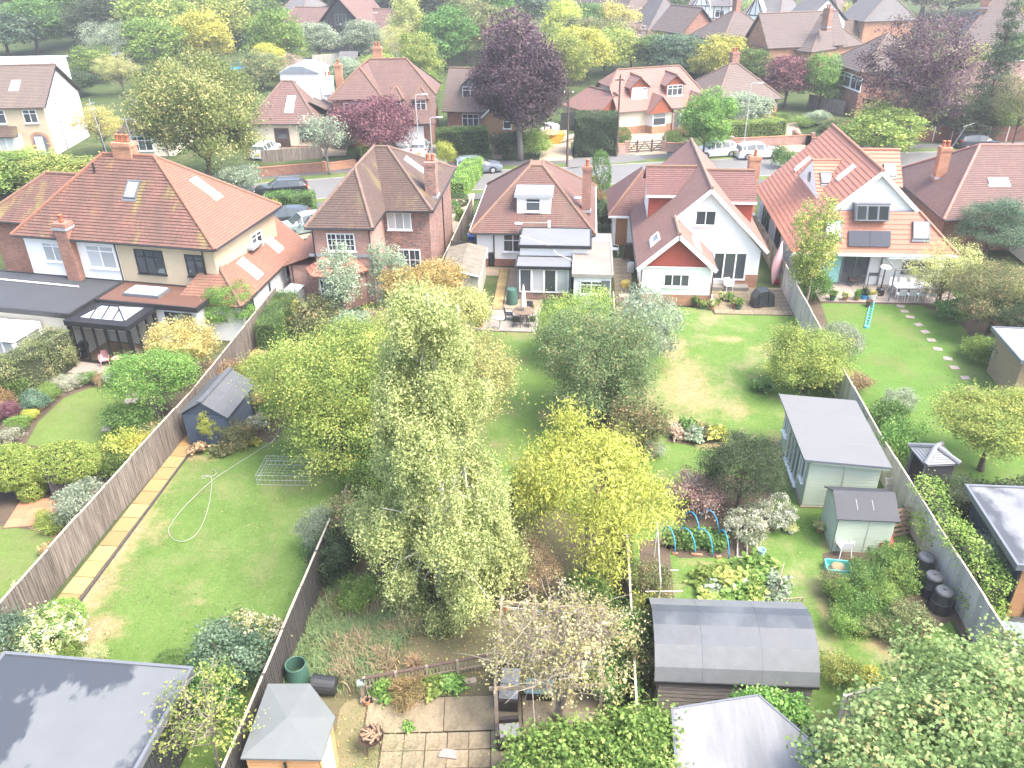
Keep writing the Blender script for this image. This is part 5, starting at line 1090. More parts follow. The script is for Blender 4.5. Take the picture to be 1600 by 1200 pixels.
# far houses
def far(name,label,pL,pR,ze,d,zr,wall,roof,a=None,b=None,wins=(),ax='x',ch=None,rows=None,group=None,rot=0):
    h = placed(name,label,pL,pR,ze,'house',group); h.t.rotation_euler.z += R(rot); body(h,h.w,d,ze,zr,wall,roof,a,b,ax,course=.35)
    for (f,z,w_,hh) in wins: h.window((f * h.w - w_ / 2,.4),*FR,z,w_,hh,2,.25,fw=.09)
    if ch: h.chimney(ch[0] * h.w,d / 2 + ch[1],zr - 1.5,zr + 1.3,1.0,.8,W_brick,2)
    return h
W3 = ((.22,3.3,1.6,1.4),(.52,3.3,1.6,1.4),(.80,3.3,1.6,1.4),(.22,.8,1.6,1.4),(.75,.8,1.8,1.5))
h = far('long_house','long low house with dark pinkish-red roofs and a black gable beyond the trees',(428,48),(620,54),3,10,6.6,W_brick,T_purple,2,3)
W = h.w; h.roof([[(W * .42,-3,4.2),(W * .62,-3,9.2),(W * .62,8,9.2),(W * .42,8,4.2)],[(W * .82,-3,4.2),(W * .62,-3,9.2),(W * .62,8,9.2),(W * .82,8,4.2)]],T_purple,.35,.03,[((W * .62,-3,9.2),(W * .62,8,9.2))],M_ridge,name='cross_roof')
h.gable([(W * .44,-2.6,0),(W * .80,-2.6,0),(W * .80,-2.6,4.2),(W * .62,-2.6,8.8),(W * .44,-2.6,4.2)],(0,.4,0),M_blkwood); h.window((W * .58,-2.6),*FR,4.6,2.2,1.8,3,0,M_gframe); h.walls([(W * .45,W * .79,-2.5,1,0,4)],W_brick)
far('brick_house','brick house with plain brown gabled roof and white windows on the hillside',(1016,46),(1072,52),5.3,8,8.6,W_brick,T_farbr,0,0,W3,rot=-8)
far('brick_house','hip-roofed brick house with a satellite dish, between two hillside brick houses',(1077,55),(1138,64),5.3,10,9.0,W_brick,T_farbr,4,4,W3,ch=(.5,0),rot=-8)
far('brick_house','orange-brick house with twin front gables and a grey roof above the plum tree',(1160,64),(1200,76),5.0,12,9.0,W_orange,T_farbr,0,0,((.3,2.6,1.6,1.4),(.72,2.6,1.6,1.4)),'y')
far('brick_house','grey-roofed house with tall brick chimney behind the round green tree',(1208,74),(1268,82),4.6,12,8.6,W_orange,T_farbr,0,3,((.3,2.2,1.6,1.4),),'x',(.92,-3))
far('timber_framed_house','black and white half-timbered house with a front gable at the top',(1160,22),(1218,26),5.0,9,9.5,W_white,T_grey,2,2,((.25,2.9,2.0,1.6),(.75,2.9,1.8,1.4),(.3,.6,2,1.6)),ch=(.7,0))
h = far('timber_framed_house','black and white timbered house with tall brick chimneys at the top edge',(1075,8),(1142,10),5.0,9,9.5,W_white,T_grey,2,2,((.25,2.9,2.0,1.6),(.75,2.9,1.8,1.4)),ch=(.4,0))
far('white_gabled_house','white-fronted house with a row of windows and pinkish brick gable end',(1222,31),(1266,36),4.9,9,8.6,W_white,T_grey,0,0,tuple((f,2.8,1.1,1.6) for f in (.14,.3,.46,.62,.82)),rot=-14)
far('brick_house','orange brick gabled house with a grey roof, left of the big purple tree',(1312,26),(1350,34),4.8,10,9.0,W_orange,T_grey,0,2,((.3,2.6,1.8,1.4),))
far('white_house','white hillside house half seen behind the grey roofs at the top',(1262,20),(1312,22),4.8,9,8.6,W_white,T_farbr,3,3,((.4,2.8,1.8,1.4),),rot=-5)
far('terraced_house','long grey-roofed white terrace above the yellow bushes',(848,14),(905,22),4.8,10,8.8,W_white,T_farbr,3,0,((.6,2.6,1.6,1.4),(.85,2.6,1.6,1.4)))
far('terraced_house','pinkish-roofed brick house joined to the long white terrace',(908,22),(972,32),4.8,10,9.2,W_brick,T_farbr,0,3,((.4,2.6,1.8,1.4),(.75,2.6,1.6,1.4)))
far('brick_house','grey-roofed brick house with two flat-fronted dormers, next to the golden tree',(980,40),(1012,48),3.6,8,8.6,W_brick,T_grey,2,2,((.4,1.6,1.4,1.4),(.7,3.0,1.4,1.2)))
far('garage','little white garage with brown pyramid roof on the hillside',(1297,52),(1318,56),2.6,5,4.8,W_white,T_brown,0,0,(),'y')
h = far('brick_house','three-storey brick house with tall white windows, behind the big purple tree',(1293,96),(1362,112),5.2,10,8.8,W_brick,T_farbr,4,4,((.15,2.6,2.0,2.4),(.5,3.0,3.0,1.6),(.85,3,2.4,1.6),(.3,.2,1.8,2.0)),rot=-10)
far('house','big sweeping grey-brown roof at the far right edge beyond the cedar',(1480,92),(1640,98),3.5,16,10.5,W_brick,T_farbr,5,5,((.3,.8,2,1.8),),ch=(.3,-2))
far('white_house','far white house among the trees at the top left',(440,14),(475,15),4.5,9,7.5,W_white,T_grey,2,2,((.4,2.4,1.4,1.4),))
far('house','far red-roofed house peeping out of the woods at the upper left',(104,14),(136,18),4.5,9,8.0,W_orange,T_farbr,2,2)
h = House('garden_room','dark flat-roofed garden room behind the white house at the upper left',G(118,116),R(4),'garden room'); h.walls([(0,7.5,0,4,0,2.5)],M_gframe); h.parapet(-.2,7.8,-.3,4.2,2.7,.2,M_felt); h.window((4.0,0),*FR,.2,2.6,2.0,3,0,plain('cedar',(.38,.2,.1),.7,.2,3),sill=False)
h = House('brick_house','low brick house glimpsed behind the cedar and the red fence',G(1480,205),R(8)); body(h,16,9,3,6.4,W_brick,T_purple)
# ---------------------------------------------------------------- sheds and garden buildings
W_navy = plain('navy_boarding',(.055,.075,.11),.75,.3,2,stretch=(.4,.4,4),bmp=.3)
W_sage = plain('sage_boarding',(.40,.46,.36),.7,.12,2,stretch=(.4,.4,4),bmp=.2)
W_dark = plain('black_boarding',(.04,.042,.045),.8,.35,3,stretch=(4,4,.5),bmp=.4)
W_oldb = plain('silver_boarding',(.25,.22,.20),.9,.5,3,stretch=(.5,.5,5),bmp=.5)
W_cedar = plain('orange_cedar',(.45,.24,.11),.75,.25,2,stretch=(.5,.5,4),bmp=.3)
def wet_felt(name,dry,wet,sc=.35,lo=.45,hi=.5,r0=.7,r1=.18):
    """felt roof with standing rain water: the wet patches are darker and glossy"""
    m,t,b = newmat(name); f = noise(t,sc,7,rough=.62,lo=lo,hi=hi,stretch=(1,.6,1))
    g = noise(t,30,3,lo=.2,hi=.8); base = mixc(t,g,[x * .85 for x in dry],dry); base = mixc(t,noise(t,.8,5),[x * .85 for x in dry],base)
    t.links.new(mixc(t,f,base,wet),b.inputs['Base Color']); mr = t.nodes.new('ShaderNodeMapRange'); mr.inputs[3].default_value = r0; mr.inputs[4].default_value = r1
    t.links.new(f,mr.inputs[0]); t.links.new(mr.outputs[0],b.inputs['Roughness']); bump(t,b,noise(t,1.2,3,lo=0,hi=1),.15,.05); return m
def boards(h,faces,mat,course=.14,name='boarding',lift=.035):
    for f in faces:
        mb = MB(); mb.tiles(f,course,lift,up=1); mb.build(name,mat,h.t)
def vface(a,b,z0,z1,z1b=None): return [(a[0],a[1],z0),(b[0],b[1],z0),(b[0],b[1],z1b if z1b is not None else z1),(a[0],a[1],z1)]
def shed(name,label,x0,x1,y0,y1,rz=0,cat='shed'): h = House(name,label,(x0,y0),rz,cat); h.W,h.D = x1 - x0,y1 - y0; return h
# big flat-roofed workshop, lower left
h = shed('flat_roofed_workshop','large workshop with a rain-puddled grey felt flat roof at the lower left corner',-16.9,-11.4,10.5,16.5,R(-1.5))
h.walls([(-.2,5.35,.1,5.9,0,2.32)],W_dark)
for i in range(34): h.mesh('board',MB().box(5.36,5.385,.12 + i * .17,.27 + i * .17,0,2.32),W_dark)
rf = h.parapet(-.4,5.6,-.2,6.1,2.5,.18,wet_felt('puddled_felt',(.125,.135,.142),(.045,.05,.058),.32,.47,.51,.8,.3),M_gframe)
# corner shed with a five-sided roof
h = House('corner_shed','five-sided timber corner shed with a pale grey roof at the bottom of the middle garden',(0,0),0,'shed')
pp = [(-8.95,16.5),(-7.7,16.6),(-6.62,15.5),(-6.62,14.1),(-8.85,13.98)]; cx,cyy = -7.9,15.2
ins = [(cx + (x - cx) * .9,cyy + (y - cyy) * .9) for x,y in pp]
for a,b in zip(ins,ins[1:] + ins[:1]): boards(h,[vface(b,a,0,1.9)],W_cedar,.13)
ap = (cx,cyy,2.18)
for a,b in zip(pp,pp[1:] + pp[:1]): h.mesh('roof_panel',MB().extr([(a[0],a[1],1.96),(b[0],b[1],1.96),ap],(0,0,-.06)),plain('pale_green_felt',(.125,.138,.135),.85,.12,1.2,fine=28))
h.window((-6.74,14.35),*RT,.2,.7,1.6,1,0,M_wframe,M_glassl,sill=False); h.mesh('hinge',MB().box(-7.7,-7.62,14.05,14.07,.3,1.8),M_gutter)
# navy shed
h = shed('navy_shed','navy blue boarded shed with a grey felt gabled roof beside the yellow path',-18.3,-16.15,31.6,34.6,R(-3)); w_,d_ = h.W,h.D
boards(h,[vface((0,0),(w_,0),0,1.75),vface((w_,0),(w_,d_),0,1.75),vface((0,d_),(0,0),0,1.75)],W_navy); h.gable([(0,0,1.75),(w_,0,1.75),(w_ / 2,0,2.4)],(0,.1,0),W_navy); h.gable([(0,d_,1.75),(w_,d_,1.75),(w_ / 2,d_,2.4)],(0,-.1,0),W_navy)
for s in (0,1): h.mesh('roof',MB().extr([(w_ / 2,-.15,2.5),(w_ / 2,d_ + .15,2.5),((-.15,w_ + .15)[s],d_ + .15,1.74),((-.15,w_ + .15)[s],-.15,1.74)],(0,0,.05)),plain('shed_felt',(.085,.091,.10),.8,.2,1.5))
h.mesh('roof_batten',MB().bar((w_ * .75,-.15,2.2),(w_ * .75,d_ + .15,2.2),.05,.04),M_gframe); h.mesh('ridge_cap',MB().bar((w_ / 2,-.16,2.55),(w_ / 2,d_ + .16,2.55),.25,.05),plain('shed_felt',(.085,.091,.10),.8,.2,1.5))
# sage summer house
h = House('summer_house','long sage green summer house with a grey mono-pitched roof and white glazed front',(0,0),0,'summer house')
x0,x1,y0,y1 = 9.6,12.4,28.8,33.5
boards(h,[vface((x0,y0),(x1,y0),0,2.4,2.2),vface((x1,y0),(x1,y1),0,2.2),vface((x0,y1),(x0,y0),0,2.42)],W_sage,.15)
h.mesh('roof',MB().extr([(x0 - .35,y0 - .3,2.58),(x1 + .3,y0 - .3,2.36),(x1 + .3,y1 + .25,2.36),(x0 - .35,y1 + .25,2.58)],(0,0,-.07)),plain('grey_roof_felt',(.125,.13,.132),.8,.1,.6,fine=24))
h.mesh('roof_edge',MB().bar((x0 - .37,y0 - .3,2.56),(x0 - .37,y1 + .25,2.56),.04,.12).bar((x0 - .35,y0 - .32,2.55),(x1 + .3,y0 - .32,2.33),.04,.1),M_gframe); h.mesh('fascia',MB().bar((x0,y0 - .28,2.45),(x1 + .25,y0 - .28,2.24),.04,.12),W_sage)
for i in (1,2,3): h.mesh('felt_lap',MB().bar((x0 - .34,y0 + i * 1.2,2.583),(x1 + .29,y0 + i * 1.2,2.363),.03,.008),M_felt)
for o,w2,z,hh,c in ((33.2,.7,1.0,1.0,2),(32.2,2.2,.15,2.0,4),(29.7,.55,.95,1.05,1)): h.window((x0,o),*LT,z,w2,hh,c,0)
h.mesh('corner_trim',MB().box(x0 - .03,x0 + .05,y0 - .03,y0 + .05,0,2.4).box(x1 - .05,x1 + .03,y0 - .03,y0 + .05,0,2.2),W_sage); h.mesh('cover_strip',MB().box(11.0,11.06,y0 - .05,y0 - .02,0,2.25),W_sage); h.mesh('base',MB().box(x0 - .1,x1,y0 - .1,y1,-.02,.06),M_gravel)
# small sage shed
h = House('small_shed','small sage green shed with a dark grey felt roof in front of the summer house',(0,0),0,'shed'); x0,x1,y0,y1 = 10.15,12.25,26.05,27.85
boards(h,[vface((x0,y0),(x1,y0),0,1.65),vface((x0,y1),(x0,y0),0,1.65),vface((x1,y0),(x1,y1),0,1.65)],W_sage,.13); ym = (y0 + y1) / 2
for x in (x0,x1): h.gable([(x,y0,1.65),(x,y1,1.65),(x,ym,2.15)],(.06 if x == x0 else -.06,0,0),W_sage)
h.mesh('roof',MB().extr([(x0 - .12,y0 - .15,1.63),(x1 + .12,y0 - .15,1.63),(x1 + .12,ym,2.22),(x0 - .12,ym,2.22)],(0,0,.04)).extr([(x0 - .12,y1 + .15,1.63),(x1 + .12,y1 + .15,1.63),(x1 + .12,ym,2.22),(x0 - .12,ym,2.22)],(0,0,.04)),plain('blue_black_felt',(.038,.041,.048),.7,.25,1.5))
h.mesh('roof_seam',MB().bar((x0 + .7,y0 + .2,1.88),(x0 + .7,ym - .2,2.13),.03,.02).bar((x0 + 1.3,y0 + .2,1.88),(x0 + 1.3,ym - .2,2.13),.03,.02),M_felt); h.mesh('cover_strip',MB().box(11.3,11.35,y0 - .04,y0 - .01,0,1.6),W_sage)
# barrel-roofed hut
h = House('barrel_roofed_hut','old dark hut with a curved grey felt barrel roof and silver weatherboards',(0,0),R(1.5),'shed'); x0,x1,y0,y1 = 3.25,7.9,17.9,21.0
prof = [(y0 - .1,1.42),(y0 + .08,1.85),(y0 + .55,2.32),(y0 + 1.15,2.55),((y0 + y1) / 2 + .1,2.6),(y1 - 1.05,2.5),(y1 - .5,2.25),(y1 - .05,1.8),(y1 + .1,1.4)]
fm = [wet_felt('streaked_felt',(.10,.112,.125),(.05,.057,.066),.9,.42,.6,.75,.45),plain('pale_worn_felt',(.125,.135,.14),.7,.2,2.5,fine=20)]
for i,(a,b) in enumerate(zip(prof[:-1],prof[1:])): h.mesh('roof_sheet',MB().extr([(x0 - .15,a[0],a[1]),(x1 + .15,a[0],a[1]),(x1 + .15,b[0],b[1]),(x0 - .15,b[0],b[1])],(0,0,.035)),fm[1] if i in (0,1,5) else fm[0])
boards(h,[vface((x0,y0),(x1,y0),0,1.42)],W_oldb,.17,lift=.03); boards(h,[vface((x0,y1),(x0,y0),0,1.42),vface((x1,y0),(x1,y1),0,1.42)],W_oldb,.17)
for x in (x0 + 1.3,x0 + 3.1): h.mesh('felt_lap',MB().tube([(x,y,z + .034) for y,z in prof],.006,4),fm[0])
for x in (x0,x1 - .08): h.mesh('end_wall',MB().extr([(x,y,z - .02) for y,z in prof],(.08,0,0)),W_oldb)
h.mesh('roof_edge',MB().bar((x0 - .15,y0 - .12,1.42),(x1 + .15,y0 - .12,1.42),.03,.1),M_gutter)
# pale flat roof at the bottom
h = House('concrete_roofed_store','pale sun-bleached flat roof of a store at the bottom edge below the barrel-roofed hut',(0,0),0,'outbuilding'); q = [(2.85,12.5),(6.3,12.5),(6.75,15.2),(5.45,16.8),(2.95,16.15)]
h.mesh('wall',MB().prism([(3.0,12.6),(6.2,12.6),(6.6,15.1),(5.4,16.65),(3.1,16.05)],0,2.2),M_conc); h.mesh('roof',MB().prism(q,2.2,2.36),plain('bleached_concrete',(.22,.222,.224),.95,.2,1.1,c2=(.11,.114,.12),stretch=(1.6,.25,1)))
for a,b in zip(q,q[1:] + q[:1]): h.mesh('roof_edge',MB().bar((a[0],a[1],2.33),(b[0],b[1],2.33),.06,.1),M_gframe)
# dark garden office on the right
h = House('garden_office','dark grey garden office with a crinkled wet flat roof and cedar front',(0,0),0,'garden room')
h.walls([(15.3,19.5,22.9,26.9,0,2.45)],plain('charcoal_cladding',(.06,.067,.075),.7,.2,2,stretch=(5,5,.4))); h.parapet(14.95,19.8,22.6,27.1,2.62,.17,wet_felt('crinkled_wet_felt',(.17,.178,.188),(.05,.052,.056),.55,.46,.56,.6,.3),M_gframe)
h.walls([(15.35,19.4,22.84,22.9,0,2.45)],W_cedar,'cedar_front'); h.window((15.9,22.84),*FR,.15,2.8,2.0,3,0,M_gframe,sill=False); h.mesh('wall_lamp',MB().box(15.2,15.3,25.3,25.45,2.0,2.2),M_gutter); h.mesh('deck',MB().box(14.7,19,18.5,22.8,0,.12),M_feltdk)
# slatted gazebo
h = House('gazebo','small gazebo with a grey slatted hipped roof between the shrubs on the right',(14.9,30.0),R(8),'gazebo')
for sx in (-.58,.58):
    for sy in (-.58,.58): h.mesh('post',MB().box(sx - .05,sx + .05,sy - .05,sy + .05,0,2.1),M_gframe)
ap = (0,0,2.45); c = [(-.72,-.72,2.05),(.72,-.72,2.05),(.72,.72,2.05),(-.72,.72,2.05)]
h.roof([[c[i],c[(i + 1) % 4],ap] for i in range(4)],plain('grey_slats',(.17,.18,.185),.55,.12,3),.11,.03,[(c[i],ap) for i in range(4)],MC['grey_slats'])
h.walls([(-.6,.6,-.64,-.59,0,1.9)],W_dark,'panel'); h.walls([(-.6,.6,.59,.64,0,1.9)],W_dark,'panel')
h = House('garden_room','timber garden room with a pale flat roof at the right edge of the green lawn',G(1578,628),R(-2),'garden room'); h.walls([(0,3,0,3.2,0,2.3)],plain('brown_cladding',(.30,.22,.14),.8,.3,2,stretch=(.5,.5,5))); h.parapet(-.25,3.3,-.3,3.5,2.5,.15,plain('pale_flat_roof',(.28,.28,.285),.6,.12,.8),M_gframe); h.window((.5,0),*FR,.15,1.2,2.0,1,0,M_gframe,sill=False)
# concrete sectional garage
h = House('concrete_garage','pale sectional concrete garage with a mossy corrugated roof beside the bungalow',(0,0),R(1),'garage'); x0,x1,y0,y1 = -7.85,-5.55,48.3,53.2
for i in range(4): h.mesh('wall_panel',MB().box(x1 - .06,x1,y0 + i * 1.22,y0 + i * 1.22 + 1.2,0,2.0),plain('pale_concrete',(.36,.345,.29),.85,.15,1.2)); h.mesh('wall_panel',MB().box(x0,x0 + .06,y0 + i * 1.22,y0 + i * 1.22 + 1.2,0,2.0),MC['pale_concrete'])
for i in range(3): h.mesh('front_panel',MB().box(x0 + .07 + i * .73,x0 + .78 + i * .73,y0,y0 + .06,0,2.1),MC['pale_concrete'])
h.walls([(x0,x1,y1 - .06,y1,0,2.1)],MC['pale_concrete'])
xm = (x0 + x1) / 2; cm = plain('mossy_asbestos',(.19,.17,.14),.95,.45,2.2,fine=10,bmp=.9,c2=(.10,.085,.055))
for sg in (-1,1):
    mb = MB(); n_ = 30
    for i in range(n_):
        ya,yb_ = y0 - .15 + i * (y1 - y0 + .3) / n_,y0 - .15 + (i + 1) * (y1 - y0 + .3) / n_; ymid = (ya + yb_) / 2; xo = xm + sg * 1.3
        mb.poly([(xm,ya,2.42),(xo,ya,2.12),(xo,ymid,2.17),(xm,ymid,2.47)][::sg * -1]); mb.poly([(xm,ymid,2.47),(xo,ymid,2.17),(xo,yb_,2.12),(xm,yb_,2.42)][::sg * -1])
    tag(mb.build('roof_sheet',cm,h.t),kind='stuff')
h.mesh('gutter',MB().tube([(x1 + .1,y0 - .1,2.05),(x1 + .1,y1 + .1,2.05)],.05,6).tube([(x0 - .05,y0 - .16,2.12),(xm,y0 - .17,2.42),(x1 + .12,y0 - .16,2.12)],.06,6),M_gutw)
# corrugated store, bottom right
h = House('corrugated_store','low blue-grey store with a curled corrugated roof beyond the grey fence at the right edge',G(1545,1012),R(-4),'store')
mb = MB(); pr = [(0,1.25),(.45,1.32),(.75,1.25),(.9,1.1)]
for i in range(16):
    a,b = i * .11,(i + 1) * .11; dz = .03 * (i % 2)
    for p,q in zip(pr[:-1],pr[1:]): mb.poly([(a,-p[0],p[1] + dz),(a,-q[0],q[1] + dz),(b,-q[0],q[1] + .03 - dz),(b,-p[0],p[1] + .03 - dz)])
tag(mb.build('roof_sheet',plain('corrugated_blue',(.2,.235,.255),.45,.12,2),h.t),kind='stuff'); h.walls([(.05,1.7,-.75,-.02,0,1.2)],M_gframe); h.mesh('leg',MB().box(1.6,1.66,-.88,-.82,0,1.1),M_gframe)
# grey storage box by the fence
h = House('storage_box','grey-green garden storage box standing by the fence near the brick house',G(440,486),R(-12),'storage box'); h.mesh('body',MB().box(0,.95,0,1.5,0,1.05),plain('box_grey',(.30,.33,.33),.6,.15,2)); h.mesh('lid',MB().extr([(-.04,-.04,1.05),(.99,-.04,1.05),(.99,1.54,1.22),(-.04,1.54,1.22)],(0,0,.06)),plain('box_lid',(.40,.45,.45),.5,.1,2)); h.mesh('handle',MB().box(.35,.6,-.06,-.04,.9,.95),M_gutter)

# ---------------------------------------------------------------- garden things
M_plw = plain('white_plastic',(.76,.76,.76),.4,.05,4,bmp=0)
M_plb = plain('black_plastic',(.03,.032,.034),.45,.25,3,bmp=.1)
M_green = plain('green_plastic',(.05,.12,.09),.5,.25,3,bmp=.05)
M_teal = plain('teal_plastic',(.10,.46,.44),.45,.12,3,bmp=0)
M_blue = plain('blue_plastic',(.03,.30,.60),.4,.12,3,bmp=0)
M_red = plain('red_paint',(.5,.035,.025),.4,.15,3,bmp=0)
M_pinkp = plain('pink_paint',(.66,.33,.34),.5,.1,3,bmp=0)
M_rattan = plain('dark_rattan',(.055,.042,.036),.7,.4,20,bmp=.5)
M_steel = plain('galvanised_steel',(.42,.43,.44),.5,.15,5,metal=.1,bmp=0)
M_rust = plain('rusty_iron',(.09,.055,.04),.8,.4,8)
M_oakw = plain('weathered_oak',(.30,.24,.18),.85,.35,3,stretch=(1,1,4))
M_darkw = plain('dark_stained_wood',(.10,.065,.05),.8,.35,3)
M_cush = plain('grey_cushion',(.30,.30,.31),.95,.1,4)
def one(name,label,cat,mb,mat,loc,rz=0,group=None,smooth=False):
    o = mb.build(name,mat,None,Vector((loc[0],loc[1],loc[2] if len(loc) > 2 else 0)),smooth); o.rotation_euler = (0,0,rz); return tag(o,label,cat,group)
def composite(name,label,cat,loc,rz,parts,group=None):
    t = thing(name,label,cat,(loc[0],loc[1],loc[2] if len(loc) > 2 else 0),rz,group)
    for nm,mb,mat in parts: mb.build(nm,mat,t)
    return t
# compost bins along the grey fence
for i,(px,lb) in enumerate((((1440,897),'dark plastic compost bin by the grey fence, uppermost of the three in the raspberry bed'),((1452,927),'dark plastic compost bin by the grey fence, middle one of three'),((1467,951),'dark plastic compost bin by the grey fence, lowest of the three, with a pale rim'))):
    p = G(*px)
    if i == 0:
        t = composite('compost_bin',lb,'compost bin',p,0,[('body',MB().lathe([(.42,0),(.40,.1),(.36,.45),(.28,.78),(.28,.8)],20),M_plb),('lid',MB().lathe([(.31,.79),(.31,.85),(.27,.9),(.05,.93),(.05,.97),(0,.97)],20),plain('bin_lid',(.07,.075,.08),.4,.2,3)),('hatch',MB().box(-.2,.2,-.44,-.38,.02,.3),M_plb),('band',MB().lathe([(.368,.42),(.372,.44),(.362,.46)],20),plain('bin_lid',(.07,.075,.08)))],'compost bins by the grey fence'); b0 = t
    else: t = copy_tree(b0); t.location = p; t.rotation_euler.z = i; t['label'] = lb
composite('rain_barrel','dark green open-topped compost bin against the dark fence','compost bin',G(467,1066),0,[('body',MB().lathe([(.40,0),(.37,.4),(.32,.85),(.30,.85),(.34,.4),(.37,.04)],22),M_green),('rim',MB().lathe([(.33,.82),(.35,.84),(.33,.87),(.30,.86)],22,cap=False),M_green)])
mb = MB(); mb.tube([(0,0,.33),(.75,0,.31)],[.33,.29],18); mb2 = MB().tube([(-.02,0,.33),(.05,0,.33)],.36,18)
composite('compost_bin','black plastic compost bin lying on its side next to the corner shed','compost bin',G(492,1080),.0,[('body',mb,M_plb),('rim',mb2,M_plb),('lid',MB().lathe([(.36,0),(.3,.06),(0,.08)],16,(-.3,-.3,0)),M_green)])
# picket fence with plank edging on the patio
A_,B_ = G(572,1082),G(762,1046); dv = (B_ - A_).normalized(); L = (B_ - A_).length
t = thing('picket_fence','low weathered picket fence between the rough grass and the sunken patio','fence',A_,math.atan2(dv.y,dv.x))
pk = MB().box(-.025,.025,-.01,.01,.08,.62).build('picket',M_oakw); me = pk.data
for i in range(int(L / .115)):
    o = pk if i == 0 else link('picket',me); o.parent = t; o.location = (i * .115 + .05,.03,random.uniform(-.01,.01)); o.rotation_euler = (0,random.gauss(0,.02),0)
for z in (.2,.6): MB().box(0,L,0,.03,z,z + .06).build('rail',M_oakw,t)
MB().box(-.02,L,-.04,.06,.64,.68).build('top_rail',M_darkw,t)
for i in range(5): MB().box(i * L / 4 - .04,i * L / 4 + .04,-.05,.03,0,.72).build('post',M_oakw,t)
a,b = G(563,1098),G(745,1066); d = b - a
t = thing('sleeper_edging','row of rough timber sleepers edging the planted strip below the picket fence','edging',a,math.atan2(d.y,d.x))
for i in range(3): MB().box(i * d.length / 3 + .01,(i + 1) * d.length / 3 - .02,-.12,.1,0,.16 + random.uniform(-.02,.02)).build('sleeper',M_oakw,t)
# garden tools leaning on the fence end
composite('garden_fork','garden spade with a dark shaft standing at the picket fence end','garden tool',G(578,1100),.2,[('shaft',MB().tube([(0,0,0),(-.12,.12,1.0)],.018,6),M_gutter),('blade',MB().box(-.1,.1,-.02,.02,-.02,.28),M_gutter),('handle',MB().tube([(-.22,.12,1.0),(-.02,.12,1.0)],.02,6),M_gutter)])
composite('hose_reel','pale green hose reel post with an orange pot beside the picket fence end','hose reel',G(568,1094),.2,[('post',MB().box(-.05,.05,-.05,.05,0,.8),M_oakw),('reel',MB().tube([(-.12,0,.8),(.12,0,.8)],.12,14),plain('pale_green',(.2,.25,.21),.5,.1,3)),('pot',MB().lathe([(.09,0),(.12,.2),(.1,.2),(.08,.03)],12,(.12,-.2,.05)),M_terra)])
composite('garden_stake','short dark stake standing in the sleeper strip on the patio','stake',G(661,1088),0,[('shaft',MB().tube([(0,0,0),(0,0,.55)],.015,6),M_gutter),('foot',MB().box(-.08,.08,-.05,.05,0,.05),M_gutter)])
# fire pit full of logs
t = thing('fire_pit','round iron fire pit basket full of split logs on the patio','fire pit',G(583,1172))
MB().lathe([(.05,.45),(.2,.47),(.33,.58),(.37,.66),(.36,.66),(.3,.58),(.18,.49)],20).build('bowl',M_rust,t)
for i in range(3): a = i * 2.09; MB().tube([(.2 * math.cos(a),.2 * math.sin(a),.5),(.26 * math.cos(a),.26 * math.sin(a),0)],.02,5).build('leg',M_rust,t)
for i in range(20): a = i * .314; MB().tube([(.36 * math.cos(a),.36 * math.sin(a),.66),(.38 * math.cos(a),.38 * math.sin(a),.74)],.012,4).build('rail',M_rust,t)
lg = plain('split_log',(.25,.175,.11),.85,.3,6,stretch=(1,6,1))
for i in range(16):
    a = random.uniform(0,3.14); c = Vector((random.gauss(0,.12),random.gauss(0,.12),.62 + i * .012)); v = Vector((math.cos(a),math.sin(a),random.uniform(-.15,.2))) * .17
    one('log','split firewood log lying in the iron fire pit','log',MB().tube([-v,v],.035,5),lg,t.location + c,0,'logs in the fire pit')
# pergola with sofas round the pale tree
t = thing('pergola','weathered timber pergola frame under the bare pale tree','pergola',(0,0,0))
for x,y in ((-2.25,20.1),(-2.1,16.6),(.9,20.0),(1.0,17.0)): MB().box(x - .05,x + .05,y - .05,y + .05,0,2.2).build('post',M_oakw,t)
for a,b in (((-2.4,20.1,2.2),(1.1,20,2.2)),((-2.3,16.6,2.2),(1.2,17,2.2)),((-2.25,20.3,2.3),(-2.1,16.3,2.3)),((.9,20.2,2.3),(1.0,16.8,2.3)),((-.7,20.3,2.3),(-.55,16.4,2.3))): MB().bar(a,b,.06,.12).build('beam',M_oakw,t)
t = thing('bunting','string of small coloured triangular flags along the pergola beams','bunting',(0,0,0)); cols = [M_red,M_teal,plain('purple_cloth',(.3,.14,.36),.9,.1,3),plain('orange_cloth',(.6,.2,.04),.9,.1,3),M_blue,M_plw]
MB().tube([(-2.2,20,2.12),(-.6,20,2.0),(.9,19.9,2.12),(.98,18.4,2.0),(1,17.1,2.12)],.008,4).build('cord',M_plw,t)
for i in range(18):
    x,y = (-2.1 + i * .27,19.98) if i < 11 else (.94,19.7 - (i - 11) * .38); hx,hy = (.07,0) if i < 11 else (0,.07)
    MB().extr([(x - hx,y - hy,2.07),(x + hx,y + hy,2.07),(x,y,1.87)],(.004,.004,0)).build('flag',cols[i % 6],t)
def sofa(loc,rz,w_,label):
    t = thing('rattan_sofa',label,'sofa',loc,rz); MB().box(-w_ / 2,w_ / 2,-.35,.35,.05,.35).build('base',M_rattan,t); MB().box(-w_ / 2,w_ / 2,.28,.4,.3,.75).build('back',M_rattan,t)
    for s in (-1,1): MB().box(s * w_ / 2 - .06,s * w_ / 2 + .06,-.35,.4,.3,.58).build('arm',M_rattan,t)
    k = max(1,round(w_ / .6))
    for i in range(k): MB().box(-w_ / 2 + .08 + i * (w_ - .16) / k,-w_ / 2 + .05 + (i + 1) * (w_ - .16) / k,-.34,.26,.35,.46).build('cushion',M_cush,t)
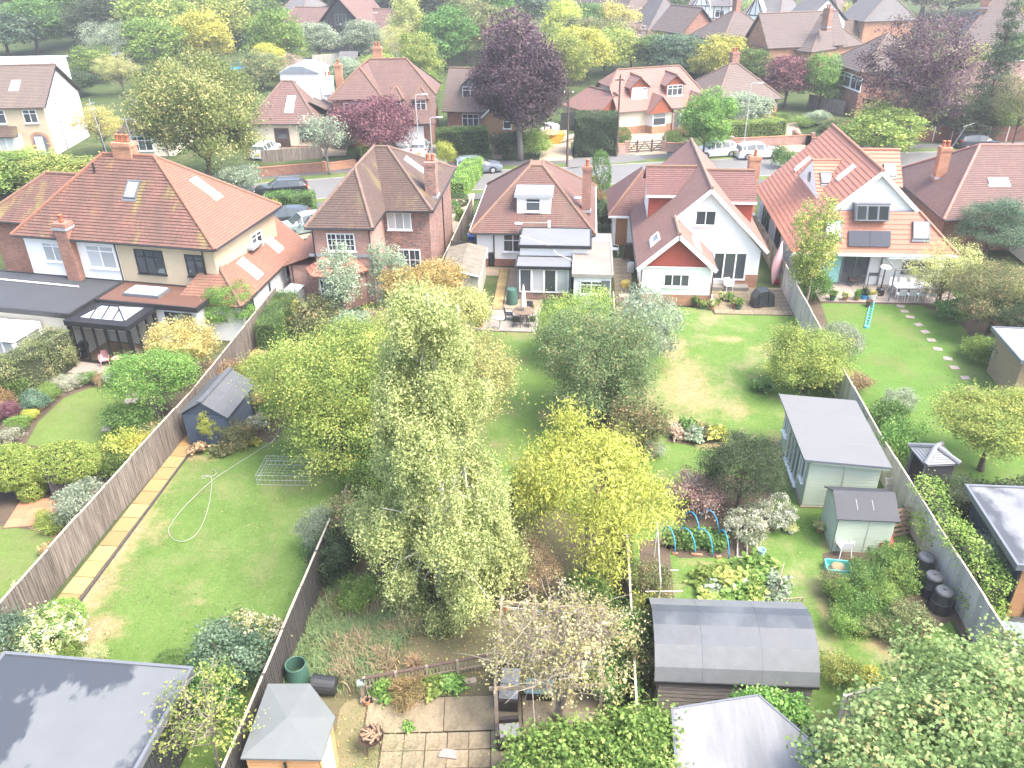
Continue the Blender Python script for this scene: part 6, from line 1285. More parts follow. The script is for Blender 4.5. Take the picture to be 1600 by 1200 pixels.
sofa((-1.9,18.3),R(90),1.5,'dark rattan sofa at the left side of the pergola'); sofa((-1.75,16.55),R(100),.75,'dark rattan armchair at the patio edge, nearest the picket boards'); sofa((.4,19.2),R(-10),1.3,'dark rattan sofa under the pale tree against the hedge')
composite('garden_table','low glass-topped rattan table half hidden under the pale tree','table',(-.9,18.3),0,[('table_top',MB().box(-.45,.45,-.3,.3,.4,.43),glass_mat('green_top',(.07,.115,.11),.2)),('base',MB().box(-.4,.4,-.26,.26,0,.4),M_rattan)])
composite('garden_bench','weathered slatted bench at the front of the pergola','bench',(.55,17.2),R(5),[('seat',MB().box(-.6,.6,-.2,.2,.4,.44),M_oakw),('leg',MB().box(-.55,-.48,-.18,.18,0,.4),M_oakw),('leg',MB().box(.48,.55,-.18,.18,0,.4),M_oakw)])
one('stone_trough','pinkish stone slab lying at the bottom edge of the patio','stone',MB().prism([(-.28,-.1),(.28,-.14),(.25,.15),(-.12,.18),(-.24,.08)],0,.12),plain('pink_stone',(.3,.23,.21),.85,.2,5),G(700,1182))
# patio table, parasol, chairs on the middle patio
p = G(818,502)
t = thing('patio_table','round brown slatted patio table on the middle patio','table',p)
MB().lathe([(.62,.70),(.65,.71),(.65,.74),(.05,.74),(.05,.70)],28).build('table_top',plain('teak',(.16,.115,.08),.7,.2,4),t)
for i in range(4): a = i * 1.57 + .78; MB().tube([(.1 * math.cos(a),.1 * math.sin(a),.7),(.4 * math.cos(a),.4 * math.sin(a),0)],.025,5).build('leg',M_darkw,t)
composite('parasol','closed cream parasol standing in the round patio table','parasol',p,0,[('pole',MB().tube([(0,0,.02),(0,0,2.45)],.022,8),M_oakw),('canopy',MB().lathe([(.17,.98),(.19,1.05),(.155,1.5),(.10,2.0),(.05,2.32),(.02,2.42),(0,2.46)],10),plain('cream_canvas',(.72,.68,.58),.9,.12,4)),('base',MB().lathe([(.25,0),(.25,.06),(.05,.1)],14),M_conc)])
def chair(name,label,mat,legm,loc,rz,group=None,arms=True):
    t = thing(name,label,'chair',loc,rz,group)
    MB().box(-.23,.23,-.22,.22,.42,.46).build('seat',mat,t); MB().extr([(-.22,.2,.46),(.22,.2,.46),(.2,.30,.85),(-.2,.30,.85)],(0,.035,0)).build('backrest',mat,t)
    for sx in (-1,1):
        for sy in (-1,1): MB().tube([(sx * .2,sy * .19,.42),(sx * .24,sy * .25,0)],.02,5).build('leg',legm,t)
        if arms: MB().tube([(sx * .25,.25,.66),(sx * .26,-.15,.65),(sx * .24,-.2,.44)],.02,5).build('arm',legm,t)
    return t
c0 = chair('patio_chair','black patio chair at the near side of the round table',M_plb,M_plb,p + Vector((-.3,-.8,0)),R(170),'black chairs round the patio table')
for dx,dy,a,lb in ((.5,-.75,200,'black patio chair at the near right of the round table'),(-.9,.1,90,'black patio chair at the left of the round table, by the path'),(.3,.85,0,'black patio chair behind the closed parasol')):
    c = copy_tree(c0); c.location = p + Vector((dx,dy,0)); c.rotation_euler.z = R(a); c['label'] = lb
# pots and planters
def pot(loc,r,hh,mat,leaf,label,form='herb',lh=.5,lr=.3,group=None,name='plant_pot'):
    t = thing(name,label,'plant pot',loc,RNG.uniform(0,6),group); MB().lathe([(r * .72,0),(r,hh),(r * 1.06,hh),(r * 1.04,hh + .03),(r * .92,hh + .03),(r * .9,hh - .03),(0,hh - .03)],14).build('pot',mat,t)
    if leaf:
        me,tm,r0,h0 = arch(form); o = link('foliage',me,t); o.scale = (lr / r0,lr / r0,lh / h0); o.location = (0,0,hh - .05); o.material_slots[0].link = 'OBJECT'; o.material_slots[0].material = leaf
    return t
for px,r,hh,mt,lf,lb,fm_,lh in (((750,511),.2,.3,M_terra,LM['fire'],'terracotta pot with orange flowers on the middle patio edge','herb',.4),((757,480),.2,.35,M_plb,LM['green'],'black pot with a leafy shrub at the corner of the concrete garage','bush',.7),((829,487),.16,.25,M_terra,LM['fire'],'small pot of red flowers beside the cream parasol','herb',.35),
    ((1300,470),.2,.3,M_green,LM['fresh'],'green pot of pale leaves at the left end of the right-hand patio','herb',.5),((1320,470),.17,.25,M_terra,LM['cream'],'pot of cream flowers on the right-hand patio edge','herb',.4),((1338,470),.18,.22,M_terra,LM['fresh'],'terracotta pot with tall bright leaves on the right-hand patio','tuft',.8),((1349,468),.22,.3,M_blue,LM['dark'],'glazed blue pot with dark foliage on the right-hand patio','herb',.6),((1362,468),.27,.35,M_plw,LM['fire'],'white tub of orange flowers on the right-hand patio','herb',.35),((1357,479),.2,.4,M_darkw,None,'dark wooden tub at the lawn edge below the white flower tub','herb',.4),
    ((1305,440),.22,.5,M_plw,LM['fire'],'white pedestal pot of orange flowers beside the teal door','herb',.35),((110,570),.2,.3,M_blue,LM['fresh'],'dark blue pot with a green shrub at the orangery patio edge','bush',.6),((203,575),.2,.3,M_terra,LM['plum'],'pot with a reddish plant near the pink chairs','herb',.4),((64,640),.16,.25,M_terra,LM['redgreen'],'terracotta pot in the left border beside the yellow bush','herb',.3),
    ((1280,830),.16,.22,M_terra,LM['pale'],'terracotta pot at the corner of the small sage shed','herb',.3),((1338,886),.17,.2,M_plb,None,'empty black pot beside the turquoise trug','herb',.3),((1425,925),.22,.3,M_plb,LM['green'],'square black tub of leaves beside the compost bins','herb',.3),((1235,832),.15,.2,M_plw,LM['pale'],'white tub of pale flowers on the grass by the summer house','herb',.2)):
    pot(G(*px),r,hh,mt,lf,lb,fm_,lh)
for i,px in enumerate(((1140,472),(1146,480),(1156,476),(1128,470),(1120,478),(1098,482),(1085,480),(1112,484),(1154,484))):
    pot(G(*px),random.uniform(.12,.22),random.uniform(.18,.3),(M_plb,M_terra,M_green)[i % 3],LM[('fresh','lime','green','cream')[i % 4]],('black','terracotta','green')[i % 3] + ' plant pot in the cluster on the white gabled house terrace, ' + ('at the left end','near the wall','at the front','under the window','beside the drain','by the brick plinth','next to the hose','in the middle','at the right end')[i],'herb',random.uniform(.3,.55),.28,'pots on the terrace')
t = thing('tub_chair','pale blue tub chair with a yellow cushion inside the black orangery','armchair',G(150,538)); MB().lathe([(.3,.25),(.36,.4),(.38,.75),(.33,.75),(.3,.45),(.0,.42)],14).build('shell',plain('pale_blue_cloth',(.3,.48,.55),.9,.1,3),t); MB().lathe([(.2,.42),(.22,.5),(0,.54)],10).build('cushion',plain('yellow_cloth',(.6,.42,.06),.9,.1,3),t)
for i in range(4): MB().tube([(.22 * math.cos(i * 1.57),.22 * math.sin(i * 1.57),.28),(.3 * math.cos(i * 1.57),.3 * math.sin(i * 1.57),.12)],.02,5).build('leg',M_darkw,t)
# black kettle barbecue, covered barbecue, kayak, pink chairs
composite('kettle_barbecue','covered black kettle barbecue beside the black orangery','barbecue',G(134,560),0,[('bowl',MB().lathe([(.1,.5),(.3,.6),(.36,.8),(.33,.98),(.2,1.08),(0,1.12)],16),M_plb),('skirt',MB().lathe([(.30,.0),(.27,.2),(.2,.5),(.12,.55)],11),M_plb)])
for i,(px,a,lb) in enumerate((((166,572),30,'pale pink metal garden chair on the orangery patio, left of the pink table'),((210,568),-40,'pale pink metal garden chair on the orangery patio, by the reddish pot'))): chair('garden_chair',lb,M_pinkp,M_pinkp,G(*px),R(a),'pink chairs on the orangery patio')
composite('garden_table','small pale pink bistro table between the two pink chairs','table',G(188,576),0,[('table_top',MB().lathe([(.3,.68),(.32,.7),(0,.71)],18),M_pinkp),('leg',MB().tube([(0,0,0),(0,0,.68)],.02,6).lathe([(.2,0),(.18,.02),(.02,.03)],12),M_pinkp)])
cov = plain('black_cover',(.035,.04,.042),.35,.3,5,bmp=.5,fine=8)
composite('covered_barbecue','barbecue under a wrinkled black cover on the white gabled house terrace','barbecue',G(1190,478),.3,[('cover',MB().extr([(-.7,-.35,0),(.7,-.4,0),(.62,-.3,.8),(.2,-.28,1.1),(-.4,-.3,1.05),(-.66,-.3,.7)],(.05,.75,.02)),cov),('cover_fold',MB().tube([(-.4,-.38,0),(-.38,-.33,.9)],.05,5).tube([(.3,-.4,0),(.22,-.32,1.0)],.05,5),cov)])
k = MB(); rr = [.03,.16,.26,.30,.29,.22,.12,.03]; k.tube([(0,0,i * .42) for i in range(8)],rr,12)
o = one('kayak','pink kayak leaning on end against the side fence of the orange-roofed house','kayak',k,plain('pink_hull',(.62,.36,.38),.4,.1,2,bmp=0),G(1207,446),0,None,True); o.rotation_euler = (R(-16),R(8),0)
one('red_ball','red ball lying on the fence side path of the white gabled house','ball',MB().lathe([(0,0)] + [(.2 * math.sin(t),.2 - .2 * math.cos(t)) for t in (.4,.8,1.2,1.57,2,2.4,2.8)] + [(0,.4)],14),M_red,G(1213,444),0,None,True)
# white plastic chair, trug, gas bottles, pallets
chair('plastic_chair','white plastic armchair standing in front of the small sage shed',M_plw,M_plw,G(1316,866),R(190)); chair('plastic_chair','white plastic armchair on the terrace below the glazed doors',M_plw,M_plw,G(1137,455),R(20)); chair('plastic_chair','white plastic chair in the narrow passage beside the bungalow extension',M_plw,M_plw,G(961,398),R(80))
composite('plastic_trug','turquoise plastic trug heaped with dry cuttings near the white plastic chair','trug',G(1308,892),R(-5),[('tub',MB().extr([(-.42,-.28,.02),(.42,-.28,.02),(.42,.28,.02),(-.42,.28,.02)],(0,0,.04)).bar((-.44,-.3,.15),(.44,-.3,.15),.05,.28).bar((-.44,.3,.15),(.44,.3,.15),.05,.28).bar((-.44,-.3,.15),(-.44,.3,.15),.05,.28).bar((.44,-.3,.15),(.44,.3,.15),.05,.28),M_teal),('contents',MB().lathe([(.34,.1),(.25,.24),(.1,.28),(0,.29)],9),M_dry)])
for i,(px,lb) in enumerate((((1371,860),'red gas cylinder leaning by the small sage shed, left of its twin'),((1385,858),'pinkish red gas cylinder at the corner of the small sage shed'))):
    composite('gas_cylinder',lb,'gas cylinder',G(*px),0,[('body',MB().lathe([(.15,0),(.17,.04),(.17,.45),(.12,.55),(.05,.58)],14),M_red if i == 0 else plain('pinkred',(.55,.06,.09),.4,.1,3)),('collar',MB().lathe([(.11,.55),(.11,.66),(.09,.66),(.09,.56)],12),M_red)],'gas cylinders by the shed')
def pallet(loc,rot,label,mat):
    t = thing('pallet',label,'pallet',loc); t.rotation_euler = rot
    for i in range(6): MB().box(0,1.1,i * .19,i * .19 + .11,.09,.11).build('slat',mat,t)
    for i in range(3): MB().box(i * .5,i * .5 + .09,0,1.06,0,.09).build('bearer',mat,t)
pallet(G(1380,783,.0),(R(75),0,R(15)),'grey pallet standing between the summer house and the fence',M_fence_grey); pallet(G(1393,838),(R(62),0,R(20)),'brown pallet leaning on the grey fence beside the small sage shed',plain('brown_pallet',(.30,.20,.14),.9,.3,4))
# blue cloche hoops over the vegetable bed
for i,(x,y,lb) in enumerate(((1046,866,'nearest the climbing frame'),(1073,868,'second from the climbing frame'),(1102,870,'third along, before the dark shrub'),(1131,872,'at the right end by the cold frame'),(1082,842,'in the back row behind the second hoop'),(1110,838,'in the back row under the dark shrub'))):
    p = G(x,y); pts = [(0,.55 * math.cos(t),.9 * math.sin(t)) for t in np.linspace(0,math.pi,13)]
    one('cloche_hoop','blue plastic pipe hoop over the vegetable bed, ' + lb,'hoop',MB().tube(pts,.022,6),M_blue,(p.x,p.y + .5,0),R(random.uniform(15,40)),'blue hoops over the vegetable bed',True)
for i,(x,y) in enumerate(((1055,866),(1084,867),(1093,868),(1123,871))):
    one('brick','orange brick holding down the front edge of the hooped vegetable bed','brick',MB().box(-.11,.11,-.05,.05,0,.07),M_terra,G(x,y),random.uniform(-.4,.4),'bricks along the vegetable bed')
t = thing('cold_frame','low pale metal cold frame beside the variegated shrub','cold frame',G(1152,872),R(-8))
for a,b in (((0,0,.05),(.75,0,.05)),((0,1.0,.2),(.75,1.0,.2)),((0,0,.05),(0,1.0,.2)),((.75,0,.05),(.75,1.0,.2)),((.37,0,.05),(.37,1.0,.2))): MB().bar(a,b,.05,.05).build('frame',plain('pale_timber',(.48,.44,.38),.85,.2,3),t)
one('bucket','pale blue bucket beside the cold frame','bucket',MB().lathe([(.12,0),(.16,.25),(.14,.25),(.1,.02)],14),plain('pale_blue',(.35,.55,.62),.5,.1,3),G(1189,866))
# bean canes and trellis
t = thing('climbing_frame','pale pole frame for climbing plants along the yellow tree','plant frame',(0,0,0))
for a,b in (((3.1,22.0,0),(3.1,22,1.7)),((3.2,25.2,0),(3.2,25.2,1.7)),((3.1,22,1.65),(3.2,25.2,1.65)),((2.6,22,1.2),(3.9,22.1,1.2)),((2.6,23.4,.9),(3.9,23.5,.9))): MB().tube([a,b],.022,6).build('pole',plain('pale_pole',(.5,.48,.45),.7,.15,4),t)
def trellis(p,rz,label,w_=.9,hh=1.1):
    t = thing('trellis',label,'trellis',p,rz)
    for i in range(7):
        f = -.3 + i * .22
        for s in (1,-1):
            a,b = (f * w_,0),(f * w_ + s * hh * .7,hh)
            pts = [(a[0],.01 * s,a[1]),(b[0],.01 * s,b[1])]
            # trim to the frame
            q = []
            for k in range(21):
                x = pts[0][0] + (pts[1][0] - pts[0][0]) * k / 20; z = hh * k / 20
                if 0 <= x <= w_: q.append((x,.01 * s,z))
            if len(q) > 1: MB().bar(q[0],q[-1],.025,.012).build('slat',M_oakw,t)
    for a,b in (((0,0,0),(0,0,hh)),((w_,0,0),(w_,0,hh)),((0,0,hh),(w_,0,hh))): MB().bar(a,b,.03,.03).build('frame',M_oakw,t)
trellis(G(1212,940),R(70),'diamond lattice trellis at the end of the squash patch'); trellis(G(1222,952),R(10),'small wooden trellis panel by the barrel-roofed hut',.7,.5)
def smooth_path(P,k=5):
    out = []
    for i in range(len(P) - 1):
        a,b,c,d = P[max(i - 1,0)],P[i],P[i + 1],P[min(i + 2,len(P) - 1)]
        for j in range(k):
            t = j / k; out.append(.5 * (2 * b + (c - a) * t + (2 * a - 5 * b + 4 * c - d) * t * t + (3 * b - a - 3 * c + d) * t ** 3))
    return out + [P[-1]]
hp = [(437,655),(436,672),(425,690),(405,703),(370,725),(335,748),(310,770),(285,795),(268,818),(263,830),(272,843),(290,845),(308,833),(320,810),(328,780),(331,750),(326,744),(316,748),(318,743),(332,744),(338,738),(330,732)]
one('garden_hose','white garden hose looped across the left-hand lawn','hose',MB().tube(smooth_path([G(*p,.03) for p in hp]),.013,6),plain('hose_white',(.34,.34,.31),.5,.1,4,bmp=0),(0,0,0),0,None,True)
# wire run
t = thing('wire_run','low silver wire pet run on the left lawn under the lime tree','pet run',G(402,757),R(2)); w_,d_,hh = 2.3,1.5,.5
for z in (0,.25,hh): MB().tube([(0,0,z),(w_,0,z),(w_,d_,z),(0,d_,z),(0,0,z)],.008,4).build('frame_wire',M_steel,t)
for i in range(13):
    x = w_ * i / 12; MB().tube([(x,0,0),(x,0,hh),(x,d_,hh),(x,d_,0)],.004,4).build('wire',M_steel,t)
for i in range(8): y = d_ * i / 7; MB().tube([(0,y,0),(0,y,hh),(w_,y,hh),(w_,y,0)],.004,4).build('wire',M_steel,t)
# teal ladder toy lying on the right lawn
a,b = G(1354,512),G(1363,473); t = thing('rope_ladder','teal ladder-like bar lying on the green lawn below the patio','ladder',a,math.atan2((b - a).y,(b - a).x)); L = (b - a).length
for s in (-.11,.11): MB().bar((0,s,.06),(L,s,.06),.05,.06).build('rail',M_teal,t)
for i in range(9): MB().bar((L * (i + .5) / 9,-.11,.06),(L * (i + .5) / 9,.11,.06),.05,.04).build('rung',M_teal,t)
MB().lathe([(.16,0),(.16,.12),(0,.13)],10).build('hub',M_teal,t)
# pergola, table and chairs on the right patio
t = thing('metal_pergola','grey metal pergola with a glass strip above the white dining table','pergola',(0,0,0)); g = plain('grey_metal',(.17,.18,.19),.45,.15,3,bmp=0); x0,x1,y0,y1,z = 19.6,23.2,50.45,53.0,2.15
for x,y in ((x0,y0),(x0,y1),(x1,y1),(x1,y0)): MB().box(x - .04,x + .04,y - .04,y + .04,0,z).build('post',g,t)
for a,b in (((x0,y0),(x1 + .2,y0)),((x0,y1),(x1,y1))): MB().bar((a[0],a[1],z),(b[0],b[1],z),.06,.08).build('beam',g,t)
for i in range(5): x = x0 + (x1 - x0) * i / 4; MB().bar((x,y0,z + .05),(x,y1,z + .05),.05,.06).build('rafter',g,t)
MB().box(x0 + .1,x1,y1 - .8,y1 - .05,z + .09,z + .1).build('glass_strip',glass_mat('blue_glass',(.3,.42,.46),.05),t)
t = composite('dining_table','long white dining table on the right-hand patio under the metal pergola','table',(21.3,51.4),0,[('table_top',MB().box(-1.2,1.2,-.45,.45,.71,.75),M_plw)] + [('leg',MB().box(sx * 1.1 - .03,sx * 1.1 + .03,sy * .38 - .03,sy * .38 + .03,0,.71),M_plw) for sx in (-1,1) for sy in (-1,1)])
c0 = None
for i in range(4):
    for s in (-1,1):
        lb = 'white dining chair, ' + ('near' if s < 0 else 'far') + ' side of the long table, ' + ('first','second','third','last')[i] + ' from the patio heater'
        if c0 is None: c = c0 = chair('dining_chair',lb,M_plw,M_plw,(0,0,0),0,'white chairs round the dining table',False)
        else: c = copy_tree(c0); c['label'] = lb
        c.location = (20.35 + i * .63,51.4 + s * .72,0); c.rotation_euler.z = R(180) if s < 0 else 0
composite('patio_heater','tall patio heater with a pale round hood and black base beside the metal pergola','patio heater',G(1374,462),0,[('pole',MB().tube([(0,0,.5),(0,0,2.0)],.045,8),M_gutter),('hood',MB().lathe([(.34,1.95),(.3,2.02),(.08,2.1),(0,2.1)],16),M_plw),('base',MB().lathe([(.26,0),(.26,.5),(.2,.55)],14),M_plb)])
chair('garden_chair','dark wooden garden chair before the glazed door of the orange-roofed house',M_darkw,M_darkw,G(1331,447),R(20)); composite('barbecue','grey barbecue with side shelves under the window of the orange-roofed house','barbecue',G(1361,444),0,[('body',MB().box(-.35,.35,-.22,.22,.7,.9),M_gframe),('shelf',MB().box(-.7,.7,-.22,.22,.66,.69),M_steel),('leg',MB().box(-.33,-.28,-.2,.2,0,.66),M_gframe),('leg',MB().box(.28,.33,-.2,.2,0,.66),M_gframe)])
# bins and odds beside the middle bungalow
def wheelie(px,mat,label): composite('wheelie_bin',label,'wheelie bin',G(*px),R(random.uniform(-20,20)),[('body',MB().extr([(-.25,-.28,.05),(.25,-.28,.05),(.25,.28,.05),(-.25,.28,.05)],(0,0,.92)),mat),('lid',MB().extr([(-.28,-.33,.98),(.28,-.33,.98),(.28,.32,1.04),(-.28,.32,1.04)],(0,0,.05)),mat),('wheel',MB().tube([(-.3,.25,.1),(.3,.25,.1)],.1,10),M_plb)])
wheelie((737,388),plain('blue_bin',(.02,.08,.35),.5,.15,3,bmp=0),'blue wheelie bin beside the white wall of the bungalow')
composite('water_butt','black ribbed water butt under the bungalow downpipe','water butt',G(768,414),0,[('body',MB().lathe([(.25,0)] + [(.27 + .015 * (i % 2),.08 + i * .08) for i in range(11)] + [(.25,.98)],16),M_plb),('lid',MB().lathe([(.28,.98),(.27,1.03),(0,1.04)],16),M_plb)])
composite('compost_bin','dark green compost bin at the corner of the bungalow conservatory','compost bin',G(800,474),0,[('body',MB().lathe([(.38,0),(.36,.5),(.3,.95),(0,.96)],16),M_green),('lid',MB().lathe([(.31,.95),(.28,1.02),(0,1.04)],16),M_green)])
composite('water_butt','dark water butt with an orange cap beside the pink-brick bay','water butt',G(455,444),0,[('body',MB().lathe([(.26,0),(.3,.5),(.26,.95),(0,.96)],14),M_gframe),('lid',MB().lathe([(.2,.96),(.18,1.1),(0,1.12)],12),plain('orange_cap',(.5,.2,.05),.6,.1,3))])
for i,(px,s,m,lb) in enumerate((((985,425),(.5,.4,.7),M_steel,'galvanised dustbin in the cluttered side passage of the white gabled house'),((978,448),(.7,.5,.4),plain('yellow_sheet',(.55,.42,.08),.6,.2,5),'yellow tarpaulin heap in the cluttered side passage'),((990,458),(.5,.5,.7),M_green,'dark green water butt in the cluttered side passage'),((975,478),(.7,.5,.75),M_oakw,'old timber potting bench at the end of the side passage'),((980,494),(.3,.3,.4),M_blue,'blue crate under the potting bench'),((983,405),(.9,.3,1.2),M_rust,'stack of brown bricks against the wall in the side passage'))):
    mb = MB().lathe([(s[0] * .45,0),(s[0] * .5,s[2] * .8),(s[0] * .42,s[2]),(0,s[2] * 1.03)],12) if i in (0,1,2) else MB().box(-s[0] / 2,s[0] / 2,-s[1] / 2,s[1] / 2,s[2] - .06,s[2]).box(-s[0] / 2,-s[0] / 2 + .06,-s[1] / 2,s[1] / 2,0,s[2] - .06).box(s[0] / 2 - .06,s[0] / 2,-s[1] / 2,s[1] / 2,0,s[2] - .06).box(-s[0] / 2 + .06,s[0] / 2 - .06,-s[1] / 2 + .05,s[1] / 2,.1,.16 if i != 5 else s[2] - .07)
    one(('dustbin','tarpaulin','water_butt','potting_bench','crate','brick_stack')[i],lb,('dustbin','tarpaulin','water butt','bench','crate','bricks')[i],mb,m,G(*px),.2)
composite('statue','small pale stone statue among the shrubs at the end of the hedge','statue',G(72,592),0,[('plinth',MB().box(-.15,.15,-.15,.15,0,.35),M_conc),('figure',MB().lathe([(.13,.35),(.15,.5),(.09,.7),(.13,.85),(.06,.95),(.08,1.05),(.05,1.15),(0,1.17)],12),plain('pale_stone',(.55,.53,.5),.8,.15,4))])
composite('statue','little terracotta figure among the pots at the drain of the white gabled house','statue',G(1110,474),0,[('plinth',MB().box(-.1,.1,-.1,.1,0,.15),M_conc),('figure',MB().lathe([(.1,.15),(.12,.3),(.07,.42),(.09,.52),(.04,.62),(0,.64)],10),plain('pale_stone',(.55,.53,.5)))])
composite('bird_bath','pale stone bird bath on the edge of the middle patio','bird bath',G(782,515),0,[('stem',MB().lathe([(.14,0),(.12,.05),(.06,.15),(.05,.6),(.1,.68)],12),plain('pale_stone',(.55,.53,.5))),('bowl',MB().lathe([(.08,.68),(.26,.74),(.27,.78),(.2,.76),(0,.74)],16),MC['pale_stone'])])

# ---------------------------------------------------------------- cars
M_tyre = plain('tyre',(.02,.02,.021),.85,.2,6,bmp=0); M_rim = plain('alloy_rim',(.5,.51,.52),.3,.1,6,metal=.6,bmp=0)
M_cglass = glass_mat('car_glass',(.035,.045,.05),.03); M_lamp = plain('head_lamp',(.72,.74,.76),.15,.05,6,bmp=0); M_tail = plain('tail_lamp',(.4,.015,.015),.2,.1,6,bmp=0)
def paint(name,c,met=.3):
    m = plain(name,c,.28,.04,1,metal=met,bmp=0); m.node_tree.nodes['Principled BSDF'].inputs['Coat Weight'].default_value = .6; return m
PROF = {  # x, half width, belt z, roof half width, top z
    'estate': [(-2.35,.74,.80,.66,.80),(-2.25,.84,.95,.70,.98),(-2.0,.88,.98,.62,1.30),(-1.6,.9,.98,.60,1.45),(-.6,.91,.96,.62,1.49),(.3,.91,.94,.60,1.44),(.75,.91,.93,.66,1.18),(1.15,.9,.92,.72,.96),(1.9,.87,.82,.7,.86),(2.25,.8,.70,.6,.73),(2.38,.66,.55,.5,.57)],
    'hatch': [(-2.1,.76,.85,.68,.86),(-2.02,.85,1.0,.66,1.08),(-1.8,.88,1.0,.60,1.38),(-1.2,.89,1.0,.61,1.50),(-.3,.9,.98,.62,1.54),(.35,.9,.96,.60,1.46),(.8,.9,.95,.66,1.18),(1.15,.89,.94,.72,.99),(1.75,.86,.86,.7,.90),(2.02,.78,.72,.6,.75),(2.12,.64,.55,.5,.57)],
}
def car(kind,px,rz,mat,label,name='parked_car',z=0.0):
    st = PROF[kind]; t = thing(name,label,'car',G(*px,z),rz); b = MB(); g = MB(); rings = []
    for x,w_,zb,wr,zt in st: rings.append([(x,-w_ * .94,.22),(x,-w_,.5),(x,-w_ * .985,zb - .12),(x,-w_ * .95,zb),(x,-wr,zt - .03 if zt - zb > .1 else zt - .01),(x,-wr * .6,zt),(x,wr * .6,zt),(x,wr,zt - .03 if zt - zb > .1 else zt - .01),(x,w_ * .95,zb),(x,w_ * .985,zb - .12),(x,w_,.5),(x,w_ * .94,.22)])
    for i in range(len(rings) - 1):
        a,c = rings[i],rings[i + 1]; cab0,cab1 = st[i][4] - st[i][2] > .2,st[i + 1][4] - st[i + 1][2] > .2
        for j in range(11):
            q = [a[j],c[j],c[j + 1],a[j + 1]]
            side,top = j in (3,7),j in (4,5,6); slope = abs(st[i + 1][4] - st[i][4]) / (st[i + 1][0] - st[i][0])
            glassy = (side and (cab0 or cab1)) or (top and slope > .42 and (cab0 or cab1) and st[i][4] > .85)
            if not glassy: b.poly(q)
            else: g.poly(q)
    b.poly([rings[0][j] for j in range(12)][::-1]); b.poly(rings[-1]); body = b.build('body',mat,t,smooth=False); g.build('window_glass',M_cglass,t)
    for i in range(1,len(st) - 1):
        if st[i][4] - st[i][2] > .2:
            for s in (-1,1): MB().bar((st[i][0],s * st[i][1] * .955,st[i][2]),(st[i][0],s * (st[i][3] + .012),st[i][4] - .03),.06,.02).build('pillar',mat,t)
    for x in (-1.38,1.36):
        for s in (-1,1):
            wl = MB().tube([(x,s * .70,.32),(x,s * .91,.32)],.32,18).build('wheel',M_tyre,t); MB().tube([(x,s * .90,.32),(x,s * .925,.32)],[.21,.19],12).build('rim',M_rim,wl)
            ab = [(x + .37 * math.cos(v),s * .925,.32 + .37 * math.sin(v)) for v in np.linspace(0,math.pi,9)]; MB().tube(ab,.025,4).build('wheel_arch',M_plb,t)
    for s in (-1,1):
        e,r_ = st[-2],st[1]
        MB().obox((e[0] - .12,s * e[1] * .82,e[2] - .05),(.16,s * -.03,0),(0,.12,0),(0,0,.06)).build('headlight',M_lamp,t); MB().obox((r_[0] - .02,s * r_[1] * .85,r_[2] - .06),(.07,0,0),(0,.1,0),(0,0,.09)).build('tail_light',M_tail,t)
        MB().obox((.62,s * .98,.98),(.06,0,0),(0,.08,0),(0,0,.055)).build('wing_mirror',mat,t)
        if kind == 'estate': MB().bar((-1.7,s * .56,1.5),(.1,s * .56,1.51),.03,.035).build('roof_rail',M_rim,t)
    MB().box(-2.42 if kind == 'estate' else -2.14,-2.36 if kind == 'estate' else -2.1,-.26,.26,.5,.61).build('number_plate',plain('yellow_plate',(.6,.5,.05),.5,.1,4),t)
    return t
car('estate',(746,269),R(17),paint('car_grey_blue',(.20,.235,.28)),'grey-blue estate car parked on the street in front of the clipped hedge',z=.0)
car('estate',(441,305),R(196),paint('car_black',(.018,.02,.024)),'black estate car on the road behind the semi-detached pair')
car('hatch',(447,352),R(196),paint('car_charcoal',(.05,.055,.06)),'dark grey car parked on the forecourt beside the brown-roofed brick house'); car('hatch',(478,362),R(214),paint('car_teal',(.30,.40,.42)),'pale teal car tucked beside the brown-roofed brick house')
car('estate',(1184,246),R(12),paint('car_white',(.72,.72,.72),0),'white estate car parked by the hedge across the street, behind the chimney'); car('hatch',(1117,244),R(195),paint('car_white',(.72,.72,.72),0),'white car half hidden behind the white house ridge and the ash tree')
car('hatch',(1526,232),R(4),paint('car_dark',(.03,.035,.04)),'black hatchback by the red-brown fence on the far right of the street'); car('hatch',(627,242),R(110),paint('car_silver',(.52,.54,.56)),'silver car on the brown house drive beside the plum tree'); car('hatch',(657,240),R(96),paint('car_pale',(.66,.67,.66),.1),'white people carrier in front of the white garage door')
car('hatch',(417,243),R(85),paint('car_white',(.72,.72,.72),0),'white car half hidden by the sycamore at the cream bungalow'); car('hatch',(1142,204),R(10),paint('car_red',(.42,.03,.03),.1),'red car peeping over the long hedge by the ash tree')
# ---------------------------------------------------------------- street furniture, walls, gates
def lamp(px,label,hh=6.5,rz=0):
    t = thing('street_lamp',label,'street lamp',G(*px),rz,'street lamps'); MB().tube([(0,0,0),(0,0,1.1)],.09,8).tube([(0,0,1.1),(0,0,hh)],[.06,.045],8).build('post',M_steel,t); MB().tube([(0,0,hh),(.15,0,hh + .12),(.75,0,hh + .15)],.035,6).build('arm',M_steel,t); MB().obox((.95,0,hh + .15),(.28,0,0),(0,.11,0),(0,0,.05)).build('lantern',plain('lantern',(.62,.62,.6),.4,.1,4),t)
lamp((656,255),'street lamp in front of the white garage door'); lamp((676,258),'short lamp post beside the brown house drive',4.5); lamp((1161,234),'street lamp behind the white estate car'); lamp((1559,190),'leaning pale street lamp right of the cedar'); lamp((585,90),'street lamp beyond the brown house by the grey barn',7,0); lamp((1090,118),'far street lamp above the long chalet bungalow',5)
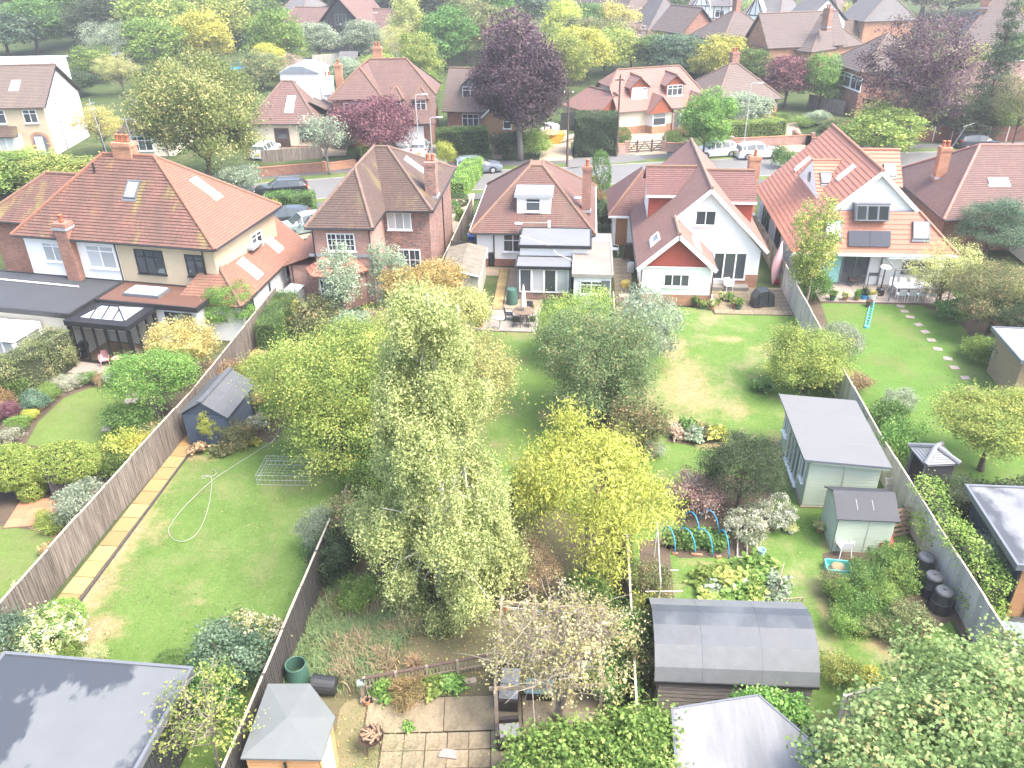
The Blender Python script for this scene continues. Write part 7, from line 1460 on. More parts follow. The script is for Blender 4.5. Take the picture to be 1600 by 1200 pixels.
def pole(px,label,hh):
    t = thing('telegraph_pole',label,'telegraph pole',G(*px)); MB().tube([(0,0,0),(0,0,hh)],[.12,.08],8).build('pole',M_darkw,t); MB().bar((-.5,0,hh - .5),(.5,0,hh - .5),.08,.1).build('cross_arm',M_darkw,t)
    for s in (-.4,.4): MB().lathe([(.04,0),(.05,.08),(.02,.15)],8,(s,0,hh - .45)).build('insulator',M_plw,t)
pole((963,246),'telegraph pole at the edge of the big dark clipped hedge',8.0); pole((886,262),'slim telegraph pole behind the bungalow chimney',7.5)
def wall(name,label,pts,hh,mat,th=.22,cap=None,piers=True):
    o0 = G(*pts[0]); t = thing(name,label,'wall',o0)
    for a,b in zip(pts[:-1],pts[1:]):
        a,b = G(*a) - o0,G(*b) - o0; d = b - a; MB().bar(a + Vector((0,0,hh / 2)),b + Vector((0,0,hh / 2)),th,hh).build('wall_panel',mat,t); MB().bar(a + Vector((0,0,hh + .03)),b + Vector((0,0,hh + .03)),th + .06,.06).build('coping',cap or M_terra,t)
        if piers:
            for p in (a,b): MB().box(p.x - .2,p.x + .2,p.y - .2,p.y + .2,0,hh + .25).build('pier',mat,t)
wall('street_wall','weathered brick wall along the pavement by the little grey street tree',[(395,278),(506,269)],.9,W_brick,piers=False); wall('street_wall','orange brick wall below the bright yellow hedge',[(508,269),(560,262),(612,257)],.8,W_orange)
wall('street_wall','pinkish brick wall below the long trimmed hedge across the street',[(1142,232),(1268,226)],1.0,W_pinkbrick); wall('street_wall','low brick wall left of the five-bar gate',[(962,243),(979,241)],1.1,W_pinkbrick); wall('street_wall','low pinkish brick wall right of the five-bar gate',[(1036,237),(1072,238)],.9,W_pinkbrick); wall('garden_wall','low brick front wall behind the bungalow roof',[(895,292),(935,290)],.8,W_brick,piers=False); wall('garden_wall','grey brick garden wall on the hillside, curving up to the house behind the purple tree',[(1240,218),(1262,228),(1290,226)],.8,W_pinkbrick)
a,b = G(979,241),G(1036,237); d = b - a; t = thing('five_bar_gate','dark timber five-bar double gate of the long chalet bungalow','gate',a,math.atan2(d.y,d.x)); L = d.length
for s in (0,.28,.68,1): MB().box(L * s - .07,L * s + .07,-.07,.07,0,1.35).build('gate_post',M_darkw,t)
for z in (.2,.42,.64,.86,1.1): MB().box(0,L,-.02,.02,z,z + .09).build('gate_bar',M_darkw,t)
for u,v in ((.02,.27),(.30,.48),(.66,.48),(.7,.98)): MB().bar((L * u,0,.2),(L * v,0,1.15),.03,.09).build('brace',M_darkw,t)
composite('skip','yellow builder\'s skip of rubble on the sandy drive beside the copper beech','skip',G(858,224),R(15),[('body',MB().extr([(-1.2,-.8,.1),(1.2,-.8,.1),(1.6,-.8,1.1),(-1.6,-.8,1.1)],(0,1.6,0)),plain('skip_yellow',(.55,.32,.03),.6,.2,3)),('rubble',MB().lathe([(1.1,1.1),(.7,1.35),(.2,1.45),(0,1.45)],9),M_dry)])
for i,(px,s) in enumerate((((851,213),.9),((866,209),1.0),((858,205),.9))): one('builders_bag','white bulk bag of building rubble behind the yellow skip, ' + ('nearest the beech','in the middle','at the back')[i],'bulk bag',MB().extr([(-.4,-.4,0),(.4,-.4,0),(.45,-.42,s),(-.42,-.4,s * .95)],(.03,.85,.02)),plain('bag_white',(.66,.65,.62),.9,.15,3),G(*px),i * .4,'bulk bags by the skip')
one('timber_stack','stack of boards and brown doors on the sandy drive','timber stack',MB().box(-1.3,1.3,-.6,.6,0,.25).bar((-1.2,-.5,.3),(1.3,.6,.55),1.1,.08),plain('board_stack',(.42,.34,.25),.85,.3,3),G(885,222),.3)
one('hoarding','black hoarding sheet beside the sandy drive','hoarding',MB().box(0,4,0,.08,0,2.0),M_plb,G(876,205),R(20)); one('stone_pillar','tall pale brown gate pillar between hedge and copper beech','gate pillar',MB().box(-.45,.45,-.3,.3,0,2.2).box(-.5,.5,-.35,.35,2.2,2.32),plain('brown_stone',(.26,.19,.13),.9,.25,3),G(777,247))
composite('trampoline','round trampoline with a blue pad among the trees at the upper left','trampoline',G(377,116),0,[('pad',MB().lathe([(1.2,.85),(1.5,.87),(1.5,.92),(1.2,.9)],20),M_blue),('mat',MB().lathe([(1.2,.87),(0,.86)],20),M_plb)] + [('leg',MB().tube([(1.4 * math.cos(a),1.4 * math.sin(a),0),(1.4 * math.cos(a),1.4 * math.sin(a),1.9)],.03,5),M_blue) for a in (0,1.05,2.1,3.14,4.19,5.24)])
h = House('garden_shed','grey weathered shed beside the fence below the long house',G(533,112),R(0),'shed'); h.walls([(0,2.6,0,2.2,0,2.0)],W_oldb); pl,rd = hip(-.2,2.8,-.2,2.4,2.0,2.9,0,0,'x'); h.roof(pl,T_grey,.3,.03)
# timber framing on the two half-timbered houses
for o in [x for x in COL.objects if x.name.startswith('timber_framed_house')]:
    for i in range(7): MB().box(.6 + i * 1.5,.75 + i * 1.5,.34,.4,0 if i % 2 else 2.6,5).build('timber',M_blkwood,o)
    for z in (2.6,4.85): MB().box(.4,10.5,.33,.39,z,z + .16).build('timber',M_blkwood,o)
    mb = MB().extr([(1.0,-.6,0),(4.6,-.6,0),(4.6,-.6,5),(2.8,-.6,8),(1.0,-.6,5)],(0,1.6,0)).build('gable_wall',W_white,o)
    for a,b in (((1,5),(2.8,8)),((4.6,5),(2.8,8)),((1,5),(4.6,5)),((1,2.6),(4.6,2.6)),((2.8,5),(2.8,8)),((1.05,2.6),(1.05,5)),((4.55,2.6),(4.55,5)),((1.6,5),(2.4,7.2)),((4,5),(3.2,7.2)),((1.9,2.6),(1.9,5)),((3.7,2.6),(3.7,5))): MB().bar((a[0],-.64,a[1]),(b[0],-.64,b[1]),.06,.16).build('timber',M_blkwood,o)

for i,(a,b) in enumerate((((963,246,7.6),(886,262,7.2)),((963,246,7.6),(1032,212,3.2)),((886,262,7.2),(840,300,4.6)),((963,246,7.6),(1240,262,6.0)))):
    p,q = G(a[0],a[1]) + Vector((0,0,a[2])),G(b[0],b[1]) + Vector((0,0,b[2])); n_ = 10
    one('overhead_wire','thin overhead wire from the telegraph pole ' + ('to the slimmer pole','to the long chalet bungalow','down to the middle bungalow','along the street towards the orange roof')[i],'wire',MB().tube([p.lerp(q,k / n_) - Vector((0,0,.5 * math.sin(math.pi * k / n_))) for k in range(n_ + 1)],.012,4),M_gutter,(0,0,0),0,'overhead wires')
p = G(1010,272); one('manhole_cover','round iron manhole cover in the road before the five-bar gate','manhole cover',MB().lathe([(.35,.0),(.35,.012),(0,.014)],18),M_rust,p)
# ---------------------------------------------------------------- trees and shrubs
def hero(name,label,base,lobes,n,per,cr,size,mat,top,nl,r0,bk='brown',cat='tree',parts=None,r1=.015,sub=1,start=.25,part='crown',**kw):
    """a tree with a crown of its own; lobes relative to the base"""
    t = thing(name,label,cat,(base[0],base[1],0)); me,C = foliage(name,mat,lobes,n,per,cr,size,**kw)
    link(part,me,t); mb = MB(); limbs(mb,(0,0,0),top,C,nl,r0,r1,sub=sub,start=start); mb.build('trunk',bark(bk),t,smooth=True); return t
def rl(k,r,z0,z1,seed,jag=.5,dx=0,dy=0): return [(a + dx,b + dy,c,d,e,f) for a,b,c,d,e,f in lobes_round(r,z1,z0,k,seed,jag)]
# the big birch: a tall tapering weeping crown, white stem showing through
rg = random.Random(5); L = []
for i in range(84):
    z = rg.uniform(.5,12.0); R_ = 3.7 * (1 - max(0,(z - 3.2) / 10.2)) ** .75 * (1 if z > 2.6 else .72 + z * .11); a = rg.uniform(0,6.28); q = R_ * rg.uniform(.3,.84); s_ = rg.uniform(.42,.8) * (.6 + .4 * R_ / 3.4)
    L.append((q * math.cos(a),q * math.sin(a),z,s_ * 1.25,s_ * 1.25,s_ * 1.2))
hero('birch_tree','tall weeping silver birch with pale yellow-green leaves and white stem in the middle garden',(-4.75,22.6),L,5000,58,.15,.076,LM['birch'],(.35,-.1,12.2),42,.2,'white',hang=.75,spray=.25,shell=.35,droop=.9,flat=.9,up=.25,tone=.3,r1=.02)
hero('birch_tree','second pale feathery birch rising behind the tall weeping birch',(-5.3,31.5),rl(20,2.5,1.8,8.0,9,.7),820,50,.17,.085,LM['birch2'],(.2,.2,7.6),30,.12,'white',hang=.6,spray=.25,shell=.5,droop=.8,flat=.9,up=.3)
hero('lime_tree','broad yellow-green tree on the left-hand lawn beside the weeping birch',(-11.0,31.6),rl(26,3.7,.3,6.6,21,.6,0,.2),760,120,.32,.085,LM['lime'],(.2,.3,5.4),40,.18,spray=.22,shell=.6)
hero('lime_tree','feathery yellow-green tree between the broad lawn tree and the golden bush',(-8.6,37.5),rl(16,2.6,.6,5.4,22,.6),400,100,.28,.078,LM['birch2'],(.2,.3,4.4),24,.12,spray=.25,shell=.55,hang=.3)
hero('yellow_tree','wide tree with bright yellow drooping leaves leaning over the garden fence',(.6,23.6),[(0,0,4.9,2.0,1.9,1.3),(-1.4,.5,4.9,1.3,1.3,.9),(1.5,-.3,4.0,1.3,1.3,1.0),(2.2,.6,3.4,1.1,1.1,.8),(-.4,1.6,5.3,1.1,1.0,.8),(.3,-1.2,3.6,1.1,.9,1.1),(.6,-1.4,2.2,.8,.6,1.1),(-1.9,-.3,3.9,.7,.8,.7),(.9,1.5,4.7,1.1,1.0,.8),(-.9,2.2,5.9,.4,.5,.5)],800,46,.26,.125,LM['yellow'],(-.2,.2,5.0),30,.13,'grey',shape='slim',droop=.9,flat=.7,spray=.4,up=.5,shell=.5)
hero('apple_tree','large dark green apple tree with a few reddish fruits beside the fence',(.9,34.6),rl(20,2.9,.5,5.9,31,.55),560,110,.28,.082,LM['apple'],(.1,0,4.4),30,.17,spray=.18,shell=.62,tone=.33)
hero('apple_tree','yellow-green apple tree between the dark apple tree and the bungalow extension',(-.4,41.3),rl(14,2.2,.5,4.3,32,.6),330,95,.26,.075,LM['lime'],(.1,0,3.4),22,.12,spray=.22,shell=.6)
plant('willow_bush','fine1',(3.6,41.5),1.9,4.2,LM['grey'],'silvery grey-green willow bush beside the white gabled house terrace','shrub')
plant('shrub','wild2',(2.0,39.6),1.3,3.2,LM['redgreen'],'shrub tinged with red between apple tree and silvery willow','shrub')
hero('elder_tree','slender yellowish shrub tree by the fence below the apple tree',(2.9,31.3),rl(10,1.4,.3,3.6,33,.7),330,34,.2,.09,LM['olive'],(.2,.1,3.0),18,.06,spray=.3,shell=.5)
# golden bushes by the concrete garage, eucalyptus by the bay
hero('golden_tree','golden orange tree between the brick house and the concrete garage',(-9.4,45.2),rl(14,2.5,.5,4.0,41,.6),800,44,.2,.10,LM['gold'],(.1,0,3.0),22,.1,spray=.22,shell=.6)
hero('golden_tree','pale golden tree in front of the concrete garage doors',(-6.6,43.6),rl(12,2.0,.5,3.5,42,.6),560,44,.2,.095,LM['willow'],(.1,0,2.6),20,.1,spray=.22,shell=.6)
plant('eucalyptus_tree','slimtree1',(-14.3,45.2),1.25,5.6,LM['grey'],'slender grey-green tree standing before the bay of the brick house','tree',None,'pale'); plant('eucalyptus_tree','slimtree2',(-11.6,46.6),1.2,5.0,LM['grey'],'slender grey-green tree standing before the french window of the brick house','tree',None,'pale')
plant('shrub','wild1',(-15.6,43.6),1.7,2.6,LM['olive'],'tall olive green shrub below the pink brick bay','shrub'); plant('shrub','bush2',(-13.3,43.0),1.3,2.0,LM['grey'],'grey-green shrub between the two slender trees','shrub'); plant('rose_bush','wild3',(-11.9,44.0),1.0,1.6,LM['pink'],'pinkish flowering bush beneath the slender tree','shrub')
plant('shrub','bush3',(-10.0,50.6),.8,1.6,LM['dark'],'dark shrub in the gap between the brick house and the tall narrow fence','shrub')
# pale bare-branched tree over the pergola
t = hero('pale_tree','gnarled half-bare tree with pale cream leaves spreading over the pergola',(-.3,17.4),[(0,0,4.0,1.9,1.7,1.0),(-1.2,.8,3.4,1.2,1.1,.8),(1.3,.6,3.5,1.2,1.2,.9),(.2,-.9,3.0,1.3,.9,.8),(-1.5,-.3,2.7,.8,.8,.7),(1.5,-.5,2.6,.8,.8,.7)],420,18,.16,.085,LM['pale'],(.1,.2,3.2),60,.13,'pale',spray=.35,shell=.3,r1=.014,sub=4)
mb = MB(); me,C = foliage('x',LM['pale'],[(0,0,3.6,2.0,1.8,1.2)],60,2,.1,.05,spray=.6,shell=.6); limbs(mb,(0,0,0),(.5,-.3,3.0),C,60,.09,.012,sub=4); mb.build('limb',bark('pale'),t)
plant('dead_shrub','loose3',(-1.3,22.3),1.0,3.2,LM['heather'],'bare brown dead shrub under the yellow tree','shrub',None,'pale');
plant('conifer_bush','fine2',(.7,21.6),1.0,2.3,LM['green'],'feathery green conifer bush beneath the yellow tree at the fence','shrub')
# big foreground maple, bottom right
hero('maple_tree','large pale green maple in the foreground with lobed leaves and reddish seed keys',(10.2,13.6),[(-1,.5,3.8,2.2,1.9,1.5),(1.2,2.2,3.6,2,1.7,1.4),(2.8,4.4,2.6,1.3,1.3,1.1),(.3,4.0,2.8,1.2,1.2,1),(-3.2,.3,3.4,1.1,1,1),(-2.5,-1,3.6,1.4,1.3,1.3),(1,-1.2,4.4,2.4,1.6,1.6),(3.2,1,4,1.8,1.8,1.6),(-3.7,-.2,2.6,.7,.7,.7),(-1.2,2.2,2.6,1.2,1.1,.9)],2400,22,.22,.102,LM['maple'],(.2,.5,4.6),50,.2,'grey',shape='maple',flat=.5,up=1.1,jit=.75,spray=.2,shell=.6,tone=.28,droop=.3)
plant('maple_sapling','bush1',(6.3,12.6),.9,2.6,LM['fresh'],'young maple shoots over the edge of the pale flat roof','shrub')
# small cherry with bare limbs by the workshop
hero('cherry_tree','small sparse cherry tree with pale bark in front of the dark workshop wall',(-10.2,14.9),[(0,0,2.6,1.3,1.2,.9),(-.9,.4,2.4,.8,.7,.6),(.8,-.2,2.3,.8,.7,.6),(.1,.8,3.1,.7,.7,.5),(-.7,-.6,2.0,.7,.6,.5)],190,14,.16,.085,LM['lime'],(.2,.1,2.4),40,.08,'pale',spray=.4,shell=.3,r1=.012,sub=2)
P_ = lambda nm,fm,px,r,h,m,lb,cat='shrub',**k: plant(nm,fm,G(*px),r,h,LM[m],lb,cat,**k)
P_('hydrangea','flower1',(408,1020),1.2,1.5,'cream','cream-flowered hydrangea leaning on the dark fence'); P_('shrub','bush1',(368,1060),1.5,1.7,'blue','glossy green shrub beside the cream hydrangea and the workshop'); P_('shrub','wild4',(330,1120),1.0,1.6,'green','leafy green shrub behind the sparse cherry')
P_('box_ball','ball1',(302,1085),.5,.8,'box','small clipped green ball at the corner of the workshop'); P_('box_ball','ball2',(272,1052),.6,.8,'green','low round green bush along the back edge of the workshop'); P_('box_ball','bush4',(98,1040),.7,.8,'fresh','low fresh green bush beside the workshop roof edge')
P_('hydrangea','flower2',(70,1022),1.35,1.5,'cream','wide cream-flowered hydrangea at the end of the paving path'); P_('box_ball','ball1',(104,985),.75,1.2,'box','smooth clipped yellow-green ball beside the end of the paving path'); P_('shrub','fine3',(10,1050),1.4,1.9,'blue','blue-green feathery shrub at the left edge beside the workshop')
P_('shrub','wild2',(150,1030),.4,.5,'cream','small cream-flowered plant at the lawn edge')
# left-hand gardens
HL = [(0,0,1.3,1.55,1.1,.78),(-1.9,-.8,1.5,1.25,1.1,.9),(-3.7,-1.5,1.5,1.35,1.1,.95),(-1.2,-.9,.6,.5,.6,.8),(-3.6,-2,.6,.7,.7,.8),(.6,.1,.6,.6,.6,.8)]
t = hero('arch_hedge','thick domed hedge of clipped variegated leaves with an arched opening, beside the weathered fence',(-22.2,28.1),HL,8500,14,.05,.062,LM['privet'],(0,0,1.5),8,.08,cat='hedge',shell=.97,spray=0,zmin=-.9,tone=.2,part='leaves')
mb = MB()
for x,y,z,a,b,c in HL: mb.lathe([(a * .76 * math.sin(v),z - c * .76 * math.cos(v)) for v in np.linspace(.05,3.09,9)],14,(x,y,0))
mb.build('dark_core',plain('hedge_core',(.035,.045,.02),.95,.4,8),t)  # solid dark body inside each leafy dome
P_('shrub','fine2',(130,818),1.15,1.9,'grey','rounded grey-green shrub between the arched hedge and the fence'); P_('shrub','bush3',(75,822),.5,.7,'lime','small yellow-green shrub at the bark path'); plant('ornamental_grass','tuft1',G(85,830),.7,.7,LM['lime'],'fountain of yellow-green ornamental grass beside the bark path','grass plant')
P_('shrub','wild1',(195,730),1.2,1.7,'yellow','yellow-leaved shrub against the weathered fence beside the dome'); P_('shrub','wild3',(180,745),1.0,1.5,'green','green shrub by the end of the clipped dome'); P_('shrub','bush2',(230,715),.9,1.3,'bright','bright cream-yellow shrub at the fence'); P_('flower','herb1',(82,865),.4,.5,'fire','red and yellow flowers by the fence on the lower trim lawn'); P_('flower','herb2',(35,925),.4,.5,'cream','yellow flowers against the fence at the lower lawn')
plant('round_tree','round1',G(262,660),2.0,4.0,LM['fresh'],'round fresh green tree beside the curved trim lawn','tree'); P_('shrub','bush1',(205,680),1.2,1.8,'green','green shrub at the foot of the round tree'); P_('shrub','wild2',(250,690),1.0,1.3,'olive','olive shrub between the round tree and the fence')
hero('rowan_tree','small tree turning orange and yellow before the black orangery',tuple(G(302,596)[:2]),rl(12,1.9,.8,3.4,51,.6),480,40,.18,.09,LM['fire'],(.1,0,2.6),22,.08,spray=.3,shell=.55); plant('dome_tree','round2',(-20.4,43.0),1.45,3.5,LM['fresh'],'dense dome-shaped light green tree against the annex','tree'); plant('olive_tree','loose1',(-22.3,41.2),.7,2.4,LM['grey'],'little potted olive tree by the black kitchen window','tree')
hedge('hedge',[G(-20,640),G(20,620),G(75,594),G(108,570)],1.3,2.3,LM['redgreen'] if 0 else LM['olive'],'loose reddish-green hedge between the two rear patios',.09,380,bulge=1,rough=.12)
for px,r,h,m,lb in (((20,625),.9,1.6,'green','green shrub at the left edge below the loose hedge'),((15,655),.7,1.0,'plum','dark purple shrub in the left border'),((60,640),.7,1.1,'blue','dark green shrub in the left border beside the purple one'),((50,655),.4,.6,'bright','small bright yellow bush in the left border'),((20,690),.7,.8,'white','white flowering plants in the left border'),((0,645),.9,1.5,'redgreen','reddish shrub at the very left edge'),((110,605),.8,.7,'white','low white-flecked planting along the patio edge'),((140,596),.7,.6,'green','low green planting in front of the pink chairs'),((165,600),.6,.6,'heather','low brownish planting in front of the pink chairs'),((30,672),.6,.8,'fresh','leafy green plant in the left border'),((80,625),.6,.9,'fresh','fern-like plant in the left border'),((190,600),.7,.9,'grey','pale herb at the patio corner by the round tree')): P_('shrub',random.choice(('bush1','wild2','bush3','wild4')),px,r,h,m,lb)
# planting round the navy shed
hedge('hedge',[G(420,548),G(455,492)],1.2,1.7,LM['green'],'tight clipped box hedge beside the yellow paving near the brick house',.06,620,rough=.03)
for fm,px,r,h,m,lb in (('bush2',(452,500),.8,1.6,'bright','bright yellow shrub behind the clipped hedge by the storage box'),('fine1',(355,600),1.0,1.5,'heather','purple-grey heathery bush behind the navy shed'),('bush4',(398,600),1.0,1.6,'lime','dark yellow-green shrub behind the navy shed'),('bush1',(405,640),1.0,1.6,'redgreen','reddish-green shrub at the right side of the navy shed'),('wild1',(372,700),.9,1.5,'olive','olive shrub at the front corner of the navy shed'),('slimtree1',(335,695),.55,2.2,'yellow','yellow-leaved young tree on the front of the navy shed'),('flower1',(400,672),.7,.8,'white','white-flowering shrub at the lawn edge by the navy shed'),('wild3',(425,650),.8,1.1,'green','green shrub by the lawn edge beyond the navy shed'),('herb1',(310,705),.5,.5,'heather','dry brown plants in front of the navy shed'),('herb2',(345,708),.5,.5,'olive','low plants at the foot of the navy shed'),('herb1',(395,695),.4,.5,'bright','little yellow plant at the bed edge')): P_('shrub',fm,px,r,h,m,lb)
# dark evergreens in the shade along the left fence of the middle garden
for fm,px,r,h,m,lb in (('bush1',(525,905),1.0,2.0,'dark','dark evergreen shrub in the shade left of the weeping birch'),('bush3',(550,860),1.1,2.4,'olive','dark evergreen against the fence under the birch'),('wild2',(558,945),.8,1.2,'fresh','bright green sapling at the edge of the rough grass'),('bush2',(585,800),1.1,2.4,'green','dark shrub glimpsed between lime tree and birch'),('wild4',(600,760),1.2,2.8,'green','green shrub filling the gap between lime tree and birch'),('fine2',(505,860),.8,2.0,'grey','grey-green bush at the lawn fence beside the birch'),('wild1',(790,880),1.2,2.8,'birch','leafy growth at the right foot of the birch'),('bush4',(830,820),1.0,2.6,'lime','green shrub between birch and yellow tree')): P_('shrub',fm,px,r,h,m,lb)
P_('shrub','wild1',(640,1090),.7,.7,'redgreen','bramble with reddish leaves climbing the picket fence'); P_('shrub','herb1',(605,1085),.5,.5,'fresh','green plants at the left end of the sleeper edging'); P_('shrub','herb2',(675,1078),.5,.4,'fresh','green plants along the middle of the sleeper edging'); P_('shrub','herb1',(710,1072),.45,.35,'fresh','green plants at the far end of the sleeper edging'); P_('dry_bush','tuft1',(648,1042),.4,.45,'heather','rusty dry fern behind the picket fence'); P_('shrub','bush2',(758,498),.5,.8,'green','green lavender-like bush beside the patio'); P_('weed','herb2',(637,1140),.2,.2,'fresh','weed growing from the paving joint');
# climber mass at the bottom
hero('climber','dense bright green climber over the bottom corner of the middle garden',(.9,14.9),[(0,0,1.5,1.9,1.2,1.0),(1.3,.5,1.6,1.3,1.1,1.0),(-1.4,.2,1.3,1.2,.9,.8),(1.6,-.8,1.6,1.0,1.0,1.0),(-.2,-.9,1.2,1.5,.8,.9)],1900,20,.17,.09,LM['fresh'],(0,0,1.6),20,.06,cat='climber',shape='big',shell=.6,spray=.15,part='leaves'); hero('climber','green ivy hanging off the rear of the pale flat roof',(5.9,17.0),[(0,0,1.6,.9,.5,.5),(-.6,-.1,1.7,.6,.4,.4),(.6,0,1.3,.6,.5,.7)],300,18,.13,.10,LM['fresh'],(0,0,1.6),10,.04,cat='climber',shape='big',shell=.6,part='leaves'); hero('ivy_wall','dark ivy in the shade between the pale flat roof and the maple',(6.6,15.9),[(0,0,.9,.7,.8,.9)],200,18,.13,.10,LM['dark'],(0,0,1.2),8,.04,cat='climber',shape='big',part='leaves')
P_('shrub','wild3',(1010,1065),1.0,2.2,'olive','leafy shrub squeezed between pale tree and barrel-roofed hut'); P_('shrub','wild1',(1012,990),.8,1.8,'lime','yellow-green climber against the fence behind the barrel-roofed hut'); P_('shrub','wild2',(1015,930),.7,1.5,'olive','sparse climbing plants on the pale pole frame'); P_('shrub','wild4',(985,1050),.9,2.2,'green','green shrub beside the pergola sofa'); P_('shrub','bush1',(960,1085),.9,1.5,'green','green shrub at the right front of the pergola')
# right-hand gardens
plant('dark_bush','round3',G(1152,800),1.65,3.3,LM['dark'],'dark grey-green conical bush in the vegetable garden','tree'); P_('dry_shrub','wild2',(1082,795),1.1,1.7,'pink','dry pinkish brown shrub beside the dark conical bush'); P_('variegated_shrub','flower2',(1165,845),1.0,1.3,'white','white variegated shrub behind the cold frame'); P_('variegated_shrub','flower1',(1205,820),.9,1.4,'white','white variegated shrub at the lawn edge near the summer house')
for i,(x,y) in enumerate(((1110,910),(1125,925),(1140,905),(1150,935),(1165,915),(1178,935),(1192,912),(1200,940),(1118,945),(1185,895),(1212,925))): P_('squash_plant',('herb1','herb2')[i % 2],(x,y),random.uniform(.55,.8),random.uniform(.4,.65),('fresh','grey','lime')[i % 3],('deep green','pale mottled','yellowing')[i % 3] + ' squash plant above the barrel-roofed hut, ' + ('at the left edge','front left','back left','front','in the middle','front right of the middle','by the trellis','at the trellis foot','nearest the hut','at the back','beside the lattice')[i])
for i,(x,y) in enumerate(((1055,850),(1075,852),(1095,850),(1115,855),(1065,840),(1100,838),(1125,848))): P_('vegetable_plant',('herb2','herb1')[i % 2],(x,y),.45,.5,'green','green vegetable plant under the blue hoops, ' + ('first in the front row','second in the front row','third in the front row','last in the front row','first in the back row','middle of the back row','by the end hoop')[i])
for i,(x,y) in enumerate(((1310,940),(1335,960),(1355,985),(1325,990),(1380,960),(1400,985),(1420,985),(1395,920),(1405,885),(1380,895),(1400,1000),(1375,940),(1370,930),(1350,915),(1300,925))): P_('raspberry_bush',('wild1','wild2','wild3','wild4')[i % 4],(x,y),random.uniform(.55,.85),random.uniform(.6,1.1),('fresh','green','olive','fresh')[i % 4],('bright','mid green','red-tinged','pale green')[i % 4] + ' raspberry bush in the fruit bed beside the grey fence, ' + ('by the lawn edge','in the front row','front middle','nearest the lawn curve','in the middle','front right','below the bins','behind the trug','beside the upper bin','by the gas cylinders','at the fence end','centre of the bed','next to the black pot','under the lowest bin','furthest toward the summer house')[i])
plant('poplar_tree','slimtree1',G(1258,478),1.45,7.6,LM['lime'],'slender yellow-green tree in front of the orange roof by the grey fence','tree',None,'pale'); P_('shrub','bush2',(1270,470),1.1,2.2,'green','green shrub at the foot of the slender tree by the fence'); hero('spreading_tree','dense yellow-green tree behind the summer house, touching the grey fence',tuple(G(1255,612)[:2]),rl(14,2.1,.2,3.9,44,.55),420,95,.26,.08,LM['lime'],(.1,0,3),22,.1,spray=.2,shell=.6); P_('shrub','fine1',(1310,560),1.1,2.2,'grey','pale shrub on the green lawn side of the grey fence'); P_('shrub','wild3',(1335,610),.8,1.1,'heather','brown twiggy shrub at the fence by the green lawn')
plant('round_bush','round3',G(1535,408),2.35,4.4,LM['blue'],'big round pittosporum bush against the white side gable','tree'); plant('arching_tree','loose1',G(1465,480),2.2,4.0,LM['willow'],'arching pale yellow tree at the end of the metal pergola','tree'); plant('crab_apple','loose3',G(1460,482),1.3,2.6,LM['olive'],'small twisted tree leaning over the right-hand patio','tree')
for fm,px,r,h,m,lb in (('round2',(1545,520),2.6,4.0,'olive','large olive green shrub mass beside the green lawn'),('round1',(1590,545),2.0,3.2,'dark','dark shrub at the right edge beside the green lawn'),('bush3',(1590,580),1.6,2.0,'blue','blue-green shrub just above the pale-roofed garden room'),('bush1',(1490,500),1.1,1.3,'green','low green shrub at the curved bed by the pergola'),('bush2',(1530,560),1.1,1.4,'fresh','fresh green shrub on the curved bed'),('wild2',(1575,500),1.4,2.6,'lime','yellow-green shrub above the olive shrub mass')): P_('shrub',fm,px,r,h,m,lb)
plant('lime_tree','round1',G(1532,735),2.5,4.0,LM['lime'],'large yellow-green tree over the slatted gazebo','tree'); P_('shrub','wild1',(1395,730),1.1,2.6,'fresh','leafy green shrub between the grey fence and the gazebo'); P_('shrub','bush4',(1375,690),1.1,2.2,'green','green shrub by the fence behind the summer house'); P_('shrub','fine3',(1400,640),.8,1.2,'grey','pale grey wispy shrub at the green lawn edge')
hedge('ivy_hedge',[(14.0,27.9),(16.4,28.2),(19,28.4)],1.3,1.7,LM['dark'],'dark ivy-clad hedge behind the garden office',.10,340,rough=.12,bulge=1); hedge('ivy_fence_top',[(14.55,22.4),(14.25,25),(14.0,28.2)],.8,1.95,LM['privet'],'ivy and hedge growing over the top of the grey fence',.10,360,rough=.16,bulge=1); P_('bamboo','fine2',(1535,915),.9,2.2,'grey','grey-green bamboo-like shrub in front of the cedar wall')
for i,(x,y,m,fm) in enumerate(((1060,682,'pink','herb1'),(1085,684,'grey','herb2'),(1105,680,'olive','wild1'),(1075,674,'green','herb1'),(1118,685,'yellow','herb2'),(1010,680,'grey','wild2'),(1000,705,'blue','bush1'),(1020,712,'grey','wild3'),(1190,610,'green','herb1'))): P_('flower_clump',fm,(x,y),.55,.6,m,('pinkish','grey','olive','green','yellow','silvery','blue-green','pale grey','tiny green')[i] + ' plant clump on the patchy right lawn, ' + ('at the bed corner','in the rose bed','middle of the rose bed','back of the rose bed','right end of the rose bed','by the fence','by the fence under the apple tree','beside the yellow tree','alone on the grass')[i])
P_('marigold','herb1',(1355,1060),.35,.4,'bright','yellow flowering plant at the grey bottom fence'); P_('shrub','wild2',(1310,1065),.7,.9,'lime','yellow-green plant at the corner of the barrel-roofed hut')
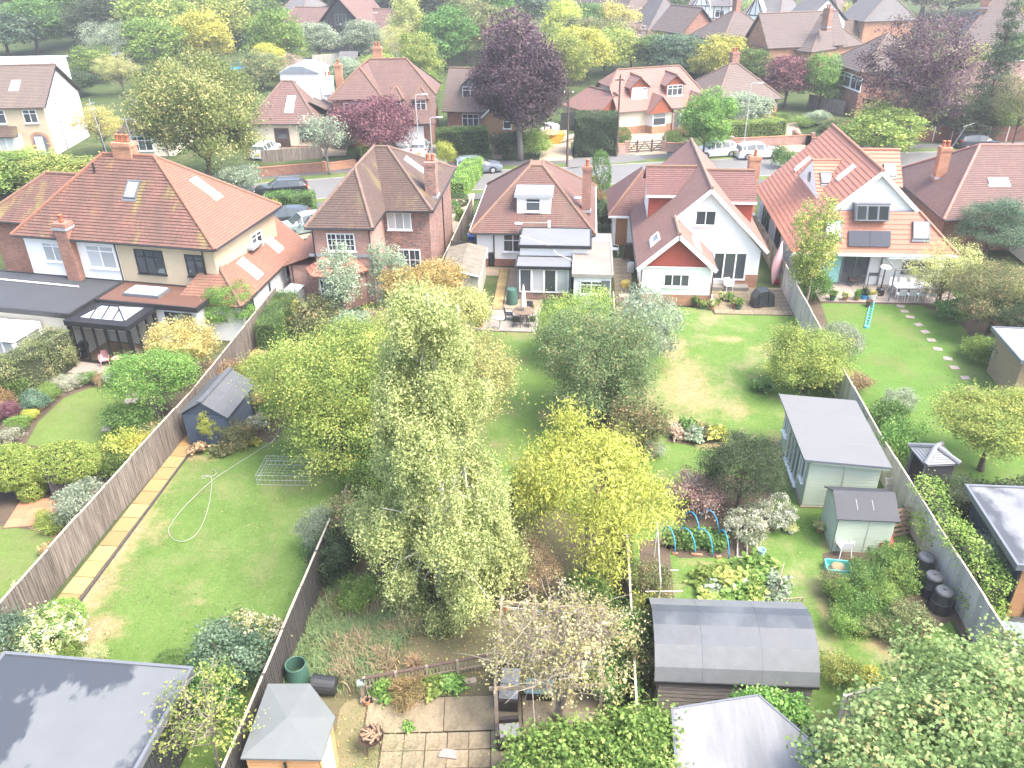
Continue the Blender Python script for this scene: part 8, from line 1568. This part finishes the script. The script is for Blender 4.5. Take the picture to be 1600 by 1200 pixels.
# hedges and trees along the street
hedge('clipped_hedge',[G(418,332),G(493,330)],1.6,1.6,LM['green'],'clipped hedge on the forecourt before the black estate car',.10,260); P_('golden_bush','bush2',(424,342),.8,1.6,'bright','yellow bush at the end of the clipped forecourt hedge'); plant('domed_bush','bush1',G(372,302),2.0,2.6,LM['grey'],'tall domed hedge behind the red roof, beside the black estate car','shrub')
hedge('clipped_hedge',[G(684,238),G(762,234)],2.2,2.3,LM['green'],'long clipped hedge behind the grey-blue estate car',.11,240); hedge('clipped_hedge',[G(898,240),G(962,240)],3.0,4.0,LM['dark'],'tall dark clipped hedge left of the telegraph pole',.13,200,bulge=.3); P_('box_dome','ball1',(970,232),1.0,2.2,'green','rounded clipped bush beside the five-bar gate'); P_('box_dome','ball2',(1048,232),1.0,1.8,'green','rounded clipped bush right of the five-bar gate'); P_('variegated_hedge','bush2',(838,246),1.6,2.6,'lime','yellow variegated bush beside the beech trunk'); P_('hedge_bush','bush3',(795,247),1.7,2.8,'dark','dark hedge bush left of the beech trunk')
hedge('clipped_hedge',[G(1130,221),G(1222,216)],1.5,2.0,LM['box'],'long flat-topped bright hedge on the pinkish wall',.10,240); hedge('clipped_hedge',[G(566,250),G(602,248)],1.2,1.6,LM['bright'],'bright yellow-green clipped hedge on the orange brick wall',.10,240); P_('topiary_column','ball2',(936,312),.9,4.2,'green','tall clipped topiary column behind the bungalow'); P_('shrub','bush1',(940,360),.8,2.4,'dark','dark shrub in the gap between bungalow and white gabled house'); P_('shrub','wild2',(930,320),.9,1.4,'redgreen','reddish shrub below the topiary column')
hedge('clipped_hedge',[G(712,312),G(742,272)],1.6,1.6,LM['box'],'bright hedge bordering the road beside the bungalow',.10,260); P_('box_ball','ball1',(706,332),.7,1.0,'green','round box bush on the shingle by the brick house'); P_('box_ball','ball2',(718,322),.8,1.1,'dark','dark round box bush on the shingle drive'); P_('shrub','herb1',(722,345),.6,1.0,'fresh','bright shrub against the narrow fence'); P_('shrub','bush3',(710,302),.8,1.2,'green','low green hedge bush by the pavement'); P_('shrub','bush2',(700,262),1.0,2.6,'yellow','yellow-green shrub beside the chimney of the brick house')
plant('sycamore_tree','round4',G(330,292),1,1,LM['sycamore'],'x','tree') if False else None
hero('sycamore_tree','big round sycamore with browning leaves standing on the street verge',G(330,290),rl(26,5.6,1.8,11.4,61,.55),640,105,.52,.185,LM['sycamore'],(.3,.2,9),40,.3,spray=.15,shell=.66,tone=.3); plant('crab_tree','loose2',G(165,242),2.8,5.4,LM['gold'],'small pale golden tree before the tall white house','tree')
hero('copper_beech','tall dark copper beech on the verge beyond the bungalow',G(813,252),rl(24,4.1,2.4,11.9,71,.5),600,105,.5,.18,LM['copper'],(0,.2,11),30,.3,'grey',spray=.14,shell=.66,tone=.35); plant('copper_beech','fartall1',G(806,215),3.6,13,LM['purple'],'paler purple beech top behind the dark copper beech','tree')
hero('plum_tree','wide purple-leaved plum before the brown brick house',G(592,250),rl(18,4.6,1.2,6.4,81,.6),340,85,.42,.165,LM['plum'],(.1,0,4.6),30,.2,spray=.25,shell=.55); hero('street_tree','little grey-green almost bare street tree on the grass verge',G(515,274),rl(14,2.4,2.0,6.2,91,.7),150,22,.3,.14,LM['grey'],(0,0,5.6),60,.12,'grey',spray=.4,shell=.3,sub=3)
hero('purple_maple','huge purple maple with bare limbs over the right side of the street',G(1415,232),rl(28,5.4,1.6,13.6,95,.65),400,80,.5,.19,LM['purple'],(-.4,.3,12),60,.32,'grey',spray=.28,shell=.5,sub=2,tone=.35)
hero('ash_tree','green and red-tipped young tree on the verge behind the white house',G(1098,250),rl(16,2.7,1.0,7.2,97,.6),700,40,.28,.16,LM['redgreen'] if False else LM['fresh'],(0,0,6),24,.12,spray=.25,shell=.55); plant('round_tree','far1',G(1278,172),2.4,6.4,LM['fresh'],'round fresh green tree in front of the grey-roofed house','tree'); plant('plum_tree','far2',G(1225,168),3.2,6.0,LM['plum'],'purple plum behind the hipped bungalow','tree'); plant('cedar_tree','conifer1',G(1532,214),3.3,14.5,LM['pine'],'grey-green cedar left of the leaning street lamp','conifer')
plant('laurel_bush','far3',G(1365,246),3.6,5.0,LM['lime'],'big yellow-green bush behind the orange roof','tree'); plant('oak_tree','loose1',G(1580,232),2.6,7.0,LM['olive'],'sparse olive tree at the right edge by the black hatchback','tree'); plant('hawthorn_tree','loose3',G(1460,215),3.0,6.5,LM['olive'],'pale olive tree behind the purple maple','tree'); P_('shrub','wild1',(1218,262),1.0,2.2,'green','dark green shrub at the edge of the orange roof'); plant('hawthorn_tree','far2',G(1165,205),2.6,4.0,LM['grey'],'grey-green bush before the hipped bungalow','tree')
for i,(x,y,r,h,m,lb) in enumerate(((1275,195,1.6,1.6,'grey','grey shrub before the tan curved fence'),(1250,198,1.4,1.2,'fresh','light green shrub on the front garden slope'),(1300,205,1.5,1.5,'olive','olive shrub on the front garden slope'),(1325,208,1.2,1.3,'redgreen','reddish shrub on the front garden slope'),(1220,190,1.2,1.2,'green','green shrub by the orange brick corner'),(735,222,.8,1.2,'green','shrub behind the long clipped hedge'),(540,232,1.4,1.8,'grey','grey shrub beside the cream bungalow wall'),(980,202,1.6,2.4,'fresh','round green bush under the tile-hung bay'),(1075,212,1.3,1.6,'redgreen','reddish bush by the arched porch'),(480,246,.9,.9,'lime','low yellow-green bush on the cream bungalow drive'),(505,230,1.2,1.6,'grey','grey-leaved bush beside the little street tree'),(1195,195,1.2,1.3,'bright','yellow bush below the hipped bungalow window'))): plant('front_garden_shrub',('bush1','wild2','fine3')[i % 3],G(x,y),r,h,LM[m],lb,'shrub')
# woods and back gardens beyond: each tree a thing of its own
ADJ = {'green': 'mid green','dark': 'dark green','fresh': 'fresh green','lime': 'yellow-green','yellow': 'yellow','pine': 'dark','blue': 'blue-green','grey': 'grey-green','olive': 'olive','willow': 'golden','bright': 'bright yellow','gold': 'golden orange','plum': 'purple','purple': 'dull purple','birch': 'pale','copper': 'dark purple','pink': 'pinkish brown','redgreen': 'reddish green'}
FAR = [  # base px, radius, height, colour, form, where
    (25,296,4.5,3.4,'lime','far1','low, before the tall white house'),(95,302,3.5,3.2,'lime','far2','behind the semis roof'),(-10,310,4,4.2,'fresh','far3','bulging at the left edge above the red roof'),
    (120,150,3,3,'dark','far2','by the dark garden room'),(150,128,3.2,5,'fresh','far1','on the lawn behind the tall white house'),(180,122,3.6,8,'grey','loose1','behind the dark garden room'),(195,150,3,6,'willow','loose2','beside the small house'),(160,88,5,10,'dark','fartall1','dense, above the dark garden room'),(130,72,6,13,'green','fartall2','tall, left of centre of the upper woods'),(200,66,6.5,14,'dark','fartall1','tall evergreen in the upper woods'),
    (250,118,4.5,8,'fresh','far2','left of the sycamore top'),(265,92,6,11,'lime','far3','large, above the sycamore'),(325,108,4.5,8.5,'bright','far1','glowing beside the sycamore top'),(350,82,6,10,'lime','far2','right of the glowing yellow tree'),(300,62,7,13,'lime','fartall2','broad, at the top'),(335,45,5,14,'copper','fartall1','at the top edge'),(375,60,7,12,'green','fartall1','at the top beside the dark purple tree'),
    (15,90,6,9,'blue','far3','low in the left woods'),(60,84,6,9,'green','far1','low in the left woods by the white house roof'),(20,55,7,13,'green','fartall2','far left, upper woods'),(60,48,5,15,'birch','slimtree1','slender birch in the left woods'),(90,58,6,13,'olive','fartall1','behind the slender birch'),(10,25,9,14,'lime','far1','at the top left corner'),(60,20,9,14,'green','far2','near the top left corner'),(110,40,6,12,'pine','conifer1','conifer in the left woods'),(240,40,8,15,'green','fartall2','at the very top above the evergreen'),(170,30,8,16,'dark','fartall1','at the very top, left'),
    (440,116,4.2,9,'fresh','far1','rounded, before the long house'),(500,96,3.6,6,'grey','far2','between the rounded tree and the long house gable'),(413,140,3,5,'olive','far3','behind the grey box dormer'),(425,125,2.5,5,'bright','far2','small, behind the grey box dormer'),(465,128,2.6,4,'pink','loose3','beside the little shed'),(470,142,1.8,3,'fresh','far1','small and round behind the bungalow chimney'),(575,100,3.8,6.5,'grey','far1','under the long house roof'),(545,132,2.2,3.5,'grey','far2','left of the brown roof ridge'),(590,125,2.4,4,'lime','far3','behind the brown roof ridge'),
    (640,112,2.9,15,'willow','slimtree2','tall weeping birch beside the long house'),(625,118,2.8,7,'willow','loose1','drooping at the foot of the weeping birch'),(658,135,3,7,'lime','far1','right of the brown roof'),(665,160,2.2,4,'fresh','far2','in the gap beside the chalet'),(700,110,4.5,9,'green','far1','above the chalet roof'),(730,98,5,10,'olive','far3','left of the copper beech'),(765,85,5,11,'green','fartall1','behind the copper beech'),(690,70,6,15,'dark','fartall2','tall evergreen right of the weeping birch'),(740,60,6.5,15,'pine','fartall1','tall evergreen mass at the top'),(650,52,6,14,'pine','conifer1','tall conifer behind the long house'),(780,55,6,15,'blue','fartall2','tall, upper middle'),(820,60,6,14,'blue','fartall1','tall, right of the purple beech top'),
    (560,34,8,14,'green','fartall2','broad, at the top behind the long house'),(500,32,8,14,'dark','fartall1','at the top behind the long house'),(430,34,8,12,'green','far1','at the top left of the long house'),(610,28,8,15,'green','fartall1','at the top right of the long house'),(400,70,6,9,'green','far3','left of the long house'),(700,32,8,15,'dark','fartall1','at the top above the weeping birch'),
    (880,150,3.6,7.5,'lime','far1','right of the beech above the garage roof'),(910,130,4,7.5,'yellow','far2','above the garage roof'),(945,118,4,7,'lime','far3','above the long chalet ridge'),(880,80,3.6,8,'yellow','far2','below the white terrace'),(925,72,3.2,7,'green','far1','round, below the white terrace'),(968,74,4.2,7.5,'gold','far3','below the dormered brick house'),(875,105,3.2,6,'lime','far3','between the yellow trees'),(985,108,4.2,7,'pink','loose3','feathery, above the chalet dormers'),(915,95,4,6.5,'olive','far1','in the middle of the yellow trees'),(955,92,3.8,6,'olive','far2','left of the pinkish feathery tree'),
    (1040,116,3.6,5.6,'blue','far2','hedge-like, above the chalet ridge'),(1072,122,3.6,5.6,'blue','far1','low, before the hip-roofed brick house'),(1010,112,3.4,5.6,'green','far3','low, before the gabled brick house'),(1120,134,3.6,6.4,'yellow','far1','at the corner of the hipped bungalow'),(1172,136,3.2,5,'green','far2','below the orange twin gables'),(1098,122,3.2,5,'lime','far3','below the satellite dish'),(1190,52,4.2,6,'lime','far2','below the half-timbered house'),(1112,45,4.5,6,'plum','far1','behind the hip-roofed brick house'),(995,20,4,6,'plum','far2','at the top beside the brick terrace'),(1060,30,4.5,8,'fresh','far1','at the top between the far houses'),(1305,60,3.5,6,'yellow','far3','beside the little white garage'),
    (1330,22,8,10,'bright','far1','at the top, right of the white hillside houses'),(1240,14,9,10,'green','far3','at the top edge above the white house'),(1480,32,10,12,'lime','far2','at the top right'),(1440,30,10,13,'olive','far1','behind the purple maple top'),(1560,30,10,15,'pine','fartall2','dark mass at the top right corner'),(1600,24,11,15,'dark','fartall1','in the top right corner'),(1590,125,4,9,'gold','far2','at the right edge below the sweeping roof'),(1585,150,4,8,'green','far1','at the right edge beside the leaning lamp'),(1480,165,4,7,'lime','far3','left of the cedar'),(1545,212,3,4,'fresh','far2','behind the red-brown fence'),(1500,218,3,4.5,'dark','far1','dark, behind the red-brown fence by the cedar'),(1590,202,3.5,6,'pink','loose2','pinkish, at the right edge behind the fence')]
for i in range(30):
    FAR.append((random.uniform(-60,860),random.uniform(6,16),random.uniform(8,12),random.uniform(14,20),random.choice(('green','dark','pine','olive','lime')),random.choice(('fartall1','fartall2','far1','far3')),None))
for x,y,r,h,m,fm,wh in FAR:
    lb = f'{ADJ[m]} tree {wh}' if wh else f'{ADJ[m]} tree in the far woods along the top edge'
    plant('tree' if fm[:4] != 'coni' else 'conifer',fm,G(x,y),r,h,LM[m],lb,'tree',None if wh else 'far woodland trees','white' if 'birch' in lb else 'brown')
# the wooded skyline beyond
C = np.stack([RNG.uniform(-420,420,26000),RNG.uniform(255,420,26000),np.zeros(26000)],1); C[:,2] = 6 + 5 * np.sin(C[:,0] * .09) * np.sin(C[:,1] * .07) + RNG.normal(0,2.5,26000)
o = link('far_woods',leaf_mesh('far_woods',C,2.2,.45 + .25 * np.sin(C[:,0] * .21) * np.sin(C[:,1] * .17) + RNG.normal(0,.15,26000),LM['green'])); tag(o,kind='stuff')

# ---------------------------------------------------------------- grass
def pts_in(poly,n):
    P = np.array(poly,float); lo,hi = P.min(0),P.max(0); out = np.zeros((0,2))
    while len(out) < n:
        q = RNG.uniform(lo,hi,(n * 2,2)); ins = np.zeros(len(q),bool); j = len(P) - 1
        for i in range(len(P)):
            c = ((P[i,1] > q[:,1]) != (P[j,1] > q[:,1])) & (q[:,0] < (P[j,0] - P[i,0]) * (q[:,1] - P[i,1]) / (P[j,1] - P[i,1] + 1e-12) + P[i,0]); ins ^= c; j = i
        out = np.concatenate([out,q[ins]])
    return np.concatenate([out[:n],np.zeros((n,1))],1)
GR = {'lawn': leaf_mat('blade_lawn',[(.055,.095,.02),(.095,.145,.032),(.15,.19,.06)],trans=.2),'rough': leaf_mat('blade_rough',[(.05,.09,.035),(.10,.15,.06),(.16,.20,.09)],trans=.2),'straw': leaf_mat('blade_straw',[(.10,.08,.045),(.17,.135,.075),(.25,.205,.125)],trans=.2)}
def grass(name,poly,n,L,mat,clump=0):
    C = pts_in(poly,n)
    if clump: k = pts_in(poly,clump); C[:,:2] = k[RNG.integers(0,clump,n),:2] + RNG.normal(0,.22,(n,2))
    return tag(link(name,tuft_mesh(name,C,L,mat)),kind='stuff')
grass('lawn_grass',[(-18.0,15.5),(-10,15.5),(-10,40),(-17.6,40)],30000,.055,GR['lawn'])
grass('lawn_grass',[(2.6,21),(13.2,19),(13.2,45),(8,45.5),(2.6,46)],30000,.055,GR['lawn'])
grass('rough_grass',[(-9.5,17.8),(-6.3,18.2),(-5.4,21.0),(-8.9,23.5)],12000,.42,GR['rough'],190)
grass('dry_grass',[(-9.2,18.4),(-5.6,18.4),(-5.3,21.2),(-8.6,22.6)],2300,.55,GR['straw'],16)
grass('weedy_grass',[(-6.6,14.3),(-4.2,14.8),(-4.6,17.5),(-6.6,17.6)],2500,.12,GR['rough'],60)
grass('weedy_grass',[(-5.5,18.0),(1,19.5),(-1,24),(-6,21)],4000,.09,GR['rough'],90)
GR['weed'] = leaf_mat('clover_leaf',[(.05,.09,.02),(.085,.135,.03),(.13,.175,.05)])
for poly,n,k,mt in (([(-17.8,15.5),(-10.2,15.5),(-10.2,40),(-17.6,40)],3200,110,'weed'),([(2.6,21),(13,19.5),(13,46),(2.6,46)],3600,120,'weed'),([(13.8,34),(23,40),(21,49.5),(13.8,49.5)],1500,60,'weed'),([(-9,28),(-2.5,30),(-3,44),(-5.6,44)],1200,40,'weed')):
    C = pts_in(poly,n); q = pts_in(poly,k); C[:,:2] = q[RNG.integers(0,k,n),:2] + RNG.normal(0,.24,(n,2)); C[:,2] = .03; tag(link('lawn_weeds',leaf_mesh('lawn_weeds',C,.05,RNG.random(n),GR[mt],up=3)),kind='stuff')
grass('dry_lawn_grass',[(2.6,30),(7.5,30),(8.5,46),(2.6,46)],5000,.06,GR['straw'],70); grass('dry_lawn_grass',[(-18,15.5),(-15.8,15.5),(-16.3,31),(-17.9,31)],3000,.06,GR['straw'],50)
# fallen leaves
for nm,poly,n,m in (('fallen_leaves',[(-17.5,15.5),(-10.1,15.5),(-10.1,30),(-14,32)],110,LM['olive']),('fallen_leaves',[(-9.4,15),(2,15),(2,24),(-6,24)],900,LM['gold']),('fallen_leaves',[(2.5,22),(13,22),(13,46),(2.5,46)],200,LM['olive']),('fallen_leaves',[(11.2,44.6),(13.3,44.6),(13.3,46.5),(11.2,46.5)],150,LM['fire'])):
    C = pts_in(poly,n); C[:,2] = .04; tag(link(nm,leaf_mesh(nm,C,.09,RNG.random(n),m,up=3)),kind='stuff')
# ---------------------------------------------------------------- haze
hz = MB().box(-600,600,-40,640,-1.2,24.5).build('haze',bpy.data.materials.new('haze_air')); hm = hz.data.materials[0]; hm.use_nodes = True; ht = hm.node_tree
ht.nodes.remove(ht.nodes['Principled BSDF']); pv = ht.nodes.new('ShaderNodeVolumePrincipled'); pv.inputs['Color'].default_value = (.93,.96,1,1); pv.inputs['Density'].default_value = .00062; pv.inputs['Anisotropy'].default_value = .2
ht.links.new(pv.outputs[0],ht.nodes['Material Output'].inputs['Volume']); hz['kind'] = 'stuff'
